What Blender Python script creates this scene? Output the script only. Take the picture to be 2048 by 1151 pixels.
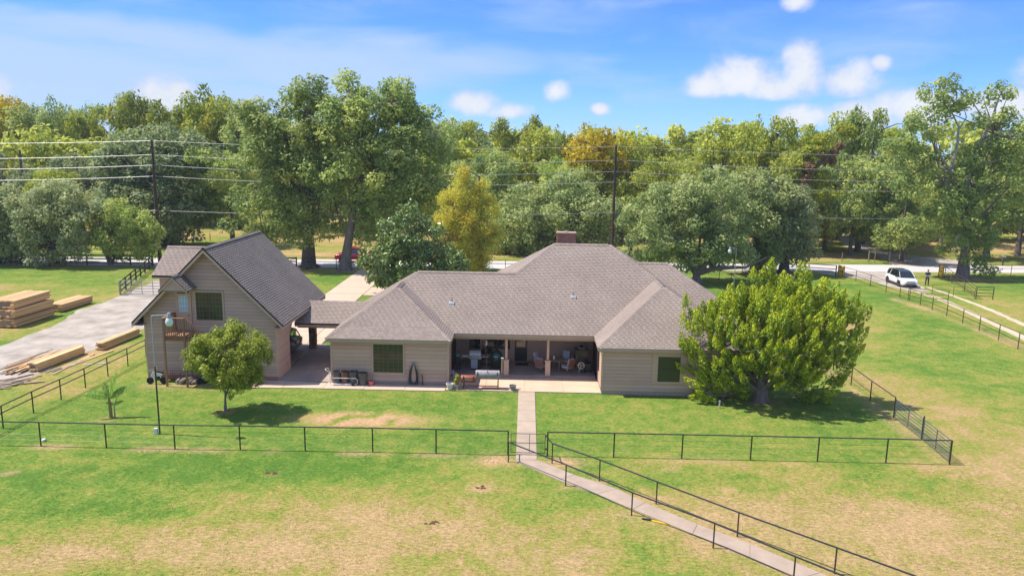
import bpy, bmesh, math, random
import numpy as np
from mathutils import Vector, Matrix
PI = math.pi
for o in list(bpy.data.objects): bpy.data.objects.remove(o)
SC = bpy.context.scene
COL = SC.collection
random.seed(7)
RNG = np.random.default_rng(7)

# ------------------------------------------------------------------ camera
CAM_H = 14.3
F_PX = 1500.0
yaw, pitch, roll = math.radians(1.0), math.radians(10.4), math.radians(0.9)
_fw = Vector((-math.sin(yaw)*math.cos(pitch), math.cos(yaw)*math.cos(pitch), -math.sin(pitch)))
_rt = Vector((math.cos(yaw), math.sin(yaw), 0)); _up = _rt.cross(_fw)
_r2 = _rt*math.cos(roll) + _up*math.sin(roll); _u2 = -_rt*math.sin(roll) + _up*math.cos(roll)
cam_data = bpy.data.cameras.new('camera')
cam = bpy.data.objects.new('camera', cam_data); COL.objects.link(cam)
cam_data.sensor_width = 36.0; cam_data.lens = 36.0*F_PX/2048.0
cam_data.clip_start = 0.5; cam_data.clip_end = 6000
m = Matrix((( _r2.x, _u2.x, -_fw.x, 0), (_r2.y, _u2.y, -_fw.y, 0), (_r2.z, _u2.z, -_fw.z, CAM_H), (0, 0, 0, 1)))
cam.matrix_world = m
SC.camera = cam

# ------------------------------------------------------------------ light
SUN_EL = math.radians(60.0)
sh = Vector((1.0, -0.10, 0)).normalized()           # direction in which shadows fall
sun_dir = Vector((-sh.x*math.cos(SUN_EL), -sh.y*math.cos(SUN_EL), math.sin(SUN_EL)))
sl = bpy.data.lights.new('sun', 'SUN'); sl.energy = 3.9; sl.angle = math.radians(0.55); sl.color = (1.0, 0.95, 0.86)
so = bpy.data.objects.new('sun', sl); COL.objects.link(so)
so.rotation_euler = (-sun_dir).to_track_quat('-Z', 'Y').to_euler()
so.location = (0, 0, 60)
SC.view_settings.view_transform = 'Standard'; SC.view_settings.look = 'None'
SC.view_settings.exposure = 0.80; SC.view_settings.gamma = 1.0
SC.view_settings.use_curve_mapping = False

W = bpy.data.worlds.new('World'); SC.world = W; W.use_nodes = True
wt = W.node_tree; wt.nodes.clear()
def wn(t, **k):
    n = wt.nodes.new(t)
    for a, b in k.items(): setattr(n, a, b)
    return n
def wmath(op, a, b=None, clamp=False):
    n = wn('ShaderNodeMath', operation=op); n.use_clamp = clamp
    for i, v in enumerate((a, b)):
        if v is None: continue
        if isinstance(v, (int, float)): n.inputs[i].default_value = v
        else: wt.links.new(v, n.inputs[i])
    return n.outputs[0]
sky = wn('ShaderNodeTexSky', sky_type='NISHITA'); sky.sun_disc = False
sky.sun_elevation = SUN_EL; sky.sun_rotation = math.atan2(sun_dir.x, sun_dir.y)
sky.altitude = 50; sky.air_density = 0.85; sky.dust_density = 0.0; sky.ozone_density = 3.5
tc = wn('ShaderNodeTexCoord'); sx = wn('ShaderNodeSeparateXYZ'); wt.links.new(tc.outputs['Generated'], sx.inputs[0])
az = wmath('ARCTAN2', sx.outputs[0], sx.outputs[1]); el = wmath('ARCSINE', sx.outputs[2])
cmb = wn('ShaderNodeCombineXYZ'); wt.links.new(az, cmb.inputs[0]); wt.links.new(el, cmb.inputs[1])
def wnoise(scale, detail, rough, loc=(0, 0, 0), sc=(1, 1, 1), src=None):
    mp = wn('ShaderNodeMapping'); mp.inputs['Location'].default_value = loc; mp.inputs['Scale'].default_value = sc
    wt.links.new(src or cmb.outputs[0], mp.inputs[0])
    n = wn('ShaderNodeTexNoise'); n.inputs['Scale'].default_value = scale; n.inputs['Detail'].default_value = detail
    n.inputs['Roughness'].default_value = rough; wt.links.new(mp.outputs[0], n.inputs['Vector'])
    return n.outputs['Fac']
def smooth(v, lo, hi):
    n = wn('ShaderNodeMapRange', interpolation_type='SMOOTHSTEP'); wt.links.new(v, n.inputs[0])
    n.inputs[1].default_value = lo; n.inputs[2].default_value = hi
    return n.outputs[0]
def blob(a0, e0, ra, re, flat=0.55):
    da = wmath('DIVIDE', wmath('SUBTRACT', az, a0), ra)
    de0 = wmath('DIVIDE', wmath('SUBTRACT', el, e0), re)
    # flatter underside
    neg = wmath('MULTIPLY', wmath('MINIMUM', de0, 0.0), 1.0/flat)
    de = wmath('ADD', wmath('MAXIMUM', de0, 0.0), neg)
    r2 = wmath('ADD', wmath('MULTIPLY', da, da), wmath('MULTIPLY', de, de))
    return wmath('SUBTRACT', 1.0, r2)
def _dir(px, py): return (_fw*F_PX + _r2*(px-1024) - _u2*(py-575.5)).normalized()
def A(px): d = _dir(px, 200); return math.atan2(d.x, d.y)
def E(py, px=1024): return math.asin(_dir(px, py).z)
cum = None
for (px, py, w, h, fl) in [(1598, 155, 56, 66, .6), (1490, 172, 118, 66, .35), (1420, 178, 62, 38, .5), (1540, 182, 90, 40, .5), (1700, 160, 62, 42, .8), (1755, 128, 22, 18, 1),
                       (955, 212, 62, 34, .7), (1010, 224, 62, 24, .7), (1113, 186, 34, 28, .8), (1205, 218, 26, 14, 1), (1600, 240, 60, 30, .6), (1740, 235, 90, 34, .8),
                       (1830, 222, 110, 42, .8), (2010, 215, 80, 36, .9), (1580, 2, 38, 22, 1), (2150, 150, 90, 50, .6), (-120, 190, 120, 60, .6), (330, 190, 60, 42, 1)]:
    b = blob(A(px), E(py, px), w/1500.0, h/1500.0, fl)
    cum = b if cum is None else wmath('MAXIMUM', cum, b)
nf = wnoise(26, 6, 0.62); nf2 = wnoise(9, 3, 0.5, (3, 1, 0))
edge = wmath('ADD', wmath('MULTIPLY', wmath('SUBTRACT', nf, 0.5), 2.0), wmath('MULTIPLY', wmath('SUBTRACT', nf2, 0.5), .5))
cumf = wmath('ADD', cum, edge)
# scattered fair-weather clouds outside the picture as well
far_n = smooth(wnoise(5.5, 6, 0.6, (1.7, 4.2, 0), (1, 2.2, 1)), 0.60, 0.72)
outside = smooth(wmath('ABSOLUTE', az), 0.72, 0.95)
low = wmath('SUBTRACT', 1.0, smooth(el, 0.25, 0.8))
scat = wmath('MULTIPLY', wmath('MULTIPLY', far_n, outside), low)
cum_a = wmath('MAXIMUM', wmath('MULTIPLY', smooth(cumf, -.15, 1.0), 0.92), wmath('MULTIPLY', scat, .8), clamp=True)
# thin cirrus veil towards the left, streaks sloping down to the right
def rotmap(ang, sc, loc):
    mp = wn('ShaderNodeMapping'); mp.inputs['Rotation'].default_value = (0, 0, ang); mp.inputs['Scale'].default_value = sc
    mp.inputs['Location'].default_value = loc
    wt.links.new(cmb.outputs[0], mp.inputs[0]); return mp.outputs[0]
st = wn('ShaderNodeTexNoise'); st.inputs['Scale'].default_value = 5; st.inputs['Detail'].default_value = 7; st.inputs['Roughness'].default_value = .55
st.inputs['Distortion'].default_value = .35
wt.links.new(rotmap(0.18, (1, 4.2, 1), (2.0, .3, 0)), st.inputs['Vector'])
veil_l = blob(A(120), E(200), 620/1500, 130/1500, 1.0)
veil_l2 = blob(A(760), E(130), 330/1500, 70/1500, 1.0)
veil = wmath('MAXIMUM', wmath('MINIMUM', wmath('MULTIPLY', veil_l, 2.4), 1.0), wmath('MULTIPLY', veil_l2, .7))
fill_area = wmath('MAXIMUM', outside, smooth(el, .35, .6))
veil = wmath('MAXIMUM', veil, wmath('MULTIPLY', fill_area, .5))  # veil overhead and out of view, added to raise the ambient fill
veil = smooth(wmath('ADD', veil, wmath('MULTIPLY', wmath('SUBTRACT', st.outputs['Fac'], 0.5), 2.6)), -0.3, 1.1)

hz = wmath('MULTIPLY', wmath('SUBTRACT', 1.0, smooth(el, -0.02, 0.14)), .25)
cirr_a = wmath('MAXIMUM', wmath('MULTIPLY', veil, 0.85), hz)
mixc = wn('ShaderNodeMixRGB'); wt.links.new(cirr_a, mixc.inputs[0])
tint = wn('ShaderNodeMixRGB', blend_type='MULTIPLY'); tint.inputs[0].default_value = 1.0
wt.links.new(sky.outputs[0], tint.inputs[1]); tint.inputs[2].default_value = (.275, .45, .83, 1)
wt.links.new(tint.outputs[0], mixc.inputs[1]); mixc.inputs[2].default_value = (2.15, 2.8, 3.9, 1)
body = wn('ShaderNodeMixRGB'); body.inputs[1].default_value = (2.5, 2.75, 3.3, 1); body.inputs[2].default_value = (3.7, 3.75, 3.85, 1)
wt.links.new(smooth(wmath('ADD', wmath('MULTIPLY', cumf, .6), wnoise(18, 5, .55, (0, .012, 4))), 0.3, 1.35), body.inputs[0])
mixk = wn('ShaderNodeMixRGB'); wt.links.new(cum_a, mixk.inputs[0]); wt.links.new(mixc.outputs[0], mixk.inputs[1]); wt.links.new(body.outputs[0], mixk.inputs[2])
bg = wn('ShaderNodeBackground'); bg.inputs[1].default_value = 0.145
wo = wn('ShaderNodeOutputWorld'); wt.links.new(mixk.outputs[0], bg.inputs[0]); wt.links.new(bg.outputs[0], wo.inputs[0])
try: W.name = 'sky'
except Exception: pass

# ------------------------------------------------------------------ helpers: tagging
def tag(o, label=None, cat=None, group=None, kind=None):
    if label: o['label'] = label
    if cat: o['category'] = cat
    if group: o['group'] = group
    if kind: o['kind'] = kind
    return o
def empty(name, loc=(0, 0, 0), label=None, cat=None, group=None, rz=0.0):
    o = bpy.data.objects.new(name, None); COL.objects.link(o); o.empty_display_size = .2
    o.location = loc; o.rotation_euler = (0, 0, rz)
    return tag(o, label, cat, group)
def kids(o): return [c for c in list(bpy.data.objects) if c.parent == o]
def copy_tree(o, loc=None, rz=None, label=None, scale=None, parent=None, _map=None):
    if _map is None:
        _map = {}
        for c in bpy.data.objects:
            if c.parent: _map.setdefault(c.parent.name, []).append(c)
    c = o.copy(); COL.objects.link(c); c.parent = parent
    if loc is not None: c.location = loc
    if rz is not None: c.rotation_euler = (0, 0, rz)
    if scale is not None: c.scale = (scale,)*3 if isinstance(scale, (int, float)) else scale
    if label: c['label'] = label
    for ch in _map.get(o.name, []): copy_tree(ch, parent=c, _map=_map)
    return c
def world_off(p):
    v = Vector((0, 0, 0))
    while p is not None:
        v = v + p.location; p = p.parent
    return v

# ------------------------------------------------------------------ helpers: mesh builder
class MB:
    def __init__(s): s.v = []; s.f = []; s.t = []
    def add(s, vs, fs, tone=0.5):
        n = len(s.v); s.v += [tuple(v) for v in vs]
        for f in fs: s.f.append([i+n for i in f]); s.t.append(tone)
        return s
    def box(s, x0, x1, y0, y1, z0, z1, tone=.5):
        return s.add([(x0,y0,z0),(x1,y0,z0),(x1,y1,z0),(x0,y1,z0),(x0,y0,z1),(x1,y0,z1),(x1,y1,z1),(x0,y1,z1)],
                     [(0,3,2,1),(4,5,6,7),(0,1,5,4),(1,2,6,5),(2,3,7,6),(3,0,4,7)], tone)
    def obox(s, c, ax, ay, az_, tone=.5):      # centre + half axes
        c = Vector(c); ax = Vector(ax); ay = Vector(ay); az_ = Vector(az_)
        vs = [c+ax*i+ay*j+az_*k for k in (-1, 1) for (i, j) in ((-1,-1),(1,-1),(1,1),(-1,1))]
        return s.add(vs, [(0,3,2,1),(4,5,6,7),(0,1,5,4),(1,2,6,5),(2,3,7,6),(3,0,4,7)], tone)
    def bar(s, a, b, w, h, up=(0, 0, 1), tone=.5):
        a = Vector(a); b = Vector(b); d = b-a; L = d.length; d.normalize(); u = Vector(up)
        sd = d.cross(u)
        if sd.length < 1e-4: sd = d.cross(Vector((1, 0, 0)))
        sd.normalize(); u = sd.cross(d)
        return s.obox((a+b)/2, d*L/2, sd*w/2, u*h/2, tone)
    def tube(s, pts, r, n=6, cap=True, tone=.5):
        pts = [Vector(p) for p in pts]; rs = r if isinstance(r, (list, tuple)) else [r]*len(pts)
        base = len(s.v); prev = None
        for i, p in enumerate(pts):
            d = (pts[min(i+1, len(pts)-1)] - pts[max(i-1, 0)]).normalized()
            if prev is None:
                a = d.cross(Vector((0, 0, 1)))
                if a.length < 1e-3: a = d.cross(Vector((1, 0, 0)))
            else: a = prev - d*prev.dot(d)
            a.normalize(); prev = a; b = d.cross(a)
            for k in range(n):
                t = 2*PI*k/n; s.v.append(tuple(p + (a*math.cos(t)+b*math.sin(t))*rs[i]))
        for i in range(len(pts)-1):
            for k in range(n):
                s.f.append([base+i*n+k, base+i*n+(k+1)%n, base+(i+1)*n+(k+1)%n, base+(i+1)*n+k]); s.t.append(tone)
        if cap:
            s.f.append([base+k for k in range(n)][::-1]); s.t.append(tone)
            s.f.append([base+(len(pts)-1)*n+k for k in range(n)]); s.t.append(tone)
        return s
    def lathe(s, prof, c=(0, 0, 0), n=16, tone=.5, axis='z'):
        base = len(s.v); c = Vector(c)
        for (r, z) in prof:
            for k in range(n):
                t = 2*PI*k/n
                p = Vector((r*math.cos(t), r*math.sin(t), z))
                if axis == 'x': p = Vector((p.z, p.x, p.y))
                if axis == 'y': p = Vector((p.x, p.z, p.y))
                s.v.append(tuple(c+p))
        for i in range(len(prof)-1):
            for k in range(n):
                s.f.append([base+i*n+k, base+i*n+(k+1)%n, base+(i+1)*n+(k+1)%n, base+(i+1)*n+k]); s.t.append(tone)
        if prof[0][0] > 1e-4: s.f.append([base+k for k in range(n)][::-1]); s.t.append(tone)
        if prof[-1][0] > 1e-4: s.f.append([base+(len(prof)-1)*n+k for k in range(n)]); s.t.append(tone)
        return s
    def prism(s, poly, ext, tone=.5):           # poly = 3D points (planar), ext = vector
        n = len(poly); e = Vector(ext); vs = [Vector(p) for p in poly]; vs += [p+e for p in vs]
        fs = [list(range(n)), [n+i for i in range(n)][::-1]]
        fs += [[i, i+n, (i+1)%n+n, (i+1)%n] for i in range(n)]
        return s.add(vs, fs, tone)
    def build(s, name, mat, parent=None, smooth=False, bevel=0, fix=True):
        off = world_off(parent) if parent else Vector((0, 0, 0))
        me = bpy.data.meshes.new(name)
        me.from_pydata([(x-off.x, y-off.y, z-off.z) for x, y, z in s.v], [], s.f)
        a = me.attributes.new('tone', 'FLOAT', 'FACE'); a.data.foreach_set('value', s.t)
        if mat: me.materials.append(mat)
        if fix and len(s.f) < 20000:
            bm = bmesh.new(); bm.from_mesh(me); bmesh.ops.recalc_face_normals(bm, faces=bm.faces); bm.to_mesh(me); bm.free()
        if smooth:
            me.polygons.foreach_set('use_smooth', [True]*len(me.polygons))
            try: me.set_sharp_from_angle(angle=math.radians(50))
            except Exception: pass
        o = bpy.data.objects.new(name, me); COL.objects.link(o)
        if parent: o.parent = parent
        if bevel:
            b = o.modifiers.new('bevel', 'BEVEL'); b.width = bevel; b.segments = 2; b.limit_method = 'ANGLE'
        return o
def npmesh(name, V, Q, mat, tone=None, parent=None, smooth=False, k=4):
    me = bpy.data.meshes.new(name); nv = len(V); nf = len(Q)
    off = world_off(parent) if parent else Vector((0, 0, 0))
    V = V - np.array(off)
    me.vertices.add(nv); me.vertices.foreach_set('co', V.astype(np.float32).ravel())
    me.loops.add(nf*k); me.loops.foreach_set('vertex_index', Q.astype(np.int32).ravel())
    me.polygons.add(nf); me.polygons.foreach_set('loop_start', (np.arange(nf)*k).astype(np.int32))
    try: me.polygons.foreach_set('loop_total', np.full(nf, k, dtype=np.int32))
    except Exception: pass
    if tone is not None:
        a = me.attributes.new('tone', 'FLOAT', 'FACE'); a.data.foreach_set('value', tone.astype(np.float32))
    me.update(calc_edges=True)
    if smooth: me.polygons.foreach_set('use_smooth', [True]*nf)
    if mat: me.materials.append(mat)
    o = bpy.data.objects.new(name, me); COL.objects.link(o)
    if parent: o.parent = parent
    return o

# ------------------------------------------------------------------ helpers: materials
def newmat(name):
    m = bpy.data.materials.new(name); m.use_nodes = True; nt = m.node_tree; nt.nodes.clear()
    out = nt.nodes.new('ShaderNodeOutputMaterial'); b = nt.nodes.new('ShaderNodeBsdfPrincipled')
    nt.links.new(b.outputs[0], out.inputs[0]); return m, nt, b, out
def nnode(nt, t, **k):
    n = nt.nodes.new(t)
    for a, b in k.items(): setattr(n, a, b)
    return n
def mk(name, col, col2=None, scale=3.0, rough=.7, metal=0.0, bump=0.0, bscale=None, tone=0.0, objrand=0.0, spec=.4, stretch=(1, 1, 1), detail=5, coat=0.0, amount=.5):
    m, nt, b, out = newmat(name); L = nt.links
    tcn = nnode(nt, 'ShaderNodeTexCoord'); mp = nnode(nt, 'ShaderNodeMapping'); mp.inputs['Scale'].default_value = stretch
    L.new(tcn.outputs['Object'], mp.inputs[0])
    n = nnode(nt, 'ShaderNodeTexNoise'); n.inputs['Scale'].default_value = scale; n.inputs['Detail'].default_value = detail; n.inputs['Roughness'].default_value = .6
    L.new(mp.outputs[0], n.inputs['Vector'])
    mr = nnode(nt, 'ShaderNodeMapRange'); mr.inputs[1].default_value = .5-amount*.5; mr.inputs[2].default_value = .5+amount*.5; L.new(n.outputs['Fac'], mr.inputs[0])
    mx = nnode(nt, 'ShaderNodeMixRGB'); L.new(mr.outputs[0], mx.inputs[0])
    c2 = col2 or tuple(c*.78 for c in col)
    mx.inputs[1].default_value = (*c2, 1); mx.inputs[2].default_value = (*col, 1); cur = mx.outputs[0]
    def mul(cur, fac_out, amt):
        r = nnode(nt, 'ShaderNodeMapRange'); r.inputs[3].default_value = 1-amt; r.inputs[4].default_value = 1+amt; L.new(fac_out, r.inputs[0])
        v = nnode(nt, 'ShaderNodeVectorMath', operation='SCALE'); L.new(cur, v.inputs[0]); L.new(r.outputs[0], v.inputs['Scale']); return v.outputs[0]
    if tone:
        at = nnode(nt, 'ShaderNodeAttribute', attribute_name='tone'); cur = mul(cur, at.outputs['Fac'], tone)
    if objrand:
        oi = nnode(nt, 'ShaderNodeObjectInfo'); cur = mul(cur, oi.outputs['Random'], objrand)
    L.new(cur, b.inputs['Base Color'])
    b.inputs['Roughness'].default_value = rough; b.inputs['Metallic'].default_value = metal; b.inputs['Specular IOR Level'].default_value = spec
    if coat: b.inputs['Coat Weight'].default_value = coat; b.inputs['Coat Roughness'].default_value = .08
    if bump:
        n2 = nnode(nt, 'ShaderNodeTexNoise'); n2.inputs['Scale'].default_value = bscale or scale*6; n2.inputs['Detail'].default_value = 6
        L.new(mp.outputs[0], n2.inputs['Vector'])
        bp = nnode(nt, 'ShaderNodeBump'); bp.inputs['Strength'].default_value = bump; bp.inputs['Distance'].default_value = .02
        L.new(n2.outputs['Fac'], bp.inputs['Height']); L.new(bp.outputs[0], b.inputs['Normal'])
    return m
def leafmat(name, dark, mid, light, rough=.55, trans=.46, rnd=.12, spec=.35):
    m, nt, b, out = newmat(name); L = nt.links
    at = nnode(nt, 'ShaderNodeAttribute', attribute_name='tone'); r = nnode(nt, 'ShaderNodeValToRGB')
    e = r.color_ramp.elements; e[0].position = .05; e[0].color = (*dark, 1); e[1].position = .95; e[1].color = (*light, 1)
    k = e.new(.5); k.color = (*mid, 1); L.new(at.outputs['Fac'], r.inputs[0])
    oi = nnode(nt, 'ShaderNodeObjectInfo'); mr = nnode(nt, 'ShaderNodeMapRange'); mr.inputs[3].default_value = 1-rnd; mr.inputs[4].default_value = 1+rnd
    L.new(oi.outputs['Random'], mr.inputs[0]); v = nnode(nt, 'ShaderNodeVectorMath', operation='SCALE'); L.new(r.outputs[0], v.inputs[0]); L.new(mr.outputs[0], v.inputs['Scale'])
    L.new(v.outputs[0], b.inputs['Base Color']); b.inputs['Roughness'].default_value = rough; b.inputs['Specular IOR Level'].default_value = spec
    tr = nnode(nt, 'ShaderNodeBsdfTranslucent'); L.new(v.outputs[0], tr.inputs[0])
    ms = nnode(nt, 'ShaderNodeMixShader'); ms.inputs[0].default_value = trans
    L.new(b.outputs[0], ms.inputs[1]); L.new(tr.outputs[0], ms.inputs[2]); L.new(ms.outputs[0], out.inputs[0])
    return m
def glass_mat(name, col, rough=.06, coat=1.0):
    m, nt, b, out = newmat(name)
    b.inputs['Base Color'].default_value = (*col, 1); b.inputs['Roughness'].default_value = rough; b.inputs['Metallic'].default_value = 0
    n2 = nnode(nt, 'ShaderNodeTexNoise'); n2.inputs['Scale'].default_value = 2.5; bp = nnode(nt, 'ShaderNodeBump'); bp.inputs['Strength'].default_value = .12; bp.inputs['Distance'].default_value = .02
    nt.links.new(n2.outputs['Fac'], bp.inputs['Height']); nt.links.new(bp.outputs[0], b.inputs['Normal'])
    b.inputs['Specular IOR Level'].default_value = .55; b.inputs['Coat Weight'].default_value = coat; b.inputs['Coat Roughness'].default_value = .03
    return m
M = {}
M['siding'] = mk('siding_paint', (.565, .375, .272), (.51, .335, .242), scale=1.3, rough=.65, objrand=.085, bump=.06, bscale=40)
M['siding_g'] = mk('garage_siding_paint', (.55, .37, .28), (.495, .33, .25), scale=1.1, rough=.65, objrand=.09, bump=.06, bscale=40)
M['trim'] = mk('trim_paint', (.56, .38, .27), (.50, .335, .235), scale=2, rough=.6, objrand=.04)
M['fascia'] = mk('fascia_paint', (.46, .34, .25), (.40, .29, .215), scale=2, rough=.6)
M['soffit'] = mk('soffit_paint', (.5, .37, .28), scale=2, rough=.8)
M['shingle'] = mk('roof_shingles', (.33, .262, .222), (.25, .197, .166), scale=.35, rough=.9, tone=.15, bump=.25, bscale=60, objrand=.0, spec=.2)
M['shingle_g'] = mk('garage_shingles', (.255, .21, .18), (.185, .155, .135), scale=.5, rough=.9, tone=.2, bump=.25, bscale=60, spec=.2)
M['brick'] = mk('red_brick', (.42, .19, .14), (.32, .14, .105), scale=6, rough=.85, tone=.35, objrand=.25)
M['mortar'] = mk('mortar', (.33, .28, .24), scale=8, rough=.9)
M['stone'] = mk('column_stone', (.30, .20, .145), (.17, .12, .095), scale=4, rough=.9, objrand=.35, bump=.3)
M['concrete'] = mk('warm_concrete', (.60, .44, .33), (.50, .37, .28), scale=.8, rough=.85, bump=.1, bscale=25, detail=9)
M['patio'] = mk('patio_concrete', (.66, .46, .32), (.53, .36, .25), scale=.7, rough=.85, bump=.1, bscale=25, detail=9)
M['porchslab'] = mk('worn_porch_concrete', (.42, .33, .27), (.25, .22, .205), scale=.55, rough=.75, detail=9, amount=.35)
M['walkc'] = mk('walk_concrete', (.47, .36, .27), (.36, .27, .20), scale=1.4, rough=.9, bump=.15, bscale=30, detail=9)
M['rampc'] = mk('ramp_concrete', (.43, .325, .245), (.31, .235, .18), scale=1.4, rough=.9, bump=.15, bscale=30, detail=9)
M['footing'] = mk('rough_footing', (.46, .34, .26), (.28, .21, .16), scale=9, rough=.95, bump=.3)
M['road'] = mk('faded_road', (.54, .49, .465), (.47, .425, .40), scale=.25, rough=.9, bump=.1, bscale=20, detail=9, stretch=(.3, 1.5, 1))  # pale tone of faded paving
M['gravel'] = mk('pale_gravel', (.46, .395, .335), (.27, .225, .185), scale=.6, rough=.95, bump=.5, bscale=9, detail=12, amount=.33)
M['dirt'] = mk('red_dirt', (.48, .28, .16), (.36, .24, .14), scale=1.5, rough=.95, bump=.3, bscale=12, detail=10)
M['straw'] = mk('dry_straw', (.50, .36, .20), (.36, .27, .12), scale=2.2, rough=.95, bump=.3, detail=10)
M['track'] = mk('sandy_track', (.60, .49, .37), (.42, .33, .20), scale=1.2, rough=.95, bump=.3, detail=10)
M['pipe'] = mk('black_pipe', (.022, .022, .024), (.035, .033, .032), scale=5, rough=.32, metal=.2, spec=.8)
M['pipe_brown'] = mk('rusty_brown_pipe', (.06, .04, .032), (.09, .055, .04), scale=4, rough=.6)
M['wire'] = mk('fence_wire', (.10, .085, .07), scale=4, rough=.5, metal=.4)
M['galv'] = mk('galvanised_steel', (.42, .44, .46), (.33, .35, .37), scale=6, rough=.4, metal=.6)
M['galvblue'] = mk('blue_grey_gate_steel', (.16, .18, .21), (.11, .125, .15), scale=6, rough=.45, metal=.4)
M['board'] = mk('dark_fence_board', (.045, .037, .034), (.075, .06, .055), scale=3, rough=.8, objrand=.2)
M['deck'] = mk('cedar_deck_wood', (.36, .185, .10), (.28, .145, .08), scale=3, rough=.75, objrand=.15, stretch=(1, 1, 6))
M['lumber'] = mk('fresh_pine_lumber', (.70, .49, .25), (.58, .38, .18), scale=2, rough=.75, objrand=.28, bump=.05)
M['lumber_o'] = mk('stacked_pine_lumber', (.66, .40, .19), (.54, .32, .15), scale=1.2, rough=.8, objrand=.28, stretch=(4, .3, 4))
M['lumber_g'] = mk('weathered_lumber', (.40, .31, .22), (.26, .20, .15), scale=3, rough=.85, objrand=.25)
M['polewood'] = mk('utility_pole_wood', (.075, .042, .033), (.05, .03, .026), scale=3, rough=.9, stretch=(3, 3, .3))
M['cable'] = mk('bright_cable', (.50, .49, .46), scale=2, rough=.45, metal=.3)
M['insul'] = mk('grey_insulator', (.35, .36, .38), scale=2, rough=.3)
M['glass'] = glass_mat('window_glass', (.025, .035, .02), .08, .15)
M['glassd'] = glass_mat('dark_glass', (.012, .014, .016))
M['frame_d'] = mk('dark_window_frame', (.03, .028, .027), scale=4, rough=.4)
M['frame_b'] = mk('bronze_window_frame', (.13, .115, .10), scale=4, rough=.45)
M['muntin'] = mk('brown_muntins', (.16, .12, .09), scale=4, rough=.6)
M['white'] = mk('white_paint', (.78, .77, .74), (.7, .69, .66), scale=3, rough=.5)
M['black'] = mk('black_plastic', (.018, .018, .02), scale=3, rough=.45)
M['blackm'] = mk('black_metal', (.02, .02, .022), scale=3, rough=.3, metal=.3, spec=.7)
M['steel'] = mk('brushed_steel', (.62, .64, .67), (.52, .54, .57), scale=5, rough=.28, metal=.85, stretch=(1, 8, 1))
M['steelg'] = mk('cool_grey_panel', (.40, .46, .54), (.34, .4, .47), scale=5, rough=.3, metal=.4)
M['green'] = mk('green_ceramic', (.012, .075, .055), (.01, .06, .045), scale=20, rough=.22, bump=.1, bscale=60, coat=.6)
M['rust'] = mk('rusty_red_steel', (.34, .10, .055), (.22, .075, .045), scale=4, rough=.6, metal=.2)
M['smokerg'] = mk('weathered_grey_steel', (.40, .36, .38), (.22, .19, .19), scale=3, rough=.75, metal=.1)
M['cushion'] = mk('pale_blue_cushion', (.50, .53, .60), (.42, .45, .52), scale=4, rough=.9)
M['redwood'] = mk('red_brown_slats', (.28, .10, .065), (.20, .075, .05), scale=5, rough=.55)
M['tan'] = mk('tan_metal', (.33, .25, .18), scale=5, rough=.5, metal=.1)
M['tiletop'] = mk('tan_table_top', (.34, .27, .20), (.24, .19, .145), scale=7, rough=.4)
M['bin'] = mk('grey_bin_plastic', (.12, .105, .098), (.095, .085, .08), scale=3, rough=.55)
M['bin_brown'] = mk('brown_bin_plastic', (.19, .085, .05), scale=3, rough=.55)
M['bin_dark'] = mk('dark_liner', (.015, .02, .025), scale=3, rough=.35)
M['pink'] = mk('pink_plastic', (.75, .17, .17), (.65, .14, .15), scale=3, rough=.4)
M['hose'] = mk('dark_green_hose', (.04, .05, .055), (.03, .04, .04), scale=5, rough=.4)
M['cream'] = mk('cream_plastic', (.55, .50, .42), scale=3, rough=.5)
M['teal'] = mk('teal_plastic', (.05, .30, .22), scale=3, rough=.4)
M['ceramicw'] = mk('white_ceramic', (.68, .66, .62), (.58, .55, .5), scale=6, rough=.35)
M['ceramicg'] = mk('grey_ceramic', (.22, .25, .25), (.16, .18, .18), scale=6, rough=.35)
M['terra'] = mk('tan_pot', (.45, .36, .27), scale=6, rough=.7)
M['mat'] = mk('dark_door_mat', (.04, .03, .03), scale=15, rough=.95)
M['bark'] = mk('grey_bark', (.26, .205, .175), (.13, .10, .085), scale=2.5, rough=.95, bump=.8, bscale=7, stretch=(2, 2, .5), detail=9)
M['bark_d'] = mk('dark_bark', (.16, .125, .105), (.08, .062, .052), scale=2.5, rough=.95, bump=.8, bscale=7, stretch=(2, 2, .5), detail=9)
M['bark_p'] = mk('pale_branch_bark', (.40, .35, .31), (.25, .21, .19), scale=2.5, rough=.95, bump=.6, bscale=7, stretch=(2, 2, .5))
M['carwhite'] = mk('white_car_paint', (.80, .82, .84), (.78, .80, .82), scale=1, rough=.25, coat=1)
M['carblue'] = mk('black_car_roof', (.02, .03, .045), scale=1, rough=.12, coat=1)
M['carred'] = mk('red_car_paint', (.58, .015, .025), (.5, .012, .02), scale=1, rough=.25, coat=1)
M['cargrey'] = mk('grey_car_paint', (.16, .17, .18), scale=1, rough=.25, coat=1)
M['tyre'] = mk('tyre_rubber', (.02, .02, .02), scale=5, rough=.85)
M['rim'] = mk('alloy_rim', (.35, .36, .38), scale=3, rough=.3, metal=.8)
M['yellow'] = mk('yellow_sign_panel', (.85, .50, .01), (.78, .45, .01), scale=2, rough=.5)
M['lampglass'] = mk('frosted_lamp_glass', (.60, .72, .66), (.5, .62, .56), scale=6, rough=.25)
M['soil'] = mk('anthill_soil', (.16, .075, .04), (.10, .05, .03), scale=9, rough=1, bump=.6)
M['skin'] = mk('skin', (.42, .24, .16), scale=4, rough=.6)
M['shirt'] = mk('navy_shirt', (.018, .025, .06), scale=4, rough=.85)
M['jeans'] = mk('blue_jeans', (.03, .085, .13), (.02, .06, .10), scale=6, rough=.9)
M['hair'] = mk('grey_hair', (.16, .14, .125), scale=20, rough=.8)
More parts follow.
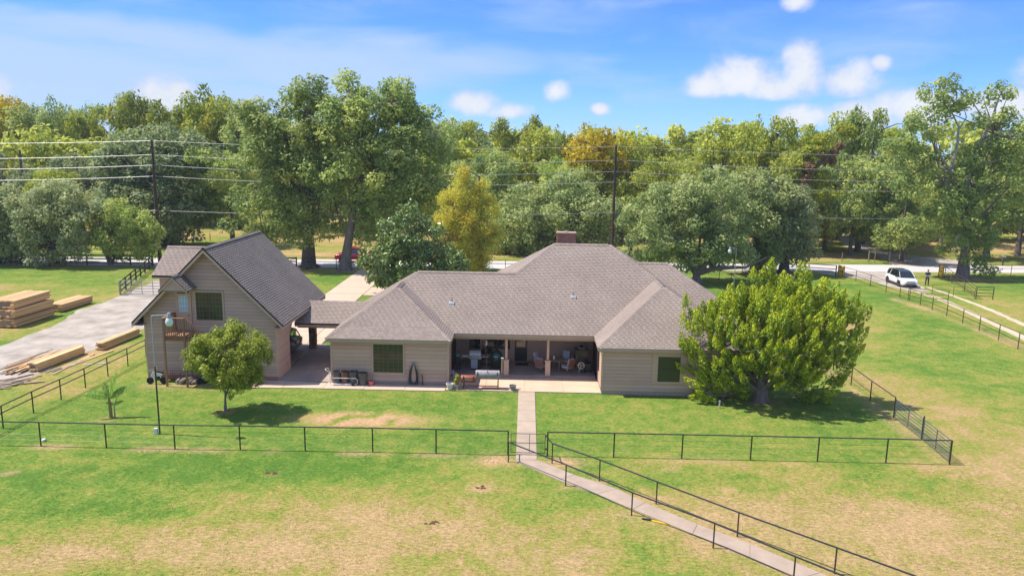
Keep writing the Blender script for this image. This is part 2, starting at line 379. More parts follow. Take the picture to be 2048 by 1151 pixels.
# leaves
M['l_oak'] = leafmat('live_oak_leaves', (0.219, 0.298, 0.105), (0.360, 0.425, 0.145), (0.572, 0.615, 0.231))
M['l_oakg'] = leafmat('grey_green_oak_leaves', (0.242, 0.305, 0.136), (0.383, 0.427, 0.185), (0.602, 0.598, 0.270))
M['l_oakd'] = leafmat('dark_oak_leaves', (0.136, 0.205, 0.090), (0.245, 0.301, 0.125), (0.442, 0.476, 0.200))
M['l_pecan'] = leafmat('pecan_leaves', (0.167, 0.257, 0.078), (0.324, 0.411, 0.108), (0.618, 0.635, 0.166))
M['l_pecan2'] = leafmat('olive_pecan_leaves', (0.229, 0.302, 0.046), (0.453, 0.495, 0.071), (0.620, 0.620, 0.107))
M['l_yg'] = leafmat('yellow_green_leaves', (0.175, 0.244, 0.024), (0.346, 0.396, 0.040), (0.549, 0.515, 0.059))
M['l_yel'] = leafmat('yellowing_leaves', (0.291, 0.292, 0.023), (0.645, 0.470, 0.025), (0.700, 0.581, 0.034))
M['l_cyp'] = leafmat('golden_cypress_needles', (0.661, 0.440, 0.060), (0.720, 0.665, 0.090), (0.720, 0.720, 0.135))
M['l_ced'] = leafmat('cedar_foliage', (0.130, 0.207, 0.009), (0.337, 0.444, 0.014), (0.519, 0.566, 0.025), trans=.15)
M['l_mag'] = leafmat('magnolia_leaves', (0.112, 0.186, 0.046), (0.215, 0.310, 0.068), (0.612, 0.589, 0.206), rough=.32, trans=.08, spec=.6)
M['l_cit'] = leafmat('citrus_leaves', (0.154, 0.201, 0.023), (0.330, 0.403, 0.039), (0.566, 0.566, 0.101), rough=.4)
M['l_light'] = leafmat('light_green_leaves', (0.270, 0.379, 0.074), (0.470, 0.558, 0.120), (0.574, 0.574, 0.181))
M['l_brown'] = leafmat('dead_brown_leaves', (0.197, 0.136, 0.061), (0.369, 0.223, 0.105), (0.420, 0.376, 0.189))
M['l_ban'] = leafmat('banana_leaf', (.09, .19, .018), (.16, .30, .028), (.32, .44, .05), rough=.6, trans=.25) #(0.068, 0.231, 0.021), (0.124, 0.390, 0.030), (0.289, 0.511, 0.054), rough=.35, trans=.3)
M['grass_t'] = leafmat('grass_tufts', (.15, .22, .035), (.28, .30, .075), (.46, .35, .16), rough=.7, trans=.5)

M['shade_backing'] = mk('siding_shadow_line', (.07, .05, .04), scale=2, rough=.9)  # dark brown seen through siding gaps, painted in as the boards' shadow lines
# ------------------------------------------------------------------ measuring helpers (survey of the photograph)
def _ray(px, py): return (_fw*F_PX + _r2*(px-1024) - _u2*(py-575.5)).normalized()
def gp(px, py, z=0.0):
    d = _ray(px, py); t = (z-CAM_H)/d.z; return (d.x*t, d.y*t)
def onY(px, py, y):
    d = _ray(px, py); t = y/d.y; return Vector((d.x*t, y, CAM_H+d.z*t))

# ------------------------------------------------------------------ ground
def vnoise(x, y, seed):
    r = np.random.default_rng(seed); T = r.random((256, 256))
    xi = np.floor(x).astype(int); yi = np.floor(y).astype(int); fx = x-xi; fy = y-yi
    fx = fx*fx*(3-2*fx); fy = fy*fy*(3-2*fy)
    g = lambda a, b: T[a % 256, b % 256]
    return (g(xi, yi)*(1-fx)+g(xi+1, yi)*fx)*(1-fy)+(g(xi, yi+1)*(1-fx)+g(xi+1, yi+1)*fx)*fy
def fbm(x, y, s, seed, o=5):
    v = 0; a = .5; t = 0
    for i in range(o):
        v = v+a*vnoise(x/s*2**i+17*i, y/s*2**i+9*i, seed+i); t += a; a *= .55
    return v/t
def ga(x, y, cx, cy, rx, ry=None, ang=0):
    ry = ry or rx; c, s_ = math.cos(ang), math.sin(ang); dx = x-cx; dy = y-cy
    return np.exp(-(((dx*c+dy*s_)/rx)**2+((-dx*s_+dy*c)/ry)**2))
def seg(x, y, x0, y0, x1, y1, w):
    dx, dy = x1-x0, y1-y0; t = np.clip(((x-x0)*dx+(y-y0)*dy)/(dx*dx+dy*dy), 0, 1)
    return np.exp(-(((x-x0-t*dx)**2+(y-y0-t*dy)**2)/w**2))
def dryness(x, y):
    n1 = fbm(x, y, 9, 3); n2 = fbm(x, y*1.6, 3.2, 11); n3 = fbm(x, y, 26, 21); nx = fbm(x, y*1.3, 1.1, 31, 4)
    n = (n1-.5)*1.25+(n2-.5)*.8+(n3-.5)*.6+(nx-.5)*.35
    base = 0.36+0*x
    inside = (x > -26)*(x < 20.7)*(y > 33.8)*(y < 60)
    base = np.where(inside > 0, .25, base); n = np.where(inside > 0, n*.38, n)
    fore = np.clip((31.3-y)/5.5, 0, 1)*.11*(y < 33.8)
    fore = fore+.30*ga(x, y, -4, 26.5, 7, 2.6)+.25*ga(x, y, -12, 24.5, 6, 2)+.22*ga(x, y, -6.5, 30, 3.2, 1.2)-.30*ga(x, y, 4.2, 25.0, 2.0, 2.6, -.5)-.25*ga(x, y, -13.5, 31, 6, 1.6)-.3*ga(x, y, -15, 27.2, 4, 1.1)-.1*ga(x, y, 1.5, 29, 4, 1.2)
    base = base+np.where(y < 33.8, fore, 0)
    base = base-.22*ga(x, y, 10, 31.3, 8, 1.6)+.30*ga(x, y, 22, 33.5, 4.5, 3)+.25*ga(x, y, 14.5, 28, 5, 2)+.2*ga(x, y, 24.5, 40, 2.6, 6, .25)-.18*ga(x, y, 17, 30.2, 7, .7)
    base = base+.12*ga(x, y, 27, 56, 4, 9, .3)-.12*ga(x, y, 31, 47, 5, 6)-.1*ga(x, y, 33, 62, 5, 8)+.22*ga(x, y, 33, 72, 4, 6)
    base = base+.22*ga(x, y, -31, 43, 4, 10)+.22*(x < -36)*(y > 52)*(y < 90)+.06*(x > 21)
    base = base+np.where(y > 101+.06*x, .22+.25*ga(x, y, -45, 125, 60, 22), 0)
    base = base+1.1*np.clip(1.5*ga(x, y, -8.5, 38.1, 2.7, .85), 0, 1)*(fbm(x, y, .7, 77, 4) > .40)+.22*ga(x, y, -8.8, 37.4, 3.6, 1.3)
    base = base-.22*ga(x, y, -17.5, 71, 5, 8)-.1*ga(x, y, 22, 84, 10, 7)
    return np.clip(base+n, 0, 1.25)
def dirtness(x, y):
    j = fbm(x, y, 1.6, 51, 4); k = np.clip((j-.42)*5, 0, 1)
    d = .75*k*seg(x, y, -26, 33.55, 20.2, 33.75, .22)
    d = np.maximum(d, 1.1*(ga(x, y, -1.2, 33.1, .9, .55)+ga(x, y, 1.9, 33.0, .8, .55)))
    for (px, py, r) in [(1131, 975, .35), (1263, 1036, .55), (1310, 1040, .5), (1190, 965, .35), (1300, 1000, .5), (1426, 1100, .45), (1473, 1075, .35), (960, 913, .4), (1240, 905, .3), (545, 950, .16), (650, 945, .18), (965, 975, .35), (1340, 935, .25), (1450, 980, .2), (20, 945, .25)]:
        gx, gy = gp(px, py); d = np.maximum(d, k*.9*ga(x, y, gx, gy, r*1.4, r)+.25*ga(x, y, gx, gy, r, r*.7))
    d = np.maximum(d, (.35+.6*k)*seg(x, y, 20.25, 34.3, 20.45, 52, .28))
    d = np.maximum(d, (.3+.6*k)*seg(x, y, 38.2, 55, 38.3, 66, .35)); d = np.maximum(d, (.3+.45*k)*seg(x, y, 37.6, 75.5, 38.6, 69, .6))
    d = np.maximum(d, (.6*k)*seg(x, y, -70, 85.9, -42, 88, 1.0)); d = np.maximum(d, .55*k*seg(x, y, -120, 84.5, 120, 100.2, .9))
    d = np.maximum(d, .8*k*seg(x, y, -60, 99, 110, 107, .8))
    for (gx, gy, r) in [(-26, 88.5, 2.6), (-21.5, 87.5, 2.2), (28, 90, 2.6), (32, 91.5, 2.4), (52.8, 89.6, 3.2), (-56, 87, 2.6), (-49.6, 87.6, 2.2), (-21.9, 37.3, .5), (-16.2, 38.8, .4), (14.2, 42.5, .9), (46, 109, 2.6), (-51, 107, 3)]:
        d = np.maximum(d, (.35+.55*k)*ga(x, y, gx, gy, r, r*.8))
    d = np.maximum(d, (.5+.5*k)*seg(x, y, -22.6, 43.1, -18.5, 43.2, .55)); d = np.maximum(d, .7*k*seg(x, y, -31.5, 44, -28.8, 53, 1.1))
    d = np.maximum(d, .9*k*ga(x, y, -38.5, 68.2, 1.6, 1.0)); d = np.maximum(d, .8*seg(x, y, 25.3, 80, 26.5, 73, .4)*k)
    d = np.maximum(d, .62*np.clip(1.5*ga(x, y, -8.5, 38.1, 2.7, .85), 0, 1)*(fbm(x, y, .7, 77, 4) > .40))
    return np.clip(d, 0, 1)
gx_ = np.concatenate([-70-np.geomspace(1, 900, 26)[::-1], np.arange(-70, 75.01, .5), 75+np.geomspace(1, 900, 26)])
gy_ = np.concatenate([-np.geomspace(1, 200, 8)[::-1]+18, np.arange(18, 112.01, .5), 112+np.geomspace(1, 2200, 34)])
GX, GY = np.meshgrid(gx_, gy_); nx_, ny_ = len(gx_), len(gy_)
GZ = np.zeros_like(GX)
V = np.stack([GX.ravel(), GY.ravel(), GZ.ravel()], 1)
ii = (np.arange(ny_-1)[:, None]*nx_+np.arange(nx_-1)[None, :]).ravel()
Q = np.stack([ii, ii+1, ii+nx_+1, ii+nx_], 1)
ground = npmesh('ground', V, Q, None); tag(ground, kind='structure')
for nm, fn in (('dry', dryness), ('dirt', dirtness)):
    a = ground.data.attributes.new(nm, 'FLOAT', 'POINT'); a.data.foreach_set('value', fn(V[:, 0], V[:, 1]).astype(np.float32))
def ground_material():
    m_, nt, b, out = newmat('grass_ground'); L = nt.links
    tcn = nnode(nt, 'ShaderNodeTexCoord')
    def noise(scale, det=6, rough=.6, st=(1, 1, 1)):
        mp = nnode(nt, 'ShaderNodeMapping'); mp.inputs['Scale'].default_value = st; L.new(tcn.outputs['Object'], mp.inputs[0])
        n = nnode(nt, 'ShaderNodeTexNoise'); n.inputs['Scale'].default_value = scale; n.inputs['Detail'].default_value = det; n.inputs['Roughness'].default_value = rough
        L.new(mp.outputs[0], n.inputs['Vector']); return n.outputs['Fac']
    def mth(op, a, c, clamp=False):
        n = nnode(nt, 'ShaderNodeMath', operation=op); n.use_clamp = clamp
        for i, v in enumerate((a, c)):
            if isinstance(v, (int, float)): n.inputs[i].default_value = v
            else: L.new(v, n.inputs[i])
        return n.outputs[0]
    at = nnode(nt, 'ShaderNodeAttribute', attribute_name='dry'); dt = nnode(nt, 'ShaderNodeAttribute', attribute_name='dirt')
    f = mth('ADD', at.outputs['Fac'], mth('MULTIPLY', mth('SUBTRACT', noise(1.3, 8, .65), .5), 1.5))
    f = mth('ADD', f, mth('MULTIPLY', mth('SUBTRACT', noise(7, 6, .7, (1, 1.5, 1)), .5), 1.7))
    r = nnode(nt, 'ShaderNodeValToRGB'); e = r.color_ramp.elements
    e[0].position = 0; e[0].color = (.088, .170, .024, 1); e[1].position = 1.0; e[1].color = (.41, .275, .13, 1)
    for p, c in ((.25, (.150, .218, .034, 1)), (.48, (.230, .240, .048, 1)), (.7, (.305, .245, .072, 1)), (.86, (.345, .25, .105, 1))):
        k = e.new(p); k.color = c
    L.new(f, r.inputs[0])
    mx = nnode(nt, 'ShaderNodeMixRGB'); L.new(mth('MULTIPLY', dt.outputs['Fac'], mth('ADD', .55, noise(5, 6)), True), mx.inputs[0])
    L.new(r.outputs[0], mx.inputs[1]); mx.inputs[2].default_value = (.50, .30, .17, 1)
    mr = nnode(nt, 'ShaderNodeMapRange'); mr.inputs[1].default_value = .36; mr.inputs[2].default_value = .64; mr.inputs[3].default_value = .68; mr.inputs[4].default_value = 1.36
    L.new(noise(22, 8, .75, (1, 1.4, 1)), mr.inputs[0]); v = nnode(nt, 'ShaderNodeVectorMath', operation='SCALE'); L.new(mx.outputs[0], v.inputs[0]); L.new(mr.outputs[0], v.inputs['Scale'])
    mr2 = nnode(nt, 'ShaderNodeMapRange'); mr2.inputs[1].default_value = .38; mr2.inputs[2].default_value = .62; mr2.inputs[3].default_value = .74; mr2.inputs[4].default_value = 1.2
    L.new(noise(4.5, 7, .7, (1, 1.7, 1)), mr2.inputs[0]); v2 = nnode(nt, 'ShaderNodeVectorMath', operation='SCALE'); L.new(v.outputs[0], v2.inputs[0]); L.new(mr2.outputs[0], v2.inputs['Scale']); v = v2
    L.new(v.outputs[0], b.inputs['Base Color']); b.inputs['Roughness'].default_value = .95; b.inputs['Specular IOR Level'].default_value = .1
    bp = nnode(nt, 'ShaderNodeBump'); bp.inputs['Strength'].default_value = .75; bp.inputs['Distance'].default_value = .06
    L.new(mth('ADD', noise(14, 8, .75), mth('MULTIPLY', noise(2.2, 5), 1.6)), bp.inputs['Height']); L.new(bp.outputs[0], b.inputs['Normal'])
    return m_
ground.data.materials.append(ground_material())

def tufts(name, n, reg, hmin, hmax, seed, keep=None, label=None):
    r = np.random.default_rng(seed)
    x = r.uniform(reg[0], reg[1], n); y = r.uniform(reg[2], reg[3], n)
    clump = fbm(x, y, .8, seed+5, 3); kp = (clump+r.uniform(-.25, .25, n)) > .5
    if keep is not None: kp &= keep(x, y)
    x = x[kp]; y = y[kp]; n = len(x); B = 3
    x = np.repeat(x, B)+r.normal(0, .025, n*B); y = np.repeat(y, B)+r.normal(0, .025, n*B); N = n*B
    h = r.uniform(hmin, hmax, N); an = r.uniform(0, 2*PI, N); w = r.uniform(.006, .014, N)*1.6; la = r.uniform(0, 2*PI, N); ll = h*r.uniform(.6, 1.6, N)
    z0 = np.full(N, -.004)
    a = np.stack([x-np.cos(an)*w, y-np.sin(an)*w, z0], 1); b = np.stack([x+np.cos(an)*w, y+np.sin(an)*w, z0], 1)
    c = np.stack([x+np.cos(la)*ll, y+np.sin(la)*ll, h], 1)
    V = np.stack([a, b, c], 1).reshape(-1, 3); Q = np.arange(N*3).reshape(-1, 3)
    t = np.clip(dryness(x, y)*.9+r.normal(0, .13, N), 0, 1)
    o = npmesh(name, V, Q, M['grass_t'], t, k=3); tag(o, label, 'grass', kind='stuff'); return o
def offpath(x, y):
    on = (seg(x, y, .23, 33.2, 11.0, 23.0, .62) > .37) | ((np.abs(x-.2) < .6) & (y > 32.5))
    return ~on
tufts('pasture_grass', 26000, (-21, 21, 21.5, 33.6), .012, .035, 5, offpath, 'short pasture grass blades in the foreground field before the pipe fence')
tufts('yard_grass', 12000, (-26, 20.4, 33.9, 42.6), .01, .024, 6, offpath, 'mown lawn blades inside the fenced back yard')

# ------------------------------------------------------------------ flat structures
def sheet(name, pts, z, mat, thick=0.0, jag=0.0, step=.6, seed=1, kind='structure', label=None, cat=None, joints=None):
    r = random.Random(seed); P = []
    n = len(pts)
    for i in range(n):
        a = Vector((*pts[i], 0)); b = Vector((*pts[(i+1) % n], 0)); L = (b-a).length
        k = max(1, int(L/step)) if jag else 1
        for j in range(k):
            p = a.lerp(b, j/k)
            if jag and 0 < j: p = p+Vector((r.gauss(0, jag), r.gauss(0, jag), 0))
            P.append(p)
    bm = bmesh.new(); vs = [bm.verts.new((p.x, p.y, z)) for p in P]; f = bm.faces.new(vs)
    if f.normal.z < 0: f.normal_flip()
    if thick:
        ret = bmesh.ops.extrude_face_region(bm, geom=[f]); vv = [g for g in ret['geom'] if isinstance(g, bmesh.types.BMVert)]
        for v in vs: v.co.z = z-thick
        bmesh.ops.recalc_face_normals(bm, faces=bm.faces)
    bmesh.ops.triangulate(bm, faces=[f for f in bm.faces if len(f.verts) > 4])
    me = bpy.data.meshes.new(name); bm.to_mesh(me); bm.free(); me.materials.append(mat)
    o = bpy.data.objects.new(name, me); COL.objects.link(o); tag(o, label, cat, kind=kind); return o
def slabs(root_name, quads, mat, z, th=.12, gap=.012, mat_base=None):
    """a paved surface made of separate cast panels (recessed joints); the parent is the thin bed under them"""
    bed = MB()
    for q in quads: bed.prism([(x, y, z-.02-th) for x, y in q], (0, 0, th))
    root = bed.build(root_name, mat_base or M['footing']); tag(root, kind='structure')
    for q in quads:
        c = Vector((sum(p[0] for p in q)/len(q), sum(p[1] for p in q)/len(q), 0)); b = MB()
        pts = []
        for p in q:
            d = c-Vector((*p, 0)); d.normalize(); pts.append((p[0]+d.x*gap, p[1]+d.y*gap, z-.05))
        b.prism(pts, (0, 0, .05)).build('panel', mat, root)
    return root
# county road
sheet('road', [(-420, 63.4), (-62.6, 86.8), (0, 90.9), (63.4, 95.1), (420, 118.5), (420, 124.5), (66.6, 101.2), (0, 97.3), (-67, 93.4), (-420, 70)], .02, M['road'], thick=.06)
# gravel drive on the left
L1 = [gp(*p) for p in ((345, 572), (240, 592), (165, 617), (110, 650), (60, 668), (0, 692))]
L2 = [gp(*p) for p in ((0, 778), (60, 755), (150, 716), (200, 695), (275, 660))]
sheet('gravel_drive', [(-36.5, 89.0), (-40.5, 88.0)]+L1[1:]+[(-48, 44), (-40, 36)]+L2+[(-29.6, 58), (-31.2, 64), (-34.2, 72)], .006, M['gravel'], jag=.14, seed=4)
# entrance on the right where the car stands and wheel tracks
sheet('entrance_gravel', [(34.5, 93.6), (36.5, 91.4), (40.2, 87.6), (40.6, 84), (41.4, 80.5), (43.8, 80.5), (44.5, 84), (45.2, 88), (47.5, 91), (48.2, 94.4)], .006, M['gravel'], jag=.12, seed=8)
def strip(name, pts, w, mat, z, seed=2, jag=.06):
    Lp = []; Rp = []
    for i, p in enumerate(pts):
        a = Vector((*pts[max(i-1, 0)], 0)); b = Vector((*pts[min(i+1, len(pts)-1)], 0)); d = (b-a).normalized(); n = Vector((-d.y, d.x, 0))
        ww = w if not isinstance(w, (list, tuple)) else w[i]
        Lp.append((p[0]+n.x*ww/2, p[1]+n.y*ww/2)); Rp.append((p[0]-n.x*ww/2, p[1]-n.y*ww/2))
    return sheet(name, Lp+Rp[::-1], z, mat, jag=jag, step=.7, seed=seed)
strip('wheel_track', [gp(*p) for p in ((1835, 583), (1880, 598), (1935, 622), (1990, 648), (2048, 675), (2150, 722), (2300, 800))], [.7, .8, .8, .85, .9, .9, .9], M['track'], .005, 3)
strip('wheel_track', [gp(*p) for p in ((1855, 574), (1900, 589), (1955, 609), (2010, 632), (2060, 654), (2160, 700), (2320, 770))], [.5, .55, .6, .6, .65, .65, .65], M['track'], .005, 5)
# gravel entry across the road
sheet('gravel_entry', [gp(1790, 533), gp(1912, 534), (64, 103.5), (60, 108), (56, 110.5), gp(1760, 500), (55.5, 122), (58.5, 131), (60, 139), (57, 139), (54.5, 130), (51, 121), gp(1742, 506), gp(1775, 520)], .006, M['gravel'], jag=.2, seed=9)
# driveway (cast concrete panels) behind the breezeway
dq = []
for k in range(9):
    y0 = 53.3+k*3.9; y1 = y0+3.86
    dq.append([(-19.7, y0), (-16.0, y0), (-16.0, y1), (-19.7, y1)])
for k in range(4):
    dq.append([(-15.96+k*4, 72.2), (-12.0+k*4, 72.2), (-12.0+k*4, 76.6), (-15.96+k*4, 76.6)])
dq += [[(-19.7, 49.5), (-15.3, 49.5), (-15.3, 53.26), (-19.7, 53.26)], [(-15.96, 53.3), (-14.9, 53.3), (-15.2, 61), (-15.96, 66)], [(-23.3, 53.6), (-19.74, 53.6), (-19.74, 60), (-23.3, 58)]]
slabs('driveway', dq, M['concrete'], .05)
cq = []
for (y0, y1) in ((44.3, 47.2), (47.2, 50.1), (50.1, 53.26)):
    cq += [[(-15.26, y0), (-13.5, y0), (-13.5, y1), (-15.26, y1)], [(-13.5, y0), (-11.8, y0), (-11.8, y1), (-13.5, y1)]]
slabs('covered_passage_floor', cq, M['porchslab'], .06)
sw = [[(-16.7, 42.95), (-14.5, 43.0), (-14.5, 44.28), (-16.0, 44.45)]]
for k in range(4):
    x0 = -14.5+k*2.45; x1 = x0+2.45; sw.append([(x0, 43.05), (x1, 43.08), (x1, 44.13), (x0, 44.13 if x0 > -12 else 44.28)])
slabs('side_walk', sw, M['concrete'], .05)
pq = []
for (x0, x1) in ((-4.68, -2.3), (-2.3, .1), (.1, 2.45), (2.45, 4.72)):
    pq += [[(x0, 43.28), (x1, 43.28), (x1, 46.15), (x0, 46.15)]]
slabs('patio', pq, M['patio'], .055)
pf = []
for (x0, x1) in ((-4.6, -1.6), (-1.6, 1.5), (1.5, 4.6)): pf += [[(x0, 46.18), (x1, 46.18), (x1, 49.6), (x0, 49.6)]]
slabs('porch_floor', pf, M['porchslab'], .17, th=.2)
# walk from the patio to the gate, then the sloping walk across the pasture
wq = []; k = 0; y = 43.24
while y > 33.3:
    y2 = max(y-1.65, 33.2); wq.append([(-.27, y2), (.72, y2), (.72, y), (-.27, y)]); y = y2
slabs('garden_walk', wq, M['walkc'], .045)
rq = []; a0 = Vector((-.2, 33.16, 0)); b0 = Vector((.73, 33.16, 0)); a1 = Vector((9.72, 23.9, 0)); b1 = Vector((10.8, 23.95, 0))
ts = [0, .045, .18, .32, .46, .60, .74, .88, 1.0, 1.15, 1.3]
LO = [gp(*q) for q in ((1033, 923), (1117, 960.5), (1193, 988.5), (1266, 1019), (1385, 1068), (1500, 1116), (1600, 1157), (1760, 1222))]
UP = [gp(*q) for q in ((1076, 921), (1149, 950), (1234, 978), (1290, 1006), (1395, 1049), (1500, 1088), (1640, 1146), (1800, 1212))]
rq.append([(-.27, 33.18), LO[0], UP[0], (.74, 33.18)])
for i in range(len(LO)-1): rq.append([LO[i], LO[i+1], UP[i+1], UP[i]])
slabs('sloping_walk', rq, M['rampc'], .04)
# ------------------------------------------------------------------ roofs
TAB = .17; EXPO = .155
def shingle_plane(poly, inner, stuff_mb, tone_seed, single=None, single_rows=0, lift=.016, mat=None, parent=None, counter=None):
    """courses of tabs on a planar polygon; the first edge poly[0]->poly[1] is the eave"""
    P = [Vector(p) for p in poly]; u = (P[1]-P[0]).normalized(); 
    nrm = Vector((0, 0, 0))
    for i in range(1, len(P)-1): nrm += (P[i]-P[0]).cross(P[i+1]-P[0])
    nrm.normalize()
    if nrm.z < 0: nrm = -nrm
    v = nrm.cross(u)
    if v.z < 0: v = -v
    q = [((p-P[0]).dot(u), (p-P[0]).dot(v)) for p in P]
    vmax = max(b for a, b in q); r = random.Random(tone_seed)
    def span(vv):
        xs = []
        for i in range(len(q)):
            (x0, y0), (x1, y1) = q[i], q[(i+1) % len(q)]
            if (y0 <= vv < y1) or (y1 <= vv < y0): xs.append(x0+(x1-x0)*(vv-y0)/(y1-y0))
        xs.sort(); return list(zip(xs[::2], xs[1::2]))
    rows = int(vmax/EXPO)+1
    for k in range(rows):
        v0 = k*EXPO; v1 = min(v0+EXPO*1.02, vmax-1e-4)
        if v1-v0 < .02: continue
        lo = span(max(v0, 1e-4)); hi = span(v1)
        if not lo: continue
        for idx, (a, b) in enumerate(lo):
            if idx < len(hi): a2, b2 = hi[idx]
            else: a2 = b2 = (a+b)/2
            aa = min(a, a2); bb = max(b, b2)
            off = (k*5 % 7)*TAB*.37
            n0 = int(math.floor((aa-off)/TAB)); n1 = int(math.ceil((bb-off)/TAB))
            for j in range(n0, n1):
                x0 = off+j*TAB; x1 = x0+TAB-.006
                c0, c1 = max(x0, a), min(x1, b); d0, d1 = max(x0, a2), min(x1, b2)
                if c1-c0 < .01 and d1-d0 < .01: continue
                if c1 < c0: c0 = c1 = (c0+c1)/2
                if d1 < d0: d0 = d1 = (d0+d1)/2
                t = (.12 if (j % 2) else .78)+r.uniform(-.2, .2)*(1 if r.random() < .8 else 2); h = lift+(0 if j % 2 else .008)
                vs = [P[0]+u*c0+v*v0+nrm*.001, P[0]+u*c1+v*v0+nrm*.001, P[0]+u*c0+v*v0+nrm*h, P[0]+u*c1+v*v0+nrm*h, P[0]+u*d1+v*v1+nrm*.004, P[0]+u*d0+v*v1+nrm*.004]
                fs = [(0, 1, 3, 2), (2, 3, 4, 5), (0, 2, 5), (1, 4, 3)]
                full = (abs((c1-c0)-(TAB-.006)) < 1e-4) and (abs((d1-d0)-(TAB-.006)) < 1e-4)
                if single is not None and full and k < single_rows and counter[0] < 300:
                    if not single:
                        for z in range(6):
                            b_ = MB().add([x-vs[0] for x in vs], fs, .15+z*.14); me = b_.build('shingle', mat).data
                            bpy.data.objects.remove(bpy.data.objects[-1]) if False else None
                            single.append(me)
                        for o_ in [o_ for o_ in COL.objects if o_.data in single]: bpy.data.objects.remove(o_)
                    o_ = bpy.data.objects.new('shingle', single[r.randrange(6)]); COL.objects.link(o_); o_.parent = parent
                    o_.location = vs[0]-world_off(parent); counter[0] += 1
                else: stuff_mb.add(vs, fs, t)
def hipcaps(a, b, mb, w=.15, r=random.Random(4), step=.2):
    a = Vector(a); b = Vector(b); L = (b-a).length; d = (b-a)/L; sd = d.cross(Vector((0, 0, 1))).normalized(); up = sd.cross(d)
    n = int(L/step)
    for i in range(n):
        p = a+d*(i*step); q = a+d*((i+1)*step+.015); h = .03+.012; h2 = .03
        t = r.choice((.2, .5, .8))
        vs = [p-sd*w+up*(-w*.35+.012), p+up*(h+.012), p+sd*w+up*(-w*.35+.012), q-sd*w+up*(-w*.35), q+up*h2, q+sd*w+up*(-w*.35)]
        mb.add(vs, [(0, 1, 4, 3), (1, 2, 5, 4), (0, 2, 1)], t)
def planks(wall, p0, p1, z0, z1, pitch_, mat, holes=(), out=.0, name='siding_board', proud=.032, maxlen=None):
    a = Vector((*p0, 0)); b = Vector((*p1, 0)); L = (b-a).length; d = (b-a)/L; n = Vector((d.y, -d.x, 0))
    rows = int(math.ceil((z1-z0)/pitch_)); rr = random.Random(int(L*100))
    for k in range(rows):
        za = z0+k*pitch_; zb = min(za+pitch_-.018, z1)  # open gap bares the dark wall colour as a painted shadow line
        if zb-za < .03: continue
        cuts = [(0, L)]
        for (h0, h1, hz0, hz1) in holes:
            if hz0 < zb-.02 and hz1 > za+.02:
                nc = []
                for (c0, c1) in cuts:
                    if h0 > c0: nc.append((c0, min(c1, h0)))
                    if h1 < c1: nc.append((max(c0, h1), c1))
                cuts = [c for c in nc if c[1]-c[0] > .02]
        out2 = []
        for (c0, c1) in cuts:
            x = c0
            while c1-x > 3.9: 
                s_ = rr.uniform(2.4, 3.6); out2.append((x, x+s_-.004)); x += s_
            out2.append((x, c1))
        out2 = [(c0, c1, za, zb) for c0, c1 in out2]
        for (h0, h1, hz0, hz1) in holes:
            if za < hz0-.03 < zb-.05: out2.append((h0, h1, za, hz0))
            if za+.05 < hz1+.03 < zb: out2.append((h0, h1, hz1, zb))
        for (c0, c1, za, zb) in out2:
            q0 = a+d*c0; q1 = a+d*c1; mb = MB()
            mb.add([q0+Vector((0, 0, za)), q1+Vector((0, 0, za)), q1+n*proud+Vector((0, 0, za)), q0+n*proud+Vector((0, 0, za)),
                    q0+n*.003+Vector((0, 0, zb)), q1+n*.003+Vector((0, 0, zb)), q0+Vector((0, 0, zb)), q1+Vector((0, 0, zb))],
                   [(0, 1, 2, 3), (3, 2, 5, 4), (4, 5, 7, 6), (0, 3, 4, 6), (1, 7, 5, 2)])
            mb.build(name, mat, wall)
def gable_planks(wall, y, xc, half_at, z0, z1, pitch_, mat, holes=(), proud=.032):
    """front-facing gable boards at constant y; half_at(z) gives half width at height z"""
    rows = int(math.ceil((z1-z0)/pitch_))
    for k in range(rows):
        za = z0+k*pitch_; zb = min(za+pitch_-.018, z1); ha, hb = half_at(za), half_at(zb)  # same gap, its dark colour playing the shadow under each board
        if ha < .08: continue
        segs = [((-ha, ha), (-hb, hb))]
        for (h0, h1, hz0, hz1) in holes:
            if hz0 < zb-.02 and hz1 > za+.02:
                h0_, h1_ = h0-xc, h1-xc; ns = []
                for (A_, B_) in segs:
                    if h0_ > A_[0]: ns.append(((A_[0], min(A_[1], h0_)), (B_[0], min(B_[1], h0_))))
                    if h1_ < A_[1]: ns.append(((max(A_[0], h1_), A_[1]), (max(B_[0], h1_), B_[1])))
                segs = [s_ for s_ in ns if s_[0][1]-s_[0][0] > .02]
        segs = [(A_, B_, za, zb) for A_, B_ in segs]
        for (h0, h1, hz0, hz1) in holes:
            if za < hz0-.03 < zb-.05: segs.append(((h0-xc, h1-xc), (h0-xc, h1-xc), za, hz0))
            if za+.05 < hz1+.03 < zb: segs.append(((h0-xc, h1-xc), (h0-xc, h1-xc), hz1, zb))
        for (A_, B_, za, zb) in segs:
            MB().add([(xc+A_[0], y, za), (xc+A_[1], y, za), (xc+A_[1], y-proud, za), (xc+A_[0], y-proud, za), (xc+B_[0], y-.003, zb), (xc+B_[1], y-.003, zb), (xc+B_[0], y, zb), (xc+B_[1], y, zb)],
                     [(0, 1, 2, 3), (3, 2, 5, 4), (4, 5, 7, 6), (0, 3, 4, 6), (1, 7, 5, 2)]).build('siding_board', mat, wall)
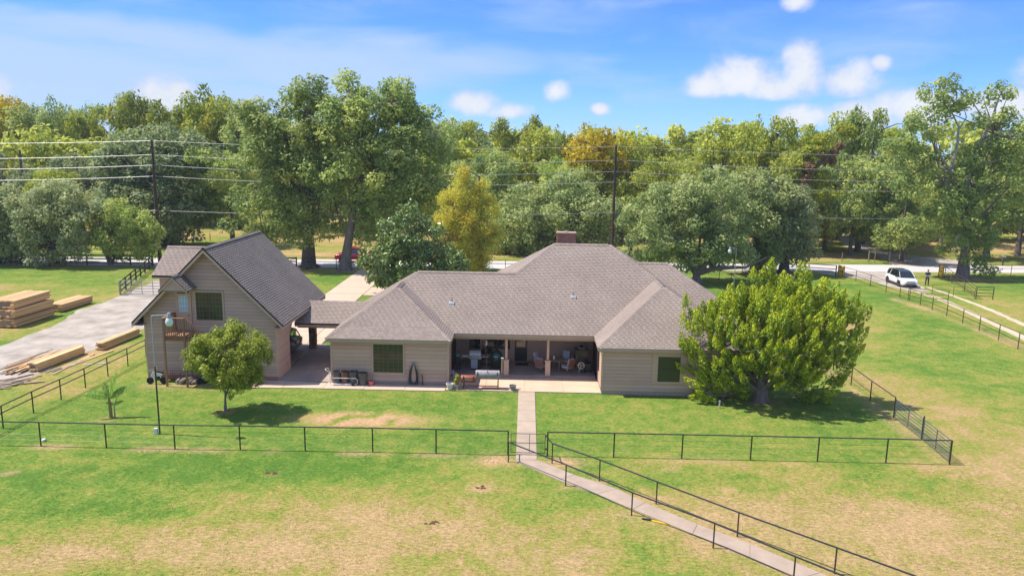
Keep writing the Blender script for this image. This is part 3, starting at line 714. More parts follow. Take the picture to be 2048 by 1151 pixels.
def window(parent, x0, x1, z0, z1, y, trim=.12, split=1, rail=True, grid=(0, 0), fmat='frame_d', tmat='trim', gmat='glass', deep=.10, label=None, wide_trim=None, face=-1, trimproud=.045):
    """window in a wall facing -y; sub-parts trim, frame, pane, muntin"""
    w = MB()   # sill / reveal body
    w.box(x0-.02, x1+.02, y-.02, y+deep, z0-.02, z1+.02)
    win = w.build('window', M['frame_d'], parent)
    if label: win['label'] = label
    t = wide_trim or (trim, trim, trim, trim); yf = y-.02-trimproud
    for (a, b, c, d) in ((x0-t[0], x0, z0-t[2], z1+t[3]), (x1, x1+t[1], z0-t[2], z1+t[3]), (x0, x1, z1, z1+t[3]), (x0, x1, z0-t[2], z0)):
        if b-a > .005 and d-c > .005: MB().box(a, b, yf, y+.002, c, d).build('trim_board', M[tmat], win)
    fw_ = .045; xs = [x0+(x1-x0)*i/split for i in range(split+1)]; yy = y-.035
    fr = MB().box(x0, x1, yy-.02, yy+.0, z1-fw_, z1).box(x0, x1, yy-.02, yy, z0, z0+fw_)
    for i, x in enumerate(xs):
        wd = fw_*(.5 if 0 < i < split else 1); fr.box(max(x-wd, x0), min(x+wd, x1), yy-.022, yy-.001, z0+fw_, z1-fw_)
    fr.build('frame', M[fmat], win)
    zm = (z0+z1)/2
    for i in range(split):
        rows = ((z0+fw_, zm-.02), (zm+.02, z1-fw_)) if rail else ((z0+fw_, z1-fw_),)
        if rail: MB().box(xs[i]+fw_, xs[i+1]-fw_, yy-.021, yy-.002, zm-.02, zm+.02).build('meeting_rail', M[fmat], win)
        for (a, b) in rows:
            MB().box(xs[i]+.04, xs[i+1]-.04, yy-.008, yy-.003, a, b).build('pane', M[gmat], win)
            if grid[0]:
                g = MB()
                for c in range(1, grid[0]):
                    x = xs[i]+(xs[i+1]-xs[i])*c/grid[0]; g.box(x-.009, x+.009, yy-.014, yy-.009, a, b)
                for c in range(1, grid[1]):
                    z = a+(b-a)*c/grid[1]; g.box(xs[i]+fw_, xs[i+1]-fw_, yy-.0135, yy-.0085, z-.009, z+.009)
                g.build('muntin', M['muntin'], win)
    return win

# ------------------------------------------------------------------ main house
EZ = 2.95; RS = 2/3
house = empty('ranch_house', (0, 46, 0), 'low tan ranch house with grey brown hipped shingle roof and brick chimney', 'house')
def rz(d): return EZ+RS*d
ZA = rz(3.82); ZL = rz(4.7); ZH = rz(7.3); ZR = rz(4.45); ZW = rz(5.22)
planes = {
 'LF': [(-12.02, 43.8, EZ), (-4.38, 43.8, EZ), (-8.2, 47.62, ZA)],
 'RF': [(4.39, 42.8, EZ), (13.29, 42.8, EZ), (8.84, 47.25, ZR)],
 'LR': [(-4.38, 43.8, EZ), (-4.38, 45.7, EZ), (-8.2, 49.52, ZA), (-8.2, 47.62, ZA)],
 'LL': [(-12.02, 43.8, EZ), (-12.02, 55.1, EZ), (-7.32, 50.4, ZL), (-8.2, 49.52, ZA), (-8.2, 47.62, ZA)],
 'MF': [(-4.38, 45.7, EZ), (4.39, 45.7, EZ), (8.84, 50.15, ZR), (5.99, 53.0, ZH), (2.05, 53.0, ZH), (-.55, 50.4, ZL), (-7.32, 50.4, ZL), (-8.2, 49.52, ZA)],
 'RL': [(4.39, 45.7, EZ), (4.39, 42.8, EZ), (8.84, 47.25, ZR), (8.84, 50.15, ZR)],
 'RR': [(13.29, 42.8, EZ), (13.29, 60.3, EZ), (5.99, 53.0, ZH), (8.84, 50.15, ZR), (8.84, 47.25, ZR)],
 'HL': [(-5.25, 60.3, EZ), (-5.25, 55.1, EZ), (-.55, 50.4, ZL), (2.05, 53.0, ZH)],
 'HB': [(13.29, 60.3, EZ), (-5.25, 60.3, EZ), (2.05, 53.0, ZH), (5.99, 53.0, ZH)],
 'LB': [(-5.25, 55.1, EZ), (-12.02, 55.1, EZ), (-7.32, 50.4, ZL), (-.55, 50.4, ZL)],
 'WF': [(13.29, 48.78, EZ), (15.5, 48.78, EZ), (10.28, 54, ZW), (8.07, 54, ZW)],
 'WR': [(15.5, 48.78, EZ), (15.5, 59.22, EZ), (10.28, 54, ZW)],
 'WB': [(15.5, 59.22, EZ), (13.29, 59.22, EZ), (8.07, 54, ZW), (10.28, 54, ZW)],
}
rb = MB()
for k, pl in planes.items(): rb.add([(x, y, z-.004) for x, y, z in pl], [list(range(len(pl)))], .3)
roof = rb.build('roof', M['shingle'], house, fix=False)
field = MB(); single = []; cnt = [0]
for i, (k, pl) in enumerate(planes.items()):
    if k in ('LF', 'RF'): 
        shingle_plane(pl, None, field, 10+i, single, 7, mat=M['shingle'], parent=roof, counter=cnt)
    else: shingle_plane(pl, None, field, 10+i)
o = field.build('shingle_courses', M['shingle'], roof, fix=False); tag(o, kind='stuff')
caps = MB()
for a, b in (((-12.02, 43.8, EZ), (-8.2, 47.62, ZA)), ((-4.38, 43.8, EZ), (-8.2, 47.62, ZA)), ((-8.2, 47.62, ZA), (-8.2, 49.52, ZA)), ((-8.2, 49.52, ZA), (-7.32, 50.4, ZL)), ((-7.32, 50.4, ZL), (-.55, 50.4, ZL)),
             ((-.55, 50.4, ZL), (2.05, 53, ZH)), ((2.05, 53, ZH), (5.99, 53, ZH)), ((8.84, 50.15, ZR), (5.99, 53, ZH)), ((8.84, 47.25, ZR), (8.84, 50.15, ZR)), ((4.39, 42.8, EZ), (8.84, 47.25, ZR)), ((13.29, 42.8, EZ), (8.84, 47.25, ZR)),
             ((10.28, 54, ZW), (8.07, 54, ZW)), ((15.5, 48.78, EZ), (10.28, 54, ZW)), ((15.5, 59.22, EZ), (10.28, 54, ZW)), ((-12.02, 55.1, EZ), (-7.32, 50.4, ZL)), ((-5.25, 60.3, EZ), (2.05, 53, ZH)), ((13.29, 60.3, EZ), (5.99, 53, ZH))):
    hipcaps(a, b, caps)
o = caps.build('hip_and_ridge_caps', M['shingle'], roof, fix=False); tag(o, kind='stuff')
# fascia boards along the eaves
def fascia(par, pts, z, h=.2, t=.03, mat='fascia'):
    for (x0, y0), (x1, y1) in pts:
        MB().bar((x0, y0, z-h/2-.008), (x1, y1, z-h/2-.008), t, h).build('fascia_board', M[mat], par)
fascia(house, [((-12.0, 43.83), (-4.4, 43.83)), ((-4.41, 43.86), (-4.41, 45.7)), ((-4.36, 45.73), (4.37, 45.73)), ((4.42, 45.7), (4.42, 42.86)), ((4.4, 42.83), (13.28, 42.83)), ((13.26, 42.86), (13.26, 48.8)), ((13.28, 48.81), (15.48, 48.81)), ((15.47, 48.84), (15.47, 59.2)), ((-11.99, 43.86), (-11.99, 55.08))], EZ)
sf = MB().box(-11.97, -4.43, 43.85, 45.69, EZ-.17, EZ-.15).box(-11.97, 13.23, 45.75, 60.2, EZ-.165, EZ-.145).box(4.44, 13.24, 42.85, 45.69, EZ-.17, EZ-.15).box(13.24, 15.45, 48.84, 59.2, EZ-.168, EZ-.148)
sf.build('soffit', M['soffit'], house)
# walls
def wallbox(par, x0, x1, y0, y1, z0, z1, mat='shade_backing'): return MB().box(x0, x1, y0, y1, z0, z1).build('wall', M[mat], par)
WT = EZ-.18
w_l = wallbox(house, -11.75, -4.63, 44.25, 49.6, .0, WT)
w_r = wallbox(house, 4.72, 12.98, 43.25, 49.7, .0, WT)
w_b = wallbox(house, -11.75, 12.98, 49.62, 60.0, .0, WT+.004, 'siding')
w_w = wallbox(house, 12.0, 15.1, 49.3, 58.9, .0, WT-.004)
# window openings measured on the left wing
LWN = (-9.20, -7.36, .76, 2.56)
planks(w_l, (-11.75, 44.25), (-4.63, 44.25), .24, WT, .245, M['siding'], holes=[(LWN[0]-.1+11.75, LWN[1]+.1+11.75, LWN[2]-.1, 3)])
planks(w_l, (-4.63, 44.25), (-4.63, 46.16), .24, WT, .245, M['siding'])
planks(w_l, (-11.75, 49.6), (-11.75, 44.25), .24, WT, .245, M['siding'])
for x, y in ((-11.77, 44.235), (-4.61, 44.235)): MB().box(x-.06, x+.06, y-.03, y+.06, .2, WT).build('corner_board', M['trim'], w_l)
MB().box(-11.78, -4.6, 44.215, 44.3, -.05, .23).build('foundation', M['footing'], house)
window(house, *LWN, 44.25, trim=.09, split=2, rail=True, grid=(3, 4), fmat='frame_b', tmat='trim', label='wide twin window of the left wing with brown grids')
RWN = (8.0, 9.32, .86, 2.4)
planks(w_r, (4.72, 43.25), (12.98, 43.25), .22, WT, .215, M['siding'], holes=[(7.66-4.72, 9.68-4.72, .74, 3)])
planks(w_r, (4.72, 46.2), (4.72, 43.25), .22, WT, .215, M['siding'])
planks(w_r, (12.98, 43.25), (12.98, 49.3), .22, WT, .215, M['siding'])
for x, y in ((4.7, 43.235), (13.0, 43.235)): MB().box(x-.06, x+.06, y-.03, y+.06, .2, WT).build('corner_board', M['trim'], w_r)
MB().box(4.7, 13.0, 43.2, 43.3, -.05, .21).build('foundation', M['footing'], house)
MB().box(12.2, 13.02, 43.12, 43.198, -.05, .34).build('brick_ledge', M['brick'], house)
window(house, *RWN, 43.25, split=1, rail=True, fmat='frame_d', tmat='trim', wide_trim=(.34, .36, .12, .36), label='square dark window of the right wing in broad tan trim', trimproud=.05)
# right wing inner wall (facing the patio): dark narrow window and vertical edge
MB().box(4.66, 4.72, 45.0, 45.45, .9, 2.4).build('side_window', M['glassd'], house)
# porch back wall pieces
yb = 49.62
def bx(px, py): v = onY(px, py, yb); return v.x, v.z

def door(x0, x1, z0, z1, label):
    d = MB().box(x0, x1, yb-.06, yb-.005, z0, z1).build('door', M['blackm'], house); d['label'] = label
    MB().box(x0-.1, x0, yb-.075, yb-.003, z0, z1+.08).build('door_jamb', M['trim'], d); MB().box(x1, x1+.1, yb-.075, yb-.003, z0, z1+.08).build('door_jamb', M['trim'], d)
    MB().box(x0+.12, x1-.12, yb-.068, yb-.061, z0+.95, z1-.12).build('pane', M['glassd'], d); MB().box(x0+.1, x1-.1, yb-.072, yb-.061, z0+.12, z0+.85).build('kick_panel', M['frame_d'], d)
    MB().lathe([(.0, -.03), (.035, -.02), (.035, .02), (0, .03)], (x1-.07, yb-.085, z0+1.05), 8).build('handle', M['steel'], d)

door(-3.72, -2.98, .17, 2.3, 'dark storm door at the left end of the porch')
door(-.62, .24, .17, 2.3, 'black storm door beside the porch post')
window(house, -2.62, -.92, .95, 2.35, yb, trim=.1, split=2, rail=True, grid=(3, 2), fmat='frame_b', tmat='trim', label='picture window behind the grill', gmat='glass')
window(house, 2.12, 3.42, 1.75, 2.35, yb, trim=.1, split=2, rail=False, grid=(2, 1), fmat='frame_d', tmat='trim', wide_trim=(.2, .3, .12, .12), label='small high dark window over the porch table')
MB().box(-4.6, 4.6, yb-.05, yb-.002, .17, .3).build('skirting', M['walkc'], house)
MB().box(-4.58, 4.66, 46.0, 46.22, EZ-.42, EZ-.175).build('porch_beam', M['fascia'], house)
for x in (-1.1, 1.55):
    p = MB().box(x-.075, x+.075, 46.22, 46.37, .17, EZ-.16).build('post', M['trim'], house)
    MB().box(x-.16, x+.16, 46.13, 46.46, .17, 1.12).build('pedestal', M['trim'], p); MB().box(x-.19, x+.19, 46.10, 46.49, 1.12, 1.17).build('cap', M['trim'], p)
# flood light on the right wing corner
f = MB().lathe([(0.02, 0), (.05, .02), (.09, .12), (.09, .13), (0, .13)], (4.63, 43.05, EZ-.42), 10).build('flood_light', M['white'], house)
# roof vents
for x, y, h in ((-4.75, 47.95, .34), (3.2, 48.6, .32)):
    z = rz(y-45.7); v = MB().lathe([(.13, 0), (.11, .03), (.045, .05), (.045, h), (0, h)], (x, y, z), 10).build('vent_pipe', M['galv'], house)
    MB().box(x-.17, x+.17, y-.2, y+.14, z-.14, z+.03).build('flashing', M['white'], v)
# chimney, brick by brick
ch = MB().box(2.28, 3.62, 54.2, 54.9, 6.5, 8.36).build('chimney', M['mortar'], house)
br = MB(); rr = random.Random(3); z = 7.0; row = 0
while z < 8.36:
    for (axis, a0, a1, c) in (('x', 2.28, 3.62, 54.2), ('x', 2.28, 3.62, 54.9), ('y', 54.2, 54.9, 2.28), ('y', 54.2, 54.9, 3.62)):
        t = a0-(row % 2)*.1
        while t < a1:
            s0, s1 = max(t, a0), min(t+.19, a1); t += .205
            if s1-s0 < .03: continue
            tone = rr.uniform(.1, .9); e = .012
            if axis == 'x': br.box(s0, s1, min(c, c)-e, c+e, z, z+.062, tone)
            else: br.box(c-e, c+e, s0, s1, z, z+.062, tone)
    z += .075; row += 1
tag(br.build('brickwork', M['brick'], ch, fix=False), kind='stuff')
cp = MB().box(2.22, 3.68, 54.14, 54.96, 8.37, 8.46); cp.build('cap', M['brick'], ch)
cr = MB().box(2.25, 3.65, 54.17, 54.93, 8.46, 8.5); cr.build('crown', M['walkc'], ch)
MB().lathe([(.14, 0), (.14, .06), (.1, .07), (0, .07)], (2.95, 54.55, 8.5), 10).build('flue', M['terra'], ch)

# ------------------------------------------------------------------ garage
gar = empty('garage', (-19.2, 48, 0), 'tall tan garage with steep grey shingle roof and outside stair', 'garage')
GX0, GX1, GYF, GYB = -23.3, -15.2, 44.5, 53.1; XR = -19.2; GR = 8.30; GE = 3.67; GW = 4.63
def gz(x): return GR-abs(x-XR)*1.0
gp_R = [(XR+GW, 43.9, GE), (XR+GW, 53.55, GE), (XR, 53.55, GR), (XR, 43.9, GR)]
gp_L = [(XR-GW, 53.55, GE), (XR-GW, 43.9, GE), (XR, 43.9, GR), (XR, 53.55, GR)]
rb = MB()
for pl in (gp_R, gp_L): rb.prism([(x, y, z-.004) for x, y, z in pl], (0, 0, -.10))
groof = rb.build('roof', M['shingle_g'], gar)
gf = MB(); single = []; cnt = [0]
shingle_plane(gp_R, None, gf, 55, single, 9, lift=.03, mat=M['shingle_g'], parent=groof, counter=cnt); shingle_plane(gp_L, None, gf, 56)
tag(gf.build('shingle_courses', M['shingle_g'], groof, fix=False), kind='stuff')
cp = MB(); hipcaps((XR, 43.9, GR), (XR, 53.55, GR), cp); tag(cp.build('ridge_caps', M['shingle_g'], groof, fix=False), kind='stuff')
# rake boards and eave fascia
for s in (1, -1):
    for y in (43.92, 53.53):
        MB().prism([(XR, y-.02, GR-.01), (XR+s*GW, y-.02, GE-.01), (XR+s*GW, y-.02, GE-.30), (XR, y-.02, GR-.30)], (0, .04, 0)).build('rake_board', M['trim'], gar)
    MB().box(*(sorted((XR+s*(GW-.01), XR+s*(GW-.04)))), 43.95, 53.5, GE-.24, GE-.02).build('fascia_board', M['fascia'], gar)
    MB().box(*(sorted((XR+s*(GW-.05), XR+s*4.0))), 43.95, 53.5, GE-.2, GE-.18).build('soffit', M['soffit'], gar)
wt_ = 4.16
body_ = MB()
body_.prism([(GX0, GYF, 0), (GX1, GYF, 0), (GX1, GYF, wt_), (XR, GYF, GR-.14), (GX0, GYF, wt_)], (0, .2, 0))
gw = body_.build('wall', M['shade_backing'], gar)
MB().prism([(GX0, GYB, 0), (-18.2, GYB, 0), (-18.2, GYB, 3.0), (GX1, GYB, 3.0), (GX1, GYB, wt_), (XR, GYB, GR-.14), (GX0, GYB, wt_)], (0, -.2, 0)).build('wall', M['siding_g'], gar)
wl = MB().box(GX0, GX0+.2, GYF+.2, GYB-.2, 0, wt_).build('wall', M['siding_g'], gar)
# right wall: solid front stretch, then a wide opening with clipped corners
wr = MB().box(GX1-.2, GX1, GYF+.2, 46.95, 0, wt_).box(GX1-.2, GX1, 46.95, GYB-.2, 3.0, wt_).prism([(GX1, 46.95, 3.0), (GX1, 46.95, 2.3), (GX1, 47.7, 3.0)], (-.2, 0, 0)).box(GX1-.2, GX1, 52.75, GYB-.2, 0, 3.0).build('wall', M['siding_g'], gar)
planks(wr, (GX1, GYF), (GX1, 46.95), .12, 3.0, .215, M['siding_g'])
planks(wr, (GX1, GYF), (GX1, GYB), 3.0, wt_-.1, .215, M['siding_g'])
planks(wl, (GX0, GYB), (GX0, GYF), .12, wt_-.1, .215, M['siding_g'])
GWN = (-20.06, -18.42, 3.78, 5.52); GDR = (-21.2, -20.45, 3.12, 5.42)
holes = [(GWN[0]-.1, GWN[1]+.1, GWN[2]-.1, GWN[3]+.1), (GDR[0]-.12, GDR[1]+.12, 3.0, GDR[3]+.1)]
def halfat(z): return 4.05 if z < wt_ else max(0, (GR-.16-z))
gable_planks(gw, GYF, XR-.05, halfat, .28, GR-.2, .215, M['siding_g'], holes)
MB().box(GX0-.03, GX1+.03, GYF-.04, GYF+.1, -.05, .27).build('foundation', M['brick'], gar)
for x in (GX0, GX1): MB().box(x-.06, x+.06, GYF-.035, GYF+.06, .25, wt_-.05).build('corner_board', M['trim'], gar)
window(gar, *GWN, GYF, trim=.09, split=2, rail=True, grid=(4, 3), fmat='frame_b', tmat='trim', label='large twin window high in the garage gable')
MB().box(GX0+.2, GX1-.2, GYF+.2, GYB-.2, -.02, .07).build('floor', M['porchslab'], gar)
# upper door
d = MB().box(GDR[0], GDR[1], GYF-.045, GYF+.05, GDR[2], GDR[3]).build('door', M['trim'], gar); d['label'] = 'tan upper door with a white gridded pane at the top of the stair'
MB().box(GDR[0]-.1, GDR[0], GYF-.06, GYF+.02, GDR[2], GDR[3]+.1).build('door_jamb', M['trim'], d); MB().box(GDR[1], GDR[1]+.1, GYF-.06, GYF+.02, GDR[2], GDR[3]+.1).build('door_jamb', M['trim'], d)
MB().box(GDR[0]+.12, GDR[1]-.12, GYF-.056, GYF-.046, 4.3, 5.28).build('pane', mk('pale_blue_pane', (.42, .55, .66), (.30, .45, .58), scale=3, rough=.15), d)
g = MB()
for i in range(4): x = GDR[0]+.12+(.51)*i/3; g.box(x-.012, x+.012, GYF-.064, GYF-.057, 4.3, 5.28)
for i in range(4): z = 4.3+.98*i/3; g.box(GDR[0]+.11, GDR[1]-.11, GYF-.0635, GYF-.0565, z-.012, z+.012)
g.build('muntin', M['white'], d)
MB().lathe([(0, -.03), (.035, -.02), (.035, .02), (0, .03)], (GDR[1]-.07, GYF-.08, 4.05), 8).build('handle', M['blackm'], d)
# hood over the door
hd = MB(); HX = -20.82; hy = 43.15
hpR = [(HX+.86, hy, 5.82), (HX+.86, GYF+.6, 5.82), (HX, GYF+.6, 6.68), (HX, hy, 6.68)]
hpL = [(HX-.86, GYF+.6, 5.82), (HX-.86, hy, 5.82), (HX, hy, 6.68), (HX, GYF+.6, 6.68)]
for pl in (hpR, hpL): hd.prism([(x, y, z-.004) for x, y, z in pl], (0, 0, -.07))
hood = hd.build('door_hood', M['shingle_g'], gar)
hf = MB(); shingle_plane(hpR, None, hf, 60); shingle_plane(hpL, None, hf, 61); hipcaps((HX, hy, 6.68), (HX, GYF, 6.68), hf, w=.12); tag(hf.build('shingle_courses', M['shingle_g'], hood, fix=False), kind='stuff')
MB().prism([(HX-.74, hy+.1, 5.80), (HX+.74, hy+.1, 5.80), (HX, hy+.1, 6.54)], (0, .05, 0)).build('hood_gable', M['siding_g'], hood)
for s in (1, -1): MB().prism([(HX, hy+.02, 6.67), (HX+s*.86, hy+.02, 5.81), (HX+s*.86, hy+.02, 5.62), (HX, hy+.02, 6.48)], (0, .04, 0)).build('rake_board', M['trim'], hood)
MB().box(HX-.74, HX+.74, hy+.16, GYF-.03, 5.72, 5.76).build('soffit', M['soffit'], hood)
# west-facing roof dormer
DZ = 7.68; dy0, dyr, dy1 = 46.6, 49.0, 51.4; de = 6.12; dx0 = -23.75
dpF = [(dx0, dy0, de), (XR-(GR-de)+.02, dy0, de), (XR-(GR-DZ)+.02, dyr, DZ), (dx0, dyr, DZ)]
dpB = [(XR-(GR-de)+.02, dy1, de), (dx0, dy1, de), (dx0, dyr, DZ), (XR-(GR-DZ)+.02, dyr, DZ)]
db = MB()
for pl in (dpF, dpB): db.prism([(x, y, z-.004) for x, y, z in pl], (0, 0, -.10))
dorm = db.build('dormer', M['shingle'], gar)
dfm = MB(); shingle_plane(dpF, None, dfm, 70); shingle_plane(dpB, None, dfm, 71); hipcaps((dx0, dyr, DZ), (XR-(GR-DZ), dyr, DZ), dfm); tag(dfm.build('shingle_courses', M['shingle'], dorm, fix=False), kind='stuff')
MB().prism([(-23.45, 46.95, 3.9), (-23.45, 46.95, de+.1), (-23.45, dyr, DZ-.12), (-23.45, 51.05, de+.1), (-23.45, 51.05, 3.9)], (1.9, 0, 0)).build('dormer_wall', M['siding_g'], dorm)
MB().box(dx0, -21.6, dy0, dy0+.03, de-.2, de-.01).build('fascia_board', M['fascia'], dorm)
# stair and landing
st_ = empty('deck_stair', (-20.8, 43.5, 0)); st_.parent = gar; st_.location = Vector((-20.8, 43.5, 0))-world_off(gar)
DX0, DX1, DY0, DY1, DZt = -21.42, -20.12, 43.0, GYF-.06, 3.14
k = 0; y = DY0
while y < DY1-.05: MB().box(DX0, DX1, y, y+.13, DZt-.035, DZt).build('deck_board', M['deck'], st_); y += .137
MB().box(DX0, DX1, DY0-.04, DY0-.002, DZt-.30, DZt-.002).build('rim_joist', M['deck'], st_); MB().box(DX0-.04, DX0-.002, DY0, DY1, DZt-.30, DZt-.002).build('rim_joist', M['deck'], st_)
for (x, y, zt) in ((DX0+.02, DY0-.09, 4.2), (DX1-.05, DY0-.09, 4.25)): MB().box(x-.05, x+.05, y-.05, y+.05, 0, zt).build('post', M['deck'], st_)
MB().box(DX0-.02, DX0+.07, DY1-.1, DY1, DZt, 4.2).build('post', M['deck'], st_)
MB().box(DX0-.08, DX1+.02, DY0-.16, DY0-.02, 4.2, 4.24).build('handrail', M['deck'], st_); MB().box(DX0-.08, DX0+.06, DY0-.02, DY1, 4.2, 4.24).build('handrail', M['deck'], st_)
for i in range(9): x = DX0+.14+i*(DX1-DX0-.24)/9; MB().box(x-.018, x+.018, DY0-.11, DY0-.075, DZt-.25, 4.2).build('baluster', M['deck'], st_)
for i in range(8): y = DY0+.1+i*.17; MB().box(DX0-.045, DX0-.01, y-.018, y+.018, DZt-.25, 4.2).build('baluster', M['deck'], st_)
SX0, SX1 = DX1, -16.75; n = 16
for i in range(n):
    x = SX0+(SX1-SX0)*i/n; z = DZt-(i+1)*DZt/(n+1); MB().box(x, x+.29, DY0+.02, DY0+1.0, z-.04, z).build('tread', M['deck'], st_)
for y in (DY0-.02, DY0+1.0): MB().prism([(SX0, y, DZt-.02), (SX1, y, .12), (SX1, y, -.02), (SX1-.35, y, -.02), (SX0, y, DZt-.34)], (0, .04, 0)).build('stringer', M['deck'], st_)
for y in (DY0-.04,):
    MB().prism([(SX0, y, DZt+1.08), (SX1, y, 1.12), (SX1, y, 1.06), (SX0, y, DZt+1.02)], (0, .09, 0)).build('handrail', M['deck'], st_)
    for i in range(24):
        t = (i+.5)/24; x = SX0+(SX1-SX0)*t; z = DZt*(1-t); MB().box(x-.018, x+.018, y+.02, y+.055, z-.15, z+1.04).build('baluster', M['deck'], st_)
MB().box(SX1-.05, SX1+.05, DY0-.06, DY0+.04, 0, 1.2).build('post', M['deck'], st_)
for i in range(5):   # loose wedge of boards at the stair foot
    MB().bar((-16.9+i*.16, 43.15, .03+i*.02), (-16.25+i*.10, 43.95, .28+i*.02), .12, .035).build('ramp_board', M['deck'], st_)

# ------------------------------------------------------------------ covered passage between house and garage
cw = empty('covered_passage', (-14, 50.3, 0), 'low shingled roof on a stone column linking garage and house', 'passage roof')
by0, byr, by1, bz0, bzr = 48.0, 50.3, 52.6, 2.87, 3.9
pF = [(-15.18, by0, bz0), (-11.6, by0, bz0), (-10.3, byr, bzr), (-15.18, byr, bzr)]
pB = [(-11.6, by1, bz0), (-15.18, by1, bz0), (-15.18, byr, bzr), (-10.3, byr, bzr)]
b = MB()
for pl in (pF, pB): b.prism([(x, y, z-.004) for x, y, z in pl], (0, 0, -.1))
cr_ = b.build('roof', M['shingle'], cw)
bf = MB(); shingle_plane(pF, None, bf, 80); shingle_plane(pB, None, bf, 81); hipcaps((-15.18, byr, bzr), (-10.4, byr, bzr), bf); tag(bf.build('shingle_courses', M['shingle'], cr_, fix=False), kind='stuff')
MB().box(-15.17, -11.8, by0, by0+.03, bz0-.24, bz0-.02).build('fascia_board', M['fascia'], cw)
MB().box(-15.17, -11.8, by1-.03, by1, bz0-.24, bz0-.02).build('fascia_board', M['fascia'], cw)
MB().box(-15.17, -11.8, by0+.04, by1-.04, bz0-.2, bz0-.17).build('soffit', M['soffit'], cw)
col_ = MB().box(-15.42, -14.98, 52.0, 52.44, 0, 2.7).build('stone_column', M['mortar'], cw)
rr = random.Random(9); z = .0
while z < 2.62:
    h = rr.uniform(.10, .19)
    for (fx, a0, a1, c) in (('y', -15.42, -14.98, 52.0), ('x', 52.0, 52.44, -14.98), ('x', 52.0, 52.44, -15.42)):
        t = a0
        while t < a1-.02:
            w = rr.uniform(.12, .26); e = min(t+w, a1); pr = rr.uniform(.012, .035)
            if fx == 'y': MB().box(t, e-.012, c-pr, c+.01, z, z+h-.014).build('stone', M['stone'], col_)
            else:
                s = 1 if c > -15.2 else -1; x0, x1 = sorted((c-s*.01, c+s*pr)); MB().box(x0, x1, t, e-.012, z, z+h-.014).build('stone', M['stone'], col_)
            t = e
    z += h
for y in (48.5,): MB().box(-15.1, -11.9, y-.07, y+.07, bz0-.42, bz0-.21).build('beam', M['fascia'], cw)
# ------------------------------------------------------------------ trees
def leaf_cloud(cent, rad, n_each, size, r, flat=.75, jitter=.22, outw=.55, up=.25, tones=None, droop=0.0, aspect=.55, shell=.55):
    """cent (k,3) puff centres, rad (k,) radii -> quads (leaf sprays) lying on the outer part of every puff"""
    k = len(cent); N = int(n_each.sum()) if hasattr(n_each, 'sum') else k*n_each
    idx = np.repeat(np.arange(k), n_each); N = len(idx)
    d = r.normal(size=(N, 3)); d /= np.linalg.norm(d, axis=1)[:, None]
    rr = rad[idx]*(shell+(1-shell)*r.random(N)**.6)*(1+r.normal(0, jitter*.5, N))
    p = cent[idx]+d*rr[:, None]*np.array([1, 1, flat])
    p[:, 2] -= droop*r.random(N)*rad[idx]
    nrm = d*outw+r.normal(size=(N, 3))*(1-outw)*.8+np.array([0, 0, up]); nrm /= np.linalg.norm(nrm, axis=1)[:, None]
    t = np.cross(nrm, r.normal(size=(N, 3))); t /= np.linalg.norm(t, axis=1)[:, None]+1e-9; b = np.cross(nrm, t)
    s = size*r.uniform(.6, 1.4, N)
    a1 = t*s[:, None]; b1 = b*(s*aspect)[:, None]
    bend = nrm*(s*.18)[:, None]
    V = np.stack([p-a1-bend, p-b1*1.0, p+a1-bend, p+b1*1.0], 1)
    tone = np.clip((tones[idx] if tones is not None else .5)+r.normal(0, .16, N), 0, 1)
    return V, tone
def cat(parts):
    V = np.concatenate([p[0] for p in parts]); t = np.concatenate([p[1] for p in parts]); return V.reshape(-1, 3), np.arange(len(V)*4).reshape(-1, 4), t
def crown_points(r, n, ells):
    """random branch-end points spread through a union of ellipsoids (cx,cy,cz,rx,ry,rz,weight)"""
    w = np.array([e[6] if len(e) > 6 else e[3]*e[4]+e[3]*e[5] for e in ells]); w = w/w.sum(); out = []
    for e, k in zip(ells, r.multinomial(n, w)):
        d = r.normal(size=(k, 3)); d /= np.linalg.norm(d, axis=1)[:, None]; q = r.uniform(.45, 1, k)**.5
        out.append(np.array(e[:3])+d*q[:, None]*np.array(e[3:6]))
    return np.concatenate(out)
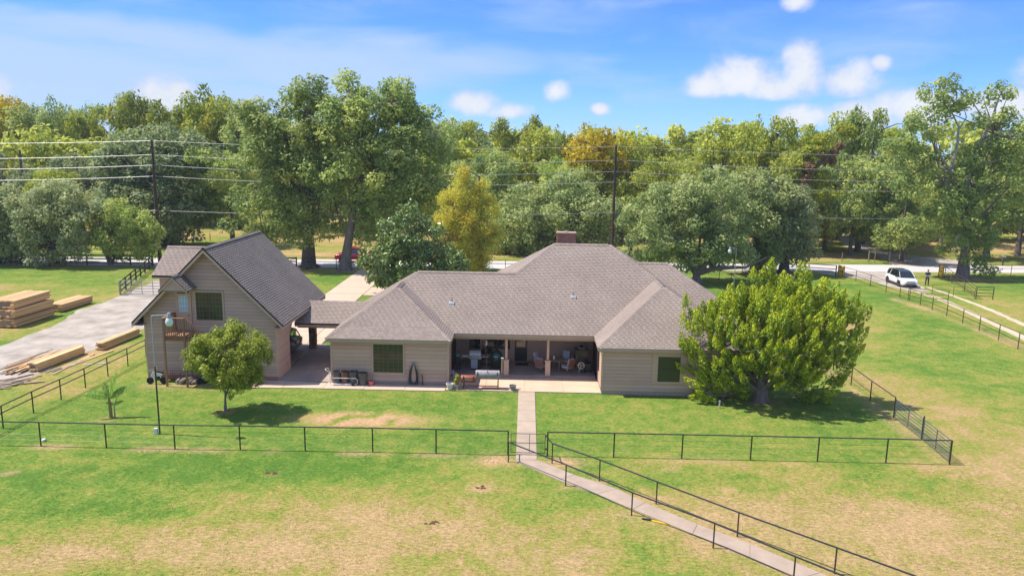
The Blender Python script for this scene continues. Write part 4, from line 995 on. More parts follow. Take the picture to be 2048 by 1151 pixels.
def grow(r, trunk_pts, targets, base_r, mb, n_limbs=10, twig=.03, sides=8):
    """tapered trunk through trunk_pts, then limbs from it to the puffs"""
    tp = [Vector(p) for p in trunk_pts]; n = len(tp)
    rs = [base_r*(1.35 if i == 0 else 1.0)*(1-.62*i/max(1, n-1)) for i in range(n)]
    mb.tube([tp[0]-Vector((0, 0, .15))]+tp, [rs[0]*1.25]+rs, sides)
    # root flare
    for k in range(5):
        a = 2*PI*k/5+r.random(); e = tp[0]+Vector((math.cos(a), math.sin(a), 0))*base_r*2.0
        mb.tube([tp[0]+Vector((0, 0, base_r*1.3)), tp[0]+(e-tp[0])*.45+Vector((0, 0, base_r*.35)), e+Vector((0, 0, -.08))], [base_r*.55, base_r*.5, base_r*.15], 5)
    if len(targets) == 0: return
    sel = r.choice(len(targets), min(n_limbs, len(targets)), replace=False)
    mains = []
    for s_ in sel:
        T = Vector(targets[s_]); t = r.uniform(.45, 1.0)
        f = t*(n-1); i = min(int(f), n-2); S = tp[i].lerp(tp[i+1], f-i)
        if T.z < S.z: S = tp[i]
        mid = S.lerp(T, .5)+Vector((r.normal(0, .25), r.normal(0, .25), (T-S).length*.10)); r0 = rs[i]*.45
        mb.tube([S, S.lerp(mid, .5)+Vector((0, 0, .1)), mid, mid.lerp(T, .5), T], [r0, r0*.75, r0*.5, r0*.3, twig], 5, cap=False); mains.append((mid, T))
    # secondary twigs
    for j in range(min(len(targets), n_limbs*3)):
        T = Vector(targets[r.integers(len(targets))]); best = min(mains, key=lambda m_: (m_[0]-T).length)
        S = best[0].lerp(best[1], .4); mb.tube([S, S.lerp(T, .55)+Vector((0, 0, .15)), T], [base_r*.12+.02, base_r*.07+.015, .012], 4, cap=False)
def make_tree(name, loc, label, cat_, leaf, bark, ells, trunk, base_r, n_puff=70, puff=(1.0, 1.8), dens=5.0, leafsize=.22, seed=1, n_limbs=10, droop=0, flat=.75, group=None, rzv=0.0, extra=None, shell=.55, tone_sp=.2, aspect=.55, sides=8, tone0=.5, up=.4, outw=.55, scale=1.0):
    r = np.random.default_rng(seed); root = empty(name, (0, 0, 0), label, cat_, group)
    C = crown_points(r, n_puff, ells); R = r.uniform(puff[0], puff[1], n_puff)
    tones = np.clip(tone0+r.normal(0, tone_sp, n_puff), .05, .95)
    n_each = np.maximum(8, (dens*4*PI*R**2/(leafsize**2*aspect*2*2)).astype(int)//2)
    parts = [leaf_cloud(C, R, n_each, leafsize, r, flat=flat, tones=tones, droop=droop, shell=shell, aspect=aspect, up=up, outw=outw)]
    V, Q, t = cat(parts)
    npmesh('crown', V, Q, leaf, t, root)
    if extra: extra(root, r)
    mb = MB(); grow(r, trunk, C, base_r, mb, n_limbs, sides=sides); mb.build('trunk', bark, root, smooth=True, fix=False)
    root.location = (loc[0], loc[1], 0); root.rotation_euler = (0, 0, rzv); root.scale = (scale,)*3
    return root
NLEAF = lambda: sum(len(o.data.polygons) for o in bpy.data.objects if o.type == 'MESH' and o.name.startswith('crown'))
def P3(px, py, y, base):      # photo point at distance y, relative to the tree base
    v = onY(px, py, y); return (v.x-base[0], v.z)
# --- cedar beside the right wing: upward-sweeping pointed sprays
def cedar():
    base = (13.95, 42.55); r = np.random.default_rng(12); root = empty('cedar_tree', (0, 0, 0), 'broad bright yellow-green cedar with twisted trunk at the right corner of the house', 'tree')
    tips = []
    # outline of plume tips (photo pixels) with depth offsets
    front = [(1380, 595, 5.2), (1368, 660, 3.4), (1392, 705, 2.8), (1425, 615, 4.5), (1448, 585, 4), (1478, 560, 4), (1510, 545, 4), (1545, 520, 4), (1575, 548, 4), (1605, 530, 4), (1640, 555, 4.5), (1668, 565, 5), (1690, 590, 5),
             (1708, 600, 5), (1716, 630, 4), (1706, 675, 3.6), (1690, 700, 3.2), (1672, 735, 3), (1650, 762, 2.6), (1612, 770, 2.2), (1470, 760, 2.2), (1415, 750, 2.2), (1400, 775, 1.6), (1440, 740, 2)]
    C = []; D = []; S = []
    org = np.array([0, 0, 1.5])
    for (px, py, _) in front:
        v = onY(px, py+8, 42.6); 
        nn = 13 if px < 1410 else 6
        for jj in range(nn): C.append((v.x-base[0]+r.normal(0, .3)*(jj > 0)+(.25 if px < 1410 and jj else 0), r.uniform(-.8, .8), v.z+r.normal(0, .38)*(jj > 0)-.08*jj-.35)); S.append(r.uniform(.3, .42) if jj else .55)
    zk = [.6, 1.0, 1.6, 2.7, 4.2, 5.3, 6.2, 7.0]; wk = [.7, 2.1, 3.3, 4.2, 4.6, 4.1, 3.0, 1.2]
    while len(C) < 1000:
        z = r.uniform(.65, 6.95); w = np.interp(z, zk, wk); a = r.uniform(0, 2*PI); q = r.uniform(.12, 1)**.55
        if r.random() > w/4.75: continue
        cx = math.cos(a)*q*w+.35+(.14*(z-3)); cy = math.sin(a)*q*w*.72
        if z < 1.6 and abs(cx-.1) < 1.1 and cy < 0: continue
        if math.sin(cx*1.9-z*1.5)+math.sin(z*2.1+cx*1.1+cy) > 1.2: continue     # gaps between the sprays
        C.append((cx, cy, z)); S.append(r.uniform(.2, .37)*(1.35 if z > 5.2 else 1))
    C = np.array(C); S = np.array(S)
    out = C-np.array([.4, 0, 1.0]); out /= np.linalg.norm(out, axis=1)[:, None]
    axis = out*.6+np.array([.12, 0, .75])*np.clip(C[:, 2:3]/3.5, .35, 1.5)+r.normal(0, .12, C.shape); axis /= np.linalg.norm(axis, axis=1)[:, None]
    k = len(C); n = 190; idx = np.repeat(np.arange(k), n); N = len(idx); u = r.random(N)**.8
    # plume: cone, narrow at the tip
    L = S[idx]*2.3; wd = S[idx]*.72*np.sin(np.clip(1-u, 0, 1)*2.2+.12)
    d = r.normal(size=(N, 3)); d -= axis[idx]*(d*axis[idx]).sum(1)[:, None]; d /= np.linalg.norm(d, axis=1)[:, None]
    p = C[idx]+axis[idx]*((u-.45)*L)[:, None]+d*(wd*r.uniform(.55, 1.0, N))[:, None]
    nr = d*.75+r.normal(size=(N, 3))*.35+np.array([0, 0, .2]); nr /= np.linalg.norm(nr, axis=1)[:, None]
    t = axis[idx]+r.normal(size=(N, 3))*.35; t -= nr*(t*nr).sum(1)[:, None]; t /= np.linalg.norm(t, axis=1)[:, None]; b = np.cross(nr, t)
    s = .066*r.uniform(.6, 1.4, N)
    V = np.stack([p-t*s[:, None], p-b*(s*.42)[:, None], p+t*s[:, None], p+b*(s*.42)[:, None]], 1)
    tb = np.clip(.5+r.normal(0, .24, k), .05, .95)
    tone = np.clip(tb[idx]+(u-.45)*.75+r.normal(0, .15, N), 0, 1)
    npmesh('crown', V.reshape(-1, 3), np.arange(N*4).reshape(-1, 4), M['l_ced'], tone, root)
    # scattered bare twiggy grey patches
    mb = MB()
    for j in range(700):
        c = C[r.integers(k)]*.86; q = Vector(c)+Vector(r.normal(0, .35, 3)); e = q+Vector(r.normal(0, .22, 3))+Vector((0, 0, .15)); mb.tube([q, e], [.012, .004], 3, cap=False)
    tag(mb.build('bare_twigs', M['bark_p'], root, fix=False), kind='stuff')
    mb = MB()
    for j in range(15):
        a = 2*PI*j/15+r.normal(0, .1); ra = r.uniform(.22, .42); s0 = Vector((math.cos(a)*ra*.9, math.sin(a)*ra*.7, -.1)); tw = a+.5
        s1 = Vector((math.cos(tw)*ra*.95, math.sin(tw)*ra*.75, .7)); T = Vector(C[r.integers(k)]); e = Vector((T.x*.35+s1.x*.6, T.y*.35+s1.y*.6, 1.6+r.random()*.5)); f = Vector((T.x*.8, T.y*.8, max(T.z*.75, 2.0)))
        mb.tube([s0*1.25, s0.lerp(s1, .5), s1, e, e.lerp(f, .5), f], [.15, .11, .095, .075, .05, .025], 6, cap=False)
    mb.tube([(0, 0, -.1), (.05, 0, 1.3)], [.4, .3], 8); mb.build('trunk', M['bark'], root, smooth=True, fix=False)
    root.location = (base[0], base[1], 0); return root
cedar()
# --- small round-headed tree on the lawn
b0 = gp(451, 822)
def lawn_tree():
    y = b0[1]; ex = [P3(px, py, y, b0) for px, py in ((395, 715), (420, 690), (450, 665), (468, 715), (500, 700), (525, 690), (490, 750), (440, 750), (455, 780))]
    rs = [.75, .85, .75, .95, .8, .62, .75, .75, .42]
    x0_, z0_ = P3(462, 712, y, b0); ells = [(x, 0, z, q, q*1.0, q*.95) for (x, z), q in zip(ex, rs)]+[(x0_, 0, z0_, 2.0, 1.9, 1.6, 14), (x0_+.3, 0, z0_-.9, 1.3, 1.3, .9, 4)]
    return make_tree('lawn_tree', b0, 'small round-headed yellow-green broadleaf tree on the lawn before the garage', 'tree', M['l_cit'], M['bark'], ells, [(0, 0, 0), (.02, 0, .6), (.05, 0, 1.2), (.1, 0, 2.4)], .075, n_puff=230, puff=(.22, .40), dens=1.8, leafsize=.07, seed=5, n_limbs=16, flat=1.1, shell=.35, tone_sp=.2, aspect=.42, tone0=.52)
lawn_tree()
# --- magnolia behind the left roof
mb_ = (-12.9, 72.5)
def magnolia():
    y = mb_[1]; pts = [(820, 425, 1.1), (800, 470, 1.9), (850, 485, 2.1), (760, 520, 2.0), (820, 525, 2.9), (880, 520, 2.3), (740, 545, 1.3), (775, 550, 1.7), (905, 530, 1.4), (850, 545, 2.0)]
    ells = []
    for px, py, q in pts: x, z = P3(px, py, y, mb_); ells.append((x, 0, max(z, q*.8), q, q, q))
    return make_tree('magnolia_tree', mb_, 'dark glossy magnolia with pale leaf backs behind the left roof slope', 'tree', M['l_mag'], M['bark'], ells, [(0, 0, 0), (0, 0, 3), (0, 0, 7)], .3, n_puff=170, puff=(.5, .95), dens=1.5, leafsize=.17, seed=8, n_limbs=14, flat=.9, shell=.5, aspect=.42, outw=.3, tone_sp=.12, tone0=.42)
magnolia()
# --- golden cypress
cb = (-5.0, 82.5)
def cypress():
    y = cb[1]; pts = [(928, 350, .85), (925, 375, 1.1), (905, 400, 1.6), (945, 395, 1.3), (965, 370, .9), (975, 405, 1.0), (895, 430, 1.7), (935, 440, 2.0), (975, 440, 1.5), (885, 455, 1.2), (915, 470, 2.0), (960, 480, 2.0), (995, 420, .9), (940, 505, 1.8), (980, 465, 1.2), (955, 525, .9)]
    ells = []
    for px, py, q in pts: x, z = P3(px, py, y, cb); ells.append((x, 0, z, q, q, q))
    return make_tree('cypress_tree', cb, 'golden autumn cypress with feathery drooping sprays beside the magnolia', 'tree', M['l_cyp'], M['bark'], ells, [(0, 0, 0), (0, 0, 5), (-.2, 0, 11.5)], .28, n_puff=250, puff=(.45, 1.0), dens=1.1, leafsize=.13, seed=9, n_limbs=20, droop=1.1, flat=.8, shell=.3, aspect=.3, tone_sp=.22, tone0=.55, up=0)
cypress()
def from_px(pts, y, base, depth=1.0):
    e = []
    for px, py, q in pts: x, z = P3(px, py, y, base); e.append((x, 0, z, q, q*depth, q*.85))
    return e
# --- the two big pecans left of centre
pb1 = (-26.1, 88.9)
pts = [(618, 178, 1.7), (655, 195, 1.6), (600, 200, 1.6), (500, 215, 1.9), (530, 235, 2.6), (640, 230, 2.4), (590, 250, 2.6), (490, 265, 2.4), (545, 290, 3.0), (600, 310, 3.2), (520, 330, 2.8), (575, 360, 3.2), (650, 300, 2.6), (540, 400, 2.6), (600, 420, 3.0), (500, 405, 2.2), (470, 430, 1.8), (640, 400, 2.6), (560, 455, 2.2), (610, 470, 2.4), (660, 455, 1.8), (530, 470, 1.5), (690, 460, 1.3)]
make_tree('pecan_tree', pb1, 'tall green pecan with a thick straight trunk by the road, left of the pickup', 'tree', M['l_pecan'], M['bark_d'], from_px(pts, 88.9, pb1, 1.3), [(0, 0, 0), (.1, 0, 4), (.3, 0, 8), (0, 0, 13), (.4, 0, 19)], .72, n_puff=260, puff=(.8, 1.5), dens=1.2, leafsize=.2, seed=21, n_limbs=22, flat=.8)
pb2 = (-21.4, 87.5)
pts = [(710, 175, 2.0), (690, 200, 2.2), (760, 185, 1.8), (790, 195, 2.2), (810, 215, 1.6), (740, 225, 2.8), (690, 250, 3.0), (790, 250, 2.8), (850, 235, 2.2), (835, 265, 2.6), (870, 270, 1.8), (720, 290, 3.4), (780, 310, 3.6), (845, 310, 3.0), (700, 340, 3.0), (760, 360, 3.6), (830, 360, 3.2), (730, 400, 3.0), (790, 400, 3.0), (850, 390, 2.2), (745, 430, 1.8), (680, 380, 2.2), (800, 430, 2.0), (640, 345, 2.2), (760, 455, 1.3), (730, 470, 1.0)]
make_tree('pecan_tree', pb2, 'broad tall pecan with a trunk leaning right, in front of the red pickup', 'tree', M['l_pecan'], M['bark'], from_px(pts, 87.5, pb2, 1.3), [(0, 0, 0), (.35, 0, 2.5), (.9, 0, 5.5), (1.3, 0, 8), (1.9, 0, 12), (2.9, 0, 18)], .62, n_puff=300, puff=(.8, 1.6), dens=1.2, leafsize=.2, seed=22, n_limbs=24, flat=.8)
# --- the big open pecan on the right
pb3 = (52.8, 90.4)
pts = [(1900, 165, 1.0), (1870, 185, 1.4), (1910, 195, 1.6), (1850, 205, 1.2), (1885, 225, 1.5), (1935, 215, 1.2), (2000, 165, 1.0), (1975, 200, 1.1), (2005, 195, .9), (1995, 230, 1.3), (1960, 245, 1.2), (1845, 240, 1.5), (1820, 265, 1.7), (1865, 270, 1.3), (2020, 265, 1.9), (2040, 225, 1.2), (2060, 300, 3.0), (1990, 300, 1.8), (1800, 300, 1.6), (1835, 320, 2.0), (1880, 335, 2.2), (1940, 315, 1.6), (1990, 350, 2.6), (1930, 370, 2.4), (1880, 400, 2.4), (1970, 410, 2.4), (1920, 440, 2.2), (1900, 480, 1.8), (1960, 470, 1.8), (1930, 510, 1.3), (1955, 520, 1.2), (2030, 380, 2.4), (1820, 370, 1.8), (1860, 440, 1.6), (1975, 535, .8)]
def bare_limbs(root, r):
    mb = MB()
    def L(pp, rs): mb.tube([Vector((P3(px, py, 90.4, pb3)[0], dy, P3(px, py, 90.4, pb3)[1])) for px, py, dy in pp], rs, 6, cap=False)
    L([(1925, 440, 0), (1935, 380, .4), (1950, 330, .5), (1968, 280, .5), (1985, 240, .2), (2000, 190, 0)], [.4, .34, .28, .22, .14, .05])
    L([(1968, 285, .4), (2000, 262, 0), (2035, 262, 0)], [.18, .12, .04]); L([(1945, 340, .4), (1985, 320, -.8), (2020, 330, -.9)], [.2, .14, .05])
    L([(1900, 400, -.4), (1893, 340, -.9), (1906, 290, -.9), (1912, 255, -.6), (1895, 215, -.4), (1878, 180, 0)], [.3, .22, .17, .12, .08, .03])
    L([(1912, 260, -.6), (1930, 235, -.3), (1925, 205, 0)], [.09, .06, .03]); L([(1895, 345, -.9), (1865, 300, -.9), (1850, 260, -.2)], [.15, .1, .03])
    mb.build('bare_limb', M['bark_p'], root, smooth=True, fix=False)
    mb = MB(); L2 = [(1925, 468), (1917, 480), (1922, 492), (1914, 503), (1921, 513)]
    mb.tube([Vector((P3(px, py, 86.5, pb3)[0], -3.3, P3(px, py, 87.1, pb3)[1])) for px, py in L2], [.05, .06, .05, .05, .03], 5); mb.build('dead_twig', M['bark_p'], root, fix=False)
make_tree('pecan_tree', pb3, 'huge open pecan with bare pale limbs and flared trunk, right of the standing man', 'tree', M['l_pecan'], M['bark'], from_px(pts, 90.4, pb3, 1.4), [(0, 0, 0), (-.1, 0, 3), (.1, 0, 7), (0, 0, 11)], .62, n_puff=340, puff=(.6, 1.2), dens=1.15, leafsize=.185, seed=23, n_limbs=24, flat=.8, extra=bare_limbs)
# --- live oaks
ob = (19.2, 83.3)
pts = [(1395, 385, 2.6), (1340, 400, 2.4), (1440, 380, 2.6), (1300, 430, 2.6), (1370, 430, 3.2), (1440, 430, 3.2), (1265, 460, 1.8), (1320, 475, 2.8), (1400, 480, 3.2), (1460, 470, 2.6), (1280, 500, 1.7), (1350, 515, 1.8), (1440, 510, 1.6), (1490, 500, 1.2)]
def oak_forks(root, r):
    mb = MB()
    for px, py, dy in ((1360, 520, 0), (1392, 500, .5), (1430, 515, -.5), (1470, 540, -.6), (1340, 500, .8)):
        x, z = P3(px, py, 83.3, ob); T = Vector((x*1.15, dy*3, z+.6)); S = Vector((0, 0, 1.0)); mb.tube([S, S.lerp(T, .35)+Vector((0, 0, .35)), S.lerp(T, .7)+Vector((0, 0, .2)), T, T+(T-S)*.4+Vector((0, 0, .8))], [.34, .28, .22, .16, .06], 7, cap=False)
    mb.build('fork', M['bark'], root, smooth=True, fix=False)
make_tree('live_oak_tree', ob, 'wide live oak with low forked limbs behind the right end of the roof', 'tree', M['l_oak'], M['bark'], from_px(pts, 83.3, ob, 1.2), [(0, 0, 0), (0, 0, 1.2), (.1, 0, 3)], .46, n_puff=230, puff=(.7, 1.25), dens=1.3, leafsize=.17, seed=31, n_limbs=18, flat=.8, extra=oak_forks)
ob2 = (28.0, 90.2)
pts = [(1490, 385, 2.8), (1540, 380, 2.4), (1470, 420, 2.6), (1520, 430, 3.2), (1500, 475, 3.0), (1540, 470, 2.6), (1480, 510, 1.6), (1520, 510, 1.8)]
make_tree('live_oak_tree', ob2, 'thick-trunked live oak just left of a similar oak by the road, behind the lamp post', 'tree', M['l_oak'], M['bark_d'], from_px(pts, 90.2, ob2, 1.2), [(0, 0, 0), (0, 0, 3), (.1, 0, 6)], .58, n_puff=170, puff=(.7, 1.3), dens=1.3, leafsize=.19, seed=32, n_limbs=12, flat=.8)
ob3 = (31.8, 91.8)
pts = [(1570, 400, 2.4), (1600, 430, 2.2), (1560, 450, 2.8), (1600, 470, 2.2), (1570, 495, 2.2), (1535, 500, 1.5), (1615, 500, 1.2)]
make_tree('live_oak_tree', ob3, 'grey-green live oak right of the thick-trunked oak, nearest the yellow gate panel', 'tree', M['l_oakg'], M['bark_d'], from_px(pts, 91.8, ob3, 1.2), [(0, 0, 0), (0, 0, 3), (.1, 0, 6)], .55, n_puff=150, puff=(.7, 1.3), dens=1.3, leafsize=.19, seed=33, n_limbs=12, flat=.8)
ob4 = (7.0, 104.5)
pts = [(1090, 378, 3.0), (1140, 385, 3.0), (1050, 410, 3.4), (1110, 420, 4.2), (1180, 420, 3.6), (1030, 450, 3.0), (1080, 460, 3.8), (1150, 460, 4.0), (1210, 450, 2.8), (1020, 480, 2.6), (1080, 490, 3.0), (1190, 480, 3.0), (1230, 480, 2.0), (1025, 505, 1.6), (1060, 505, 2.0)]
make_tree('live_oak_tree', ob4, 'broad grey-green live oak across the road right behind the brick chimney', 'tree', M['l_oak'], M['bark_d'], from_px(pts, 104.5, ob4, 1.2), [(0, 0, 0), (0, 0, 3), (.1, 0, 6)], .6, n_puff=240, puff=(.9, 1.6), dens=1.25, leafsize=.22, seed=34, n_limbs=14, flat=.8)
ob5 = (-56.0, 87.3)
pts = [(120, 395, 2.6), (165, 410, 2.2), (75, 410, 2.6), (100, 440, 3.2), (160, 445, 2.8), (60, 450, 2.6), (100, 485, 2.6), (160, 480, 2.2), (60, 490, 2.0), (125, 500, 1.6), (35, 480, 1.6)]
make_tree('live_oak_tree', ob5, 'round dusky live oak behind the black board fence at the far left', 'tree', M['l_oakg'], M['bark_d'], from_px(pts, 87.3, ob5, 1.2), [(0, 0, 0), (0, 0, 1.8), (.1, 0, 4)], .45, n_puff=200, puff=(.7, 1.25), dens=1.3, leafsize=.16, seed=35, n_limbs=14, flat=.8, droop=.5)
ob6 = (-66.5, 88.0)
pts = [(-10, 395, 2.6), (30, 400, 2.2), (-40, 430, 3.0), (10, 440, 2.8), (-20, 475, 2.8), (30, 480, 1.8), (10, 500, 1.6), (-60, 480, 2.4)]
make_tree('live_oak_tree', ob6, 'dark live oak cut by the left edge of the picture', 'tree', M['l_oakg'], M['bark_d'], from_px(pts, 88, ob6, 1.2), [(0, 0, 0), (0, 0, 1.8), (.1, 0, 4)], .45, n_puff=160, puff=(.7, 1.25), dens=1.3, leafsize=.17, seed=36, n_limbs=12, flat=.8, droop=.5)
ob7 = (-49.7, 88.0)
pts = [(235, 420, 1.8), (260, 440, 2.2), (215, 440, 1.8), (285, 460, 1.8), (240, 470, 2.2), (205, 470, 1.4), (285, 490, 1.6), (240, 495, 1.5), (300, 475, 1.2)]
def multistem(root, r):
    mb = MB()
    for k in range(6):
        a = k*1.05; mb.tube([(math.cos(a)*.15, math.sin(a)*.12, 0), (math.cos(a)*.5, math.sin(a)*.4, 1.0), (math.cos(a)*1.1, math.sin(a)*.9, 2.4)], [.14, .11, .05], 5, cap=False)
    mb.build('stem', M['bark'], root, smooth=True, fix=False)
make_tree('willow_leaved_tree', ob7, 'light green many-stemmed tree left of the near utility pole', 'tree', M['l_light'], M['bark'], from_px(pts, 88, ob7, 1.2), [(0, 0, 0), (0, 0, 1.2), (.1, 0, 3)], .2, n_puff=170, puff=(.5, .95), dens=1.25, leafsize=.14, seed=37, n_limbs=14, flat=.9, extra=multistem, droop=.3)
ob8 = (-51.6, 107.0)
pts = [(310, 290, 3.2), (350, 285, 3.0), (270, 310, 3.6), (390, 310, 3.4), (320, 330, 4.6), (250, 350, 3.4), (380, 360, 4.4), (300, 380, 4.4), (260, 400, 3.2), (350, 410, 4.4), (400, 410, 3.0), (300, 430, 3.2), (370, 450, 3.0), (330, 465, 2.4), (225, 330, 2.2)]
make_tree('live_oak_tree', ob8, 'massive dark live oak behind the near utility pole', 'tree', M['l_oakd'], M['bark_d'], from_px(pts, 107, ob8, 1.1), [(0, 0, 0), (0, 0, 4), (.1, 0, 8)], .7, n_puff=280, puff=(1.0, 1.8), dens=1.2, leafsize=.24, seed=38, n_limbs=14, flat=.8)

# --- shared broadleaf crowns for the trees further back (unit trees about 10 m tall, copied)
def proto(seed, kind):
    r = np.random.default_rng(seed)
    if kind == 'round': ells = [(r.normal(0, 1.4), r.normal(0, 1.4), r.uniform(4.2, 7.8), 1.9, 1.9, 1.6) for _ in range(11)]+[(0, 0, 3.4, 2.6, 2.6, 1.2)]; puffs = (.55, 1.05); N = 120
    elif kind == 'tall': ells = [(r.normal(0, 1.0), r.normal(0, 1.0), r.uniform(3.2, 8.9), 1.3, 1.3, 1.3) for _ in range(13)]; puffs = (.45, .9); N = 120
    elif kind == 'open': ells = [(r.normal(0, 1.7), r.normal(0, 1.7), r.uniform(3.6, 8.9), .95, .95, .9) for _ in range(15)]; puffs = (.35, .75); N = 130
    else: ells = [(r.uniform(-3, 3), r.uniform(-2.4, 2.4), r.uniform(2.6, 5.6), 1.8, 1.8, 1.4) for _ in range(14)]; puffs = (.55, 1.05); N = 130
    t = make_tree('proto', (0, 0), None, None, M['l_pecan'], M['bark_d'], ells, [(0, 0, 0), (.05, 0, 2.2), (.1, .05, 4.4), (0, .1, 7)], .24, n_puff=N, puff=puffs, dens=1.15, leafsize=.15, seed=seed, n_limbs=14, flat=.82)
    for c in kids(t):
        if c.data and len(c.material_slots):
            c.material_slots[0].link = 'OBJECT'
    return t
PR = {'round': [proto(101, 'round'), proto(102, 'round')], 'tall': [proto(103, 'tall'), proto(104, 'tall')], 'open': [proto(105, 'open'), proto(106, 'open')], 'wide': [proto(107, 'wide')]}
HT = {'round': 9.6, 'tall': 10.2, 'open': 10.0, 'wide': 7.4}; HW = {'round': 3.7, 'tall': 2.7, 'open': 3.4, 'wide': 4.6}
PK = {t.name: kids(t) for v in PR.values() for t in v}
used = set()
def back_tree(name, px, top, wpx, d, kind, leaf, label, v=0, bark='bark_d', group=None):
    t = PR[kind][v % len(PR[kind])]; top3 = onY(px, top, d); w = wpx/1500*math.hypot(d, 0)/2
    sxy = w/HW[kind]; sz = top3.z/HT[kind]
    o = t.copy(); COL.objects.link(o); o.name = name; o.location = (top3.x, d, 0); o.scale = (sxy, sxy, sz); o.rotation_euler = (0, 0, (px*7 % 628)/100)
    tag(o, label, 'tree', group)
    for c in PK[t.name]:
        k = c.copy(); COL.objects.link(k); k.parent = o; k.material_slots[0].link = 'OBJECT'; k.material_slots[0].material = M[leaf] if c.name.startswith('crown') else M[bark]
        k.name = c.name.split('.')[0]
    return o
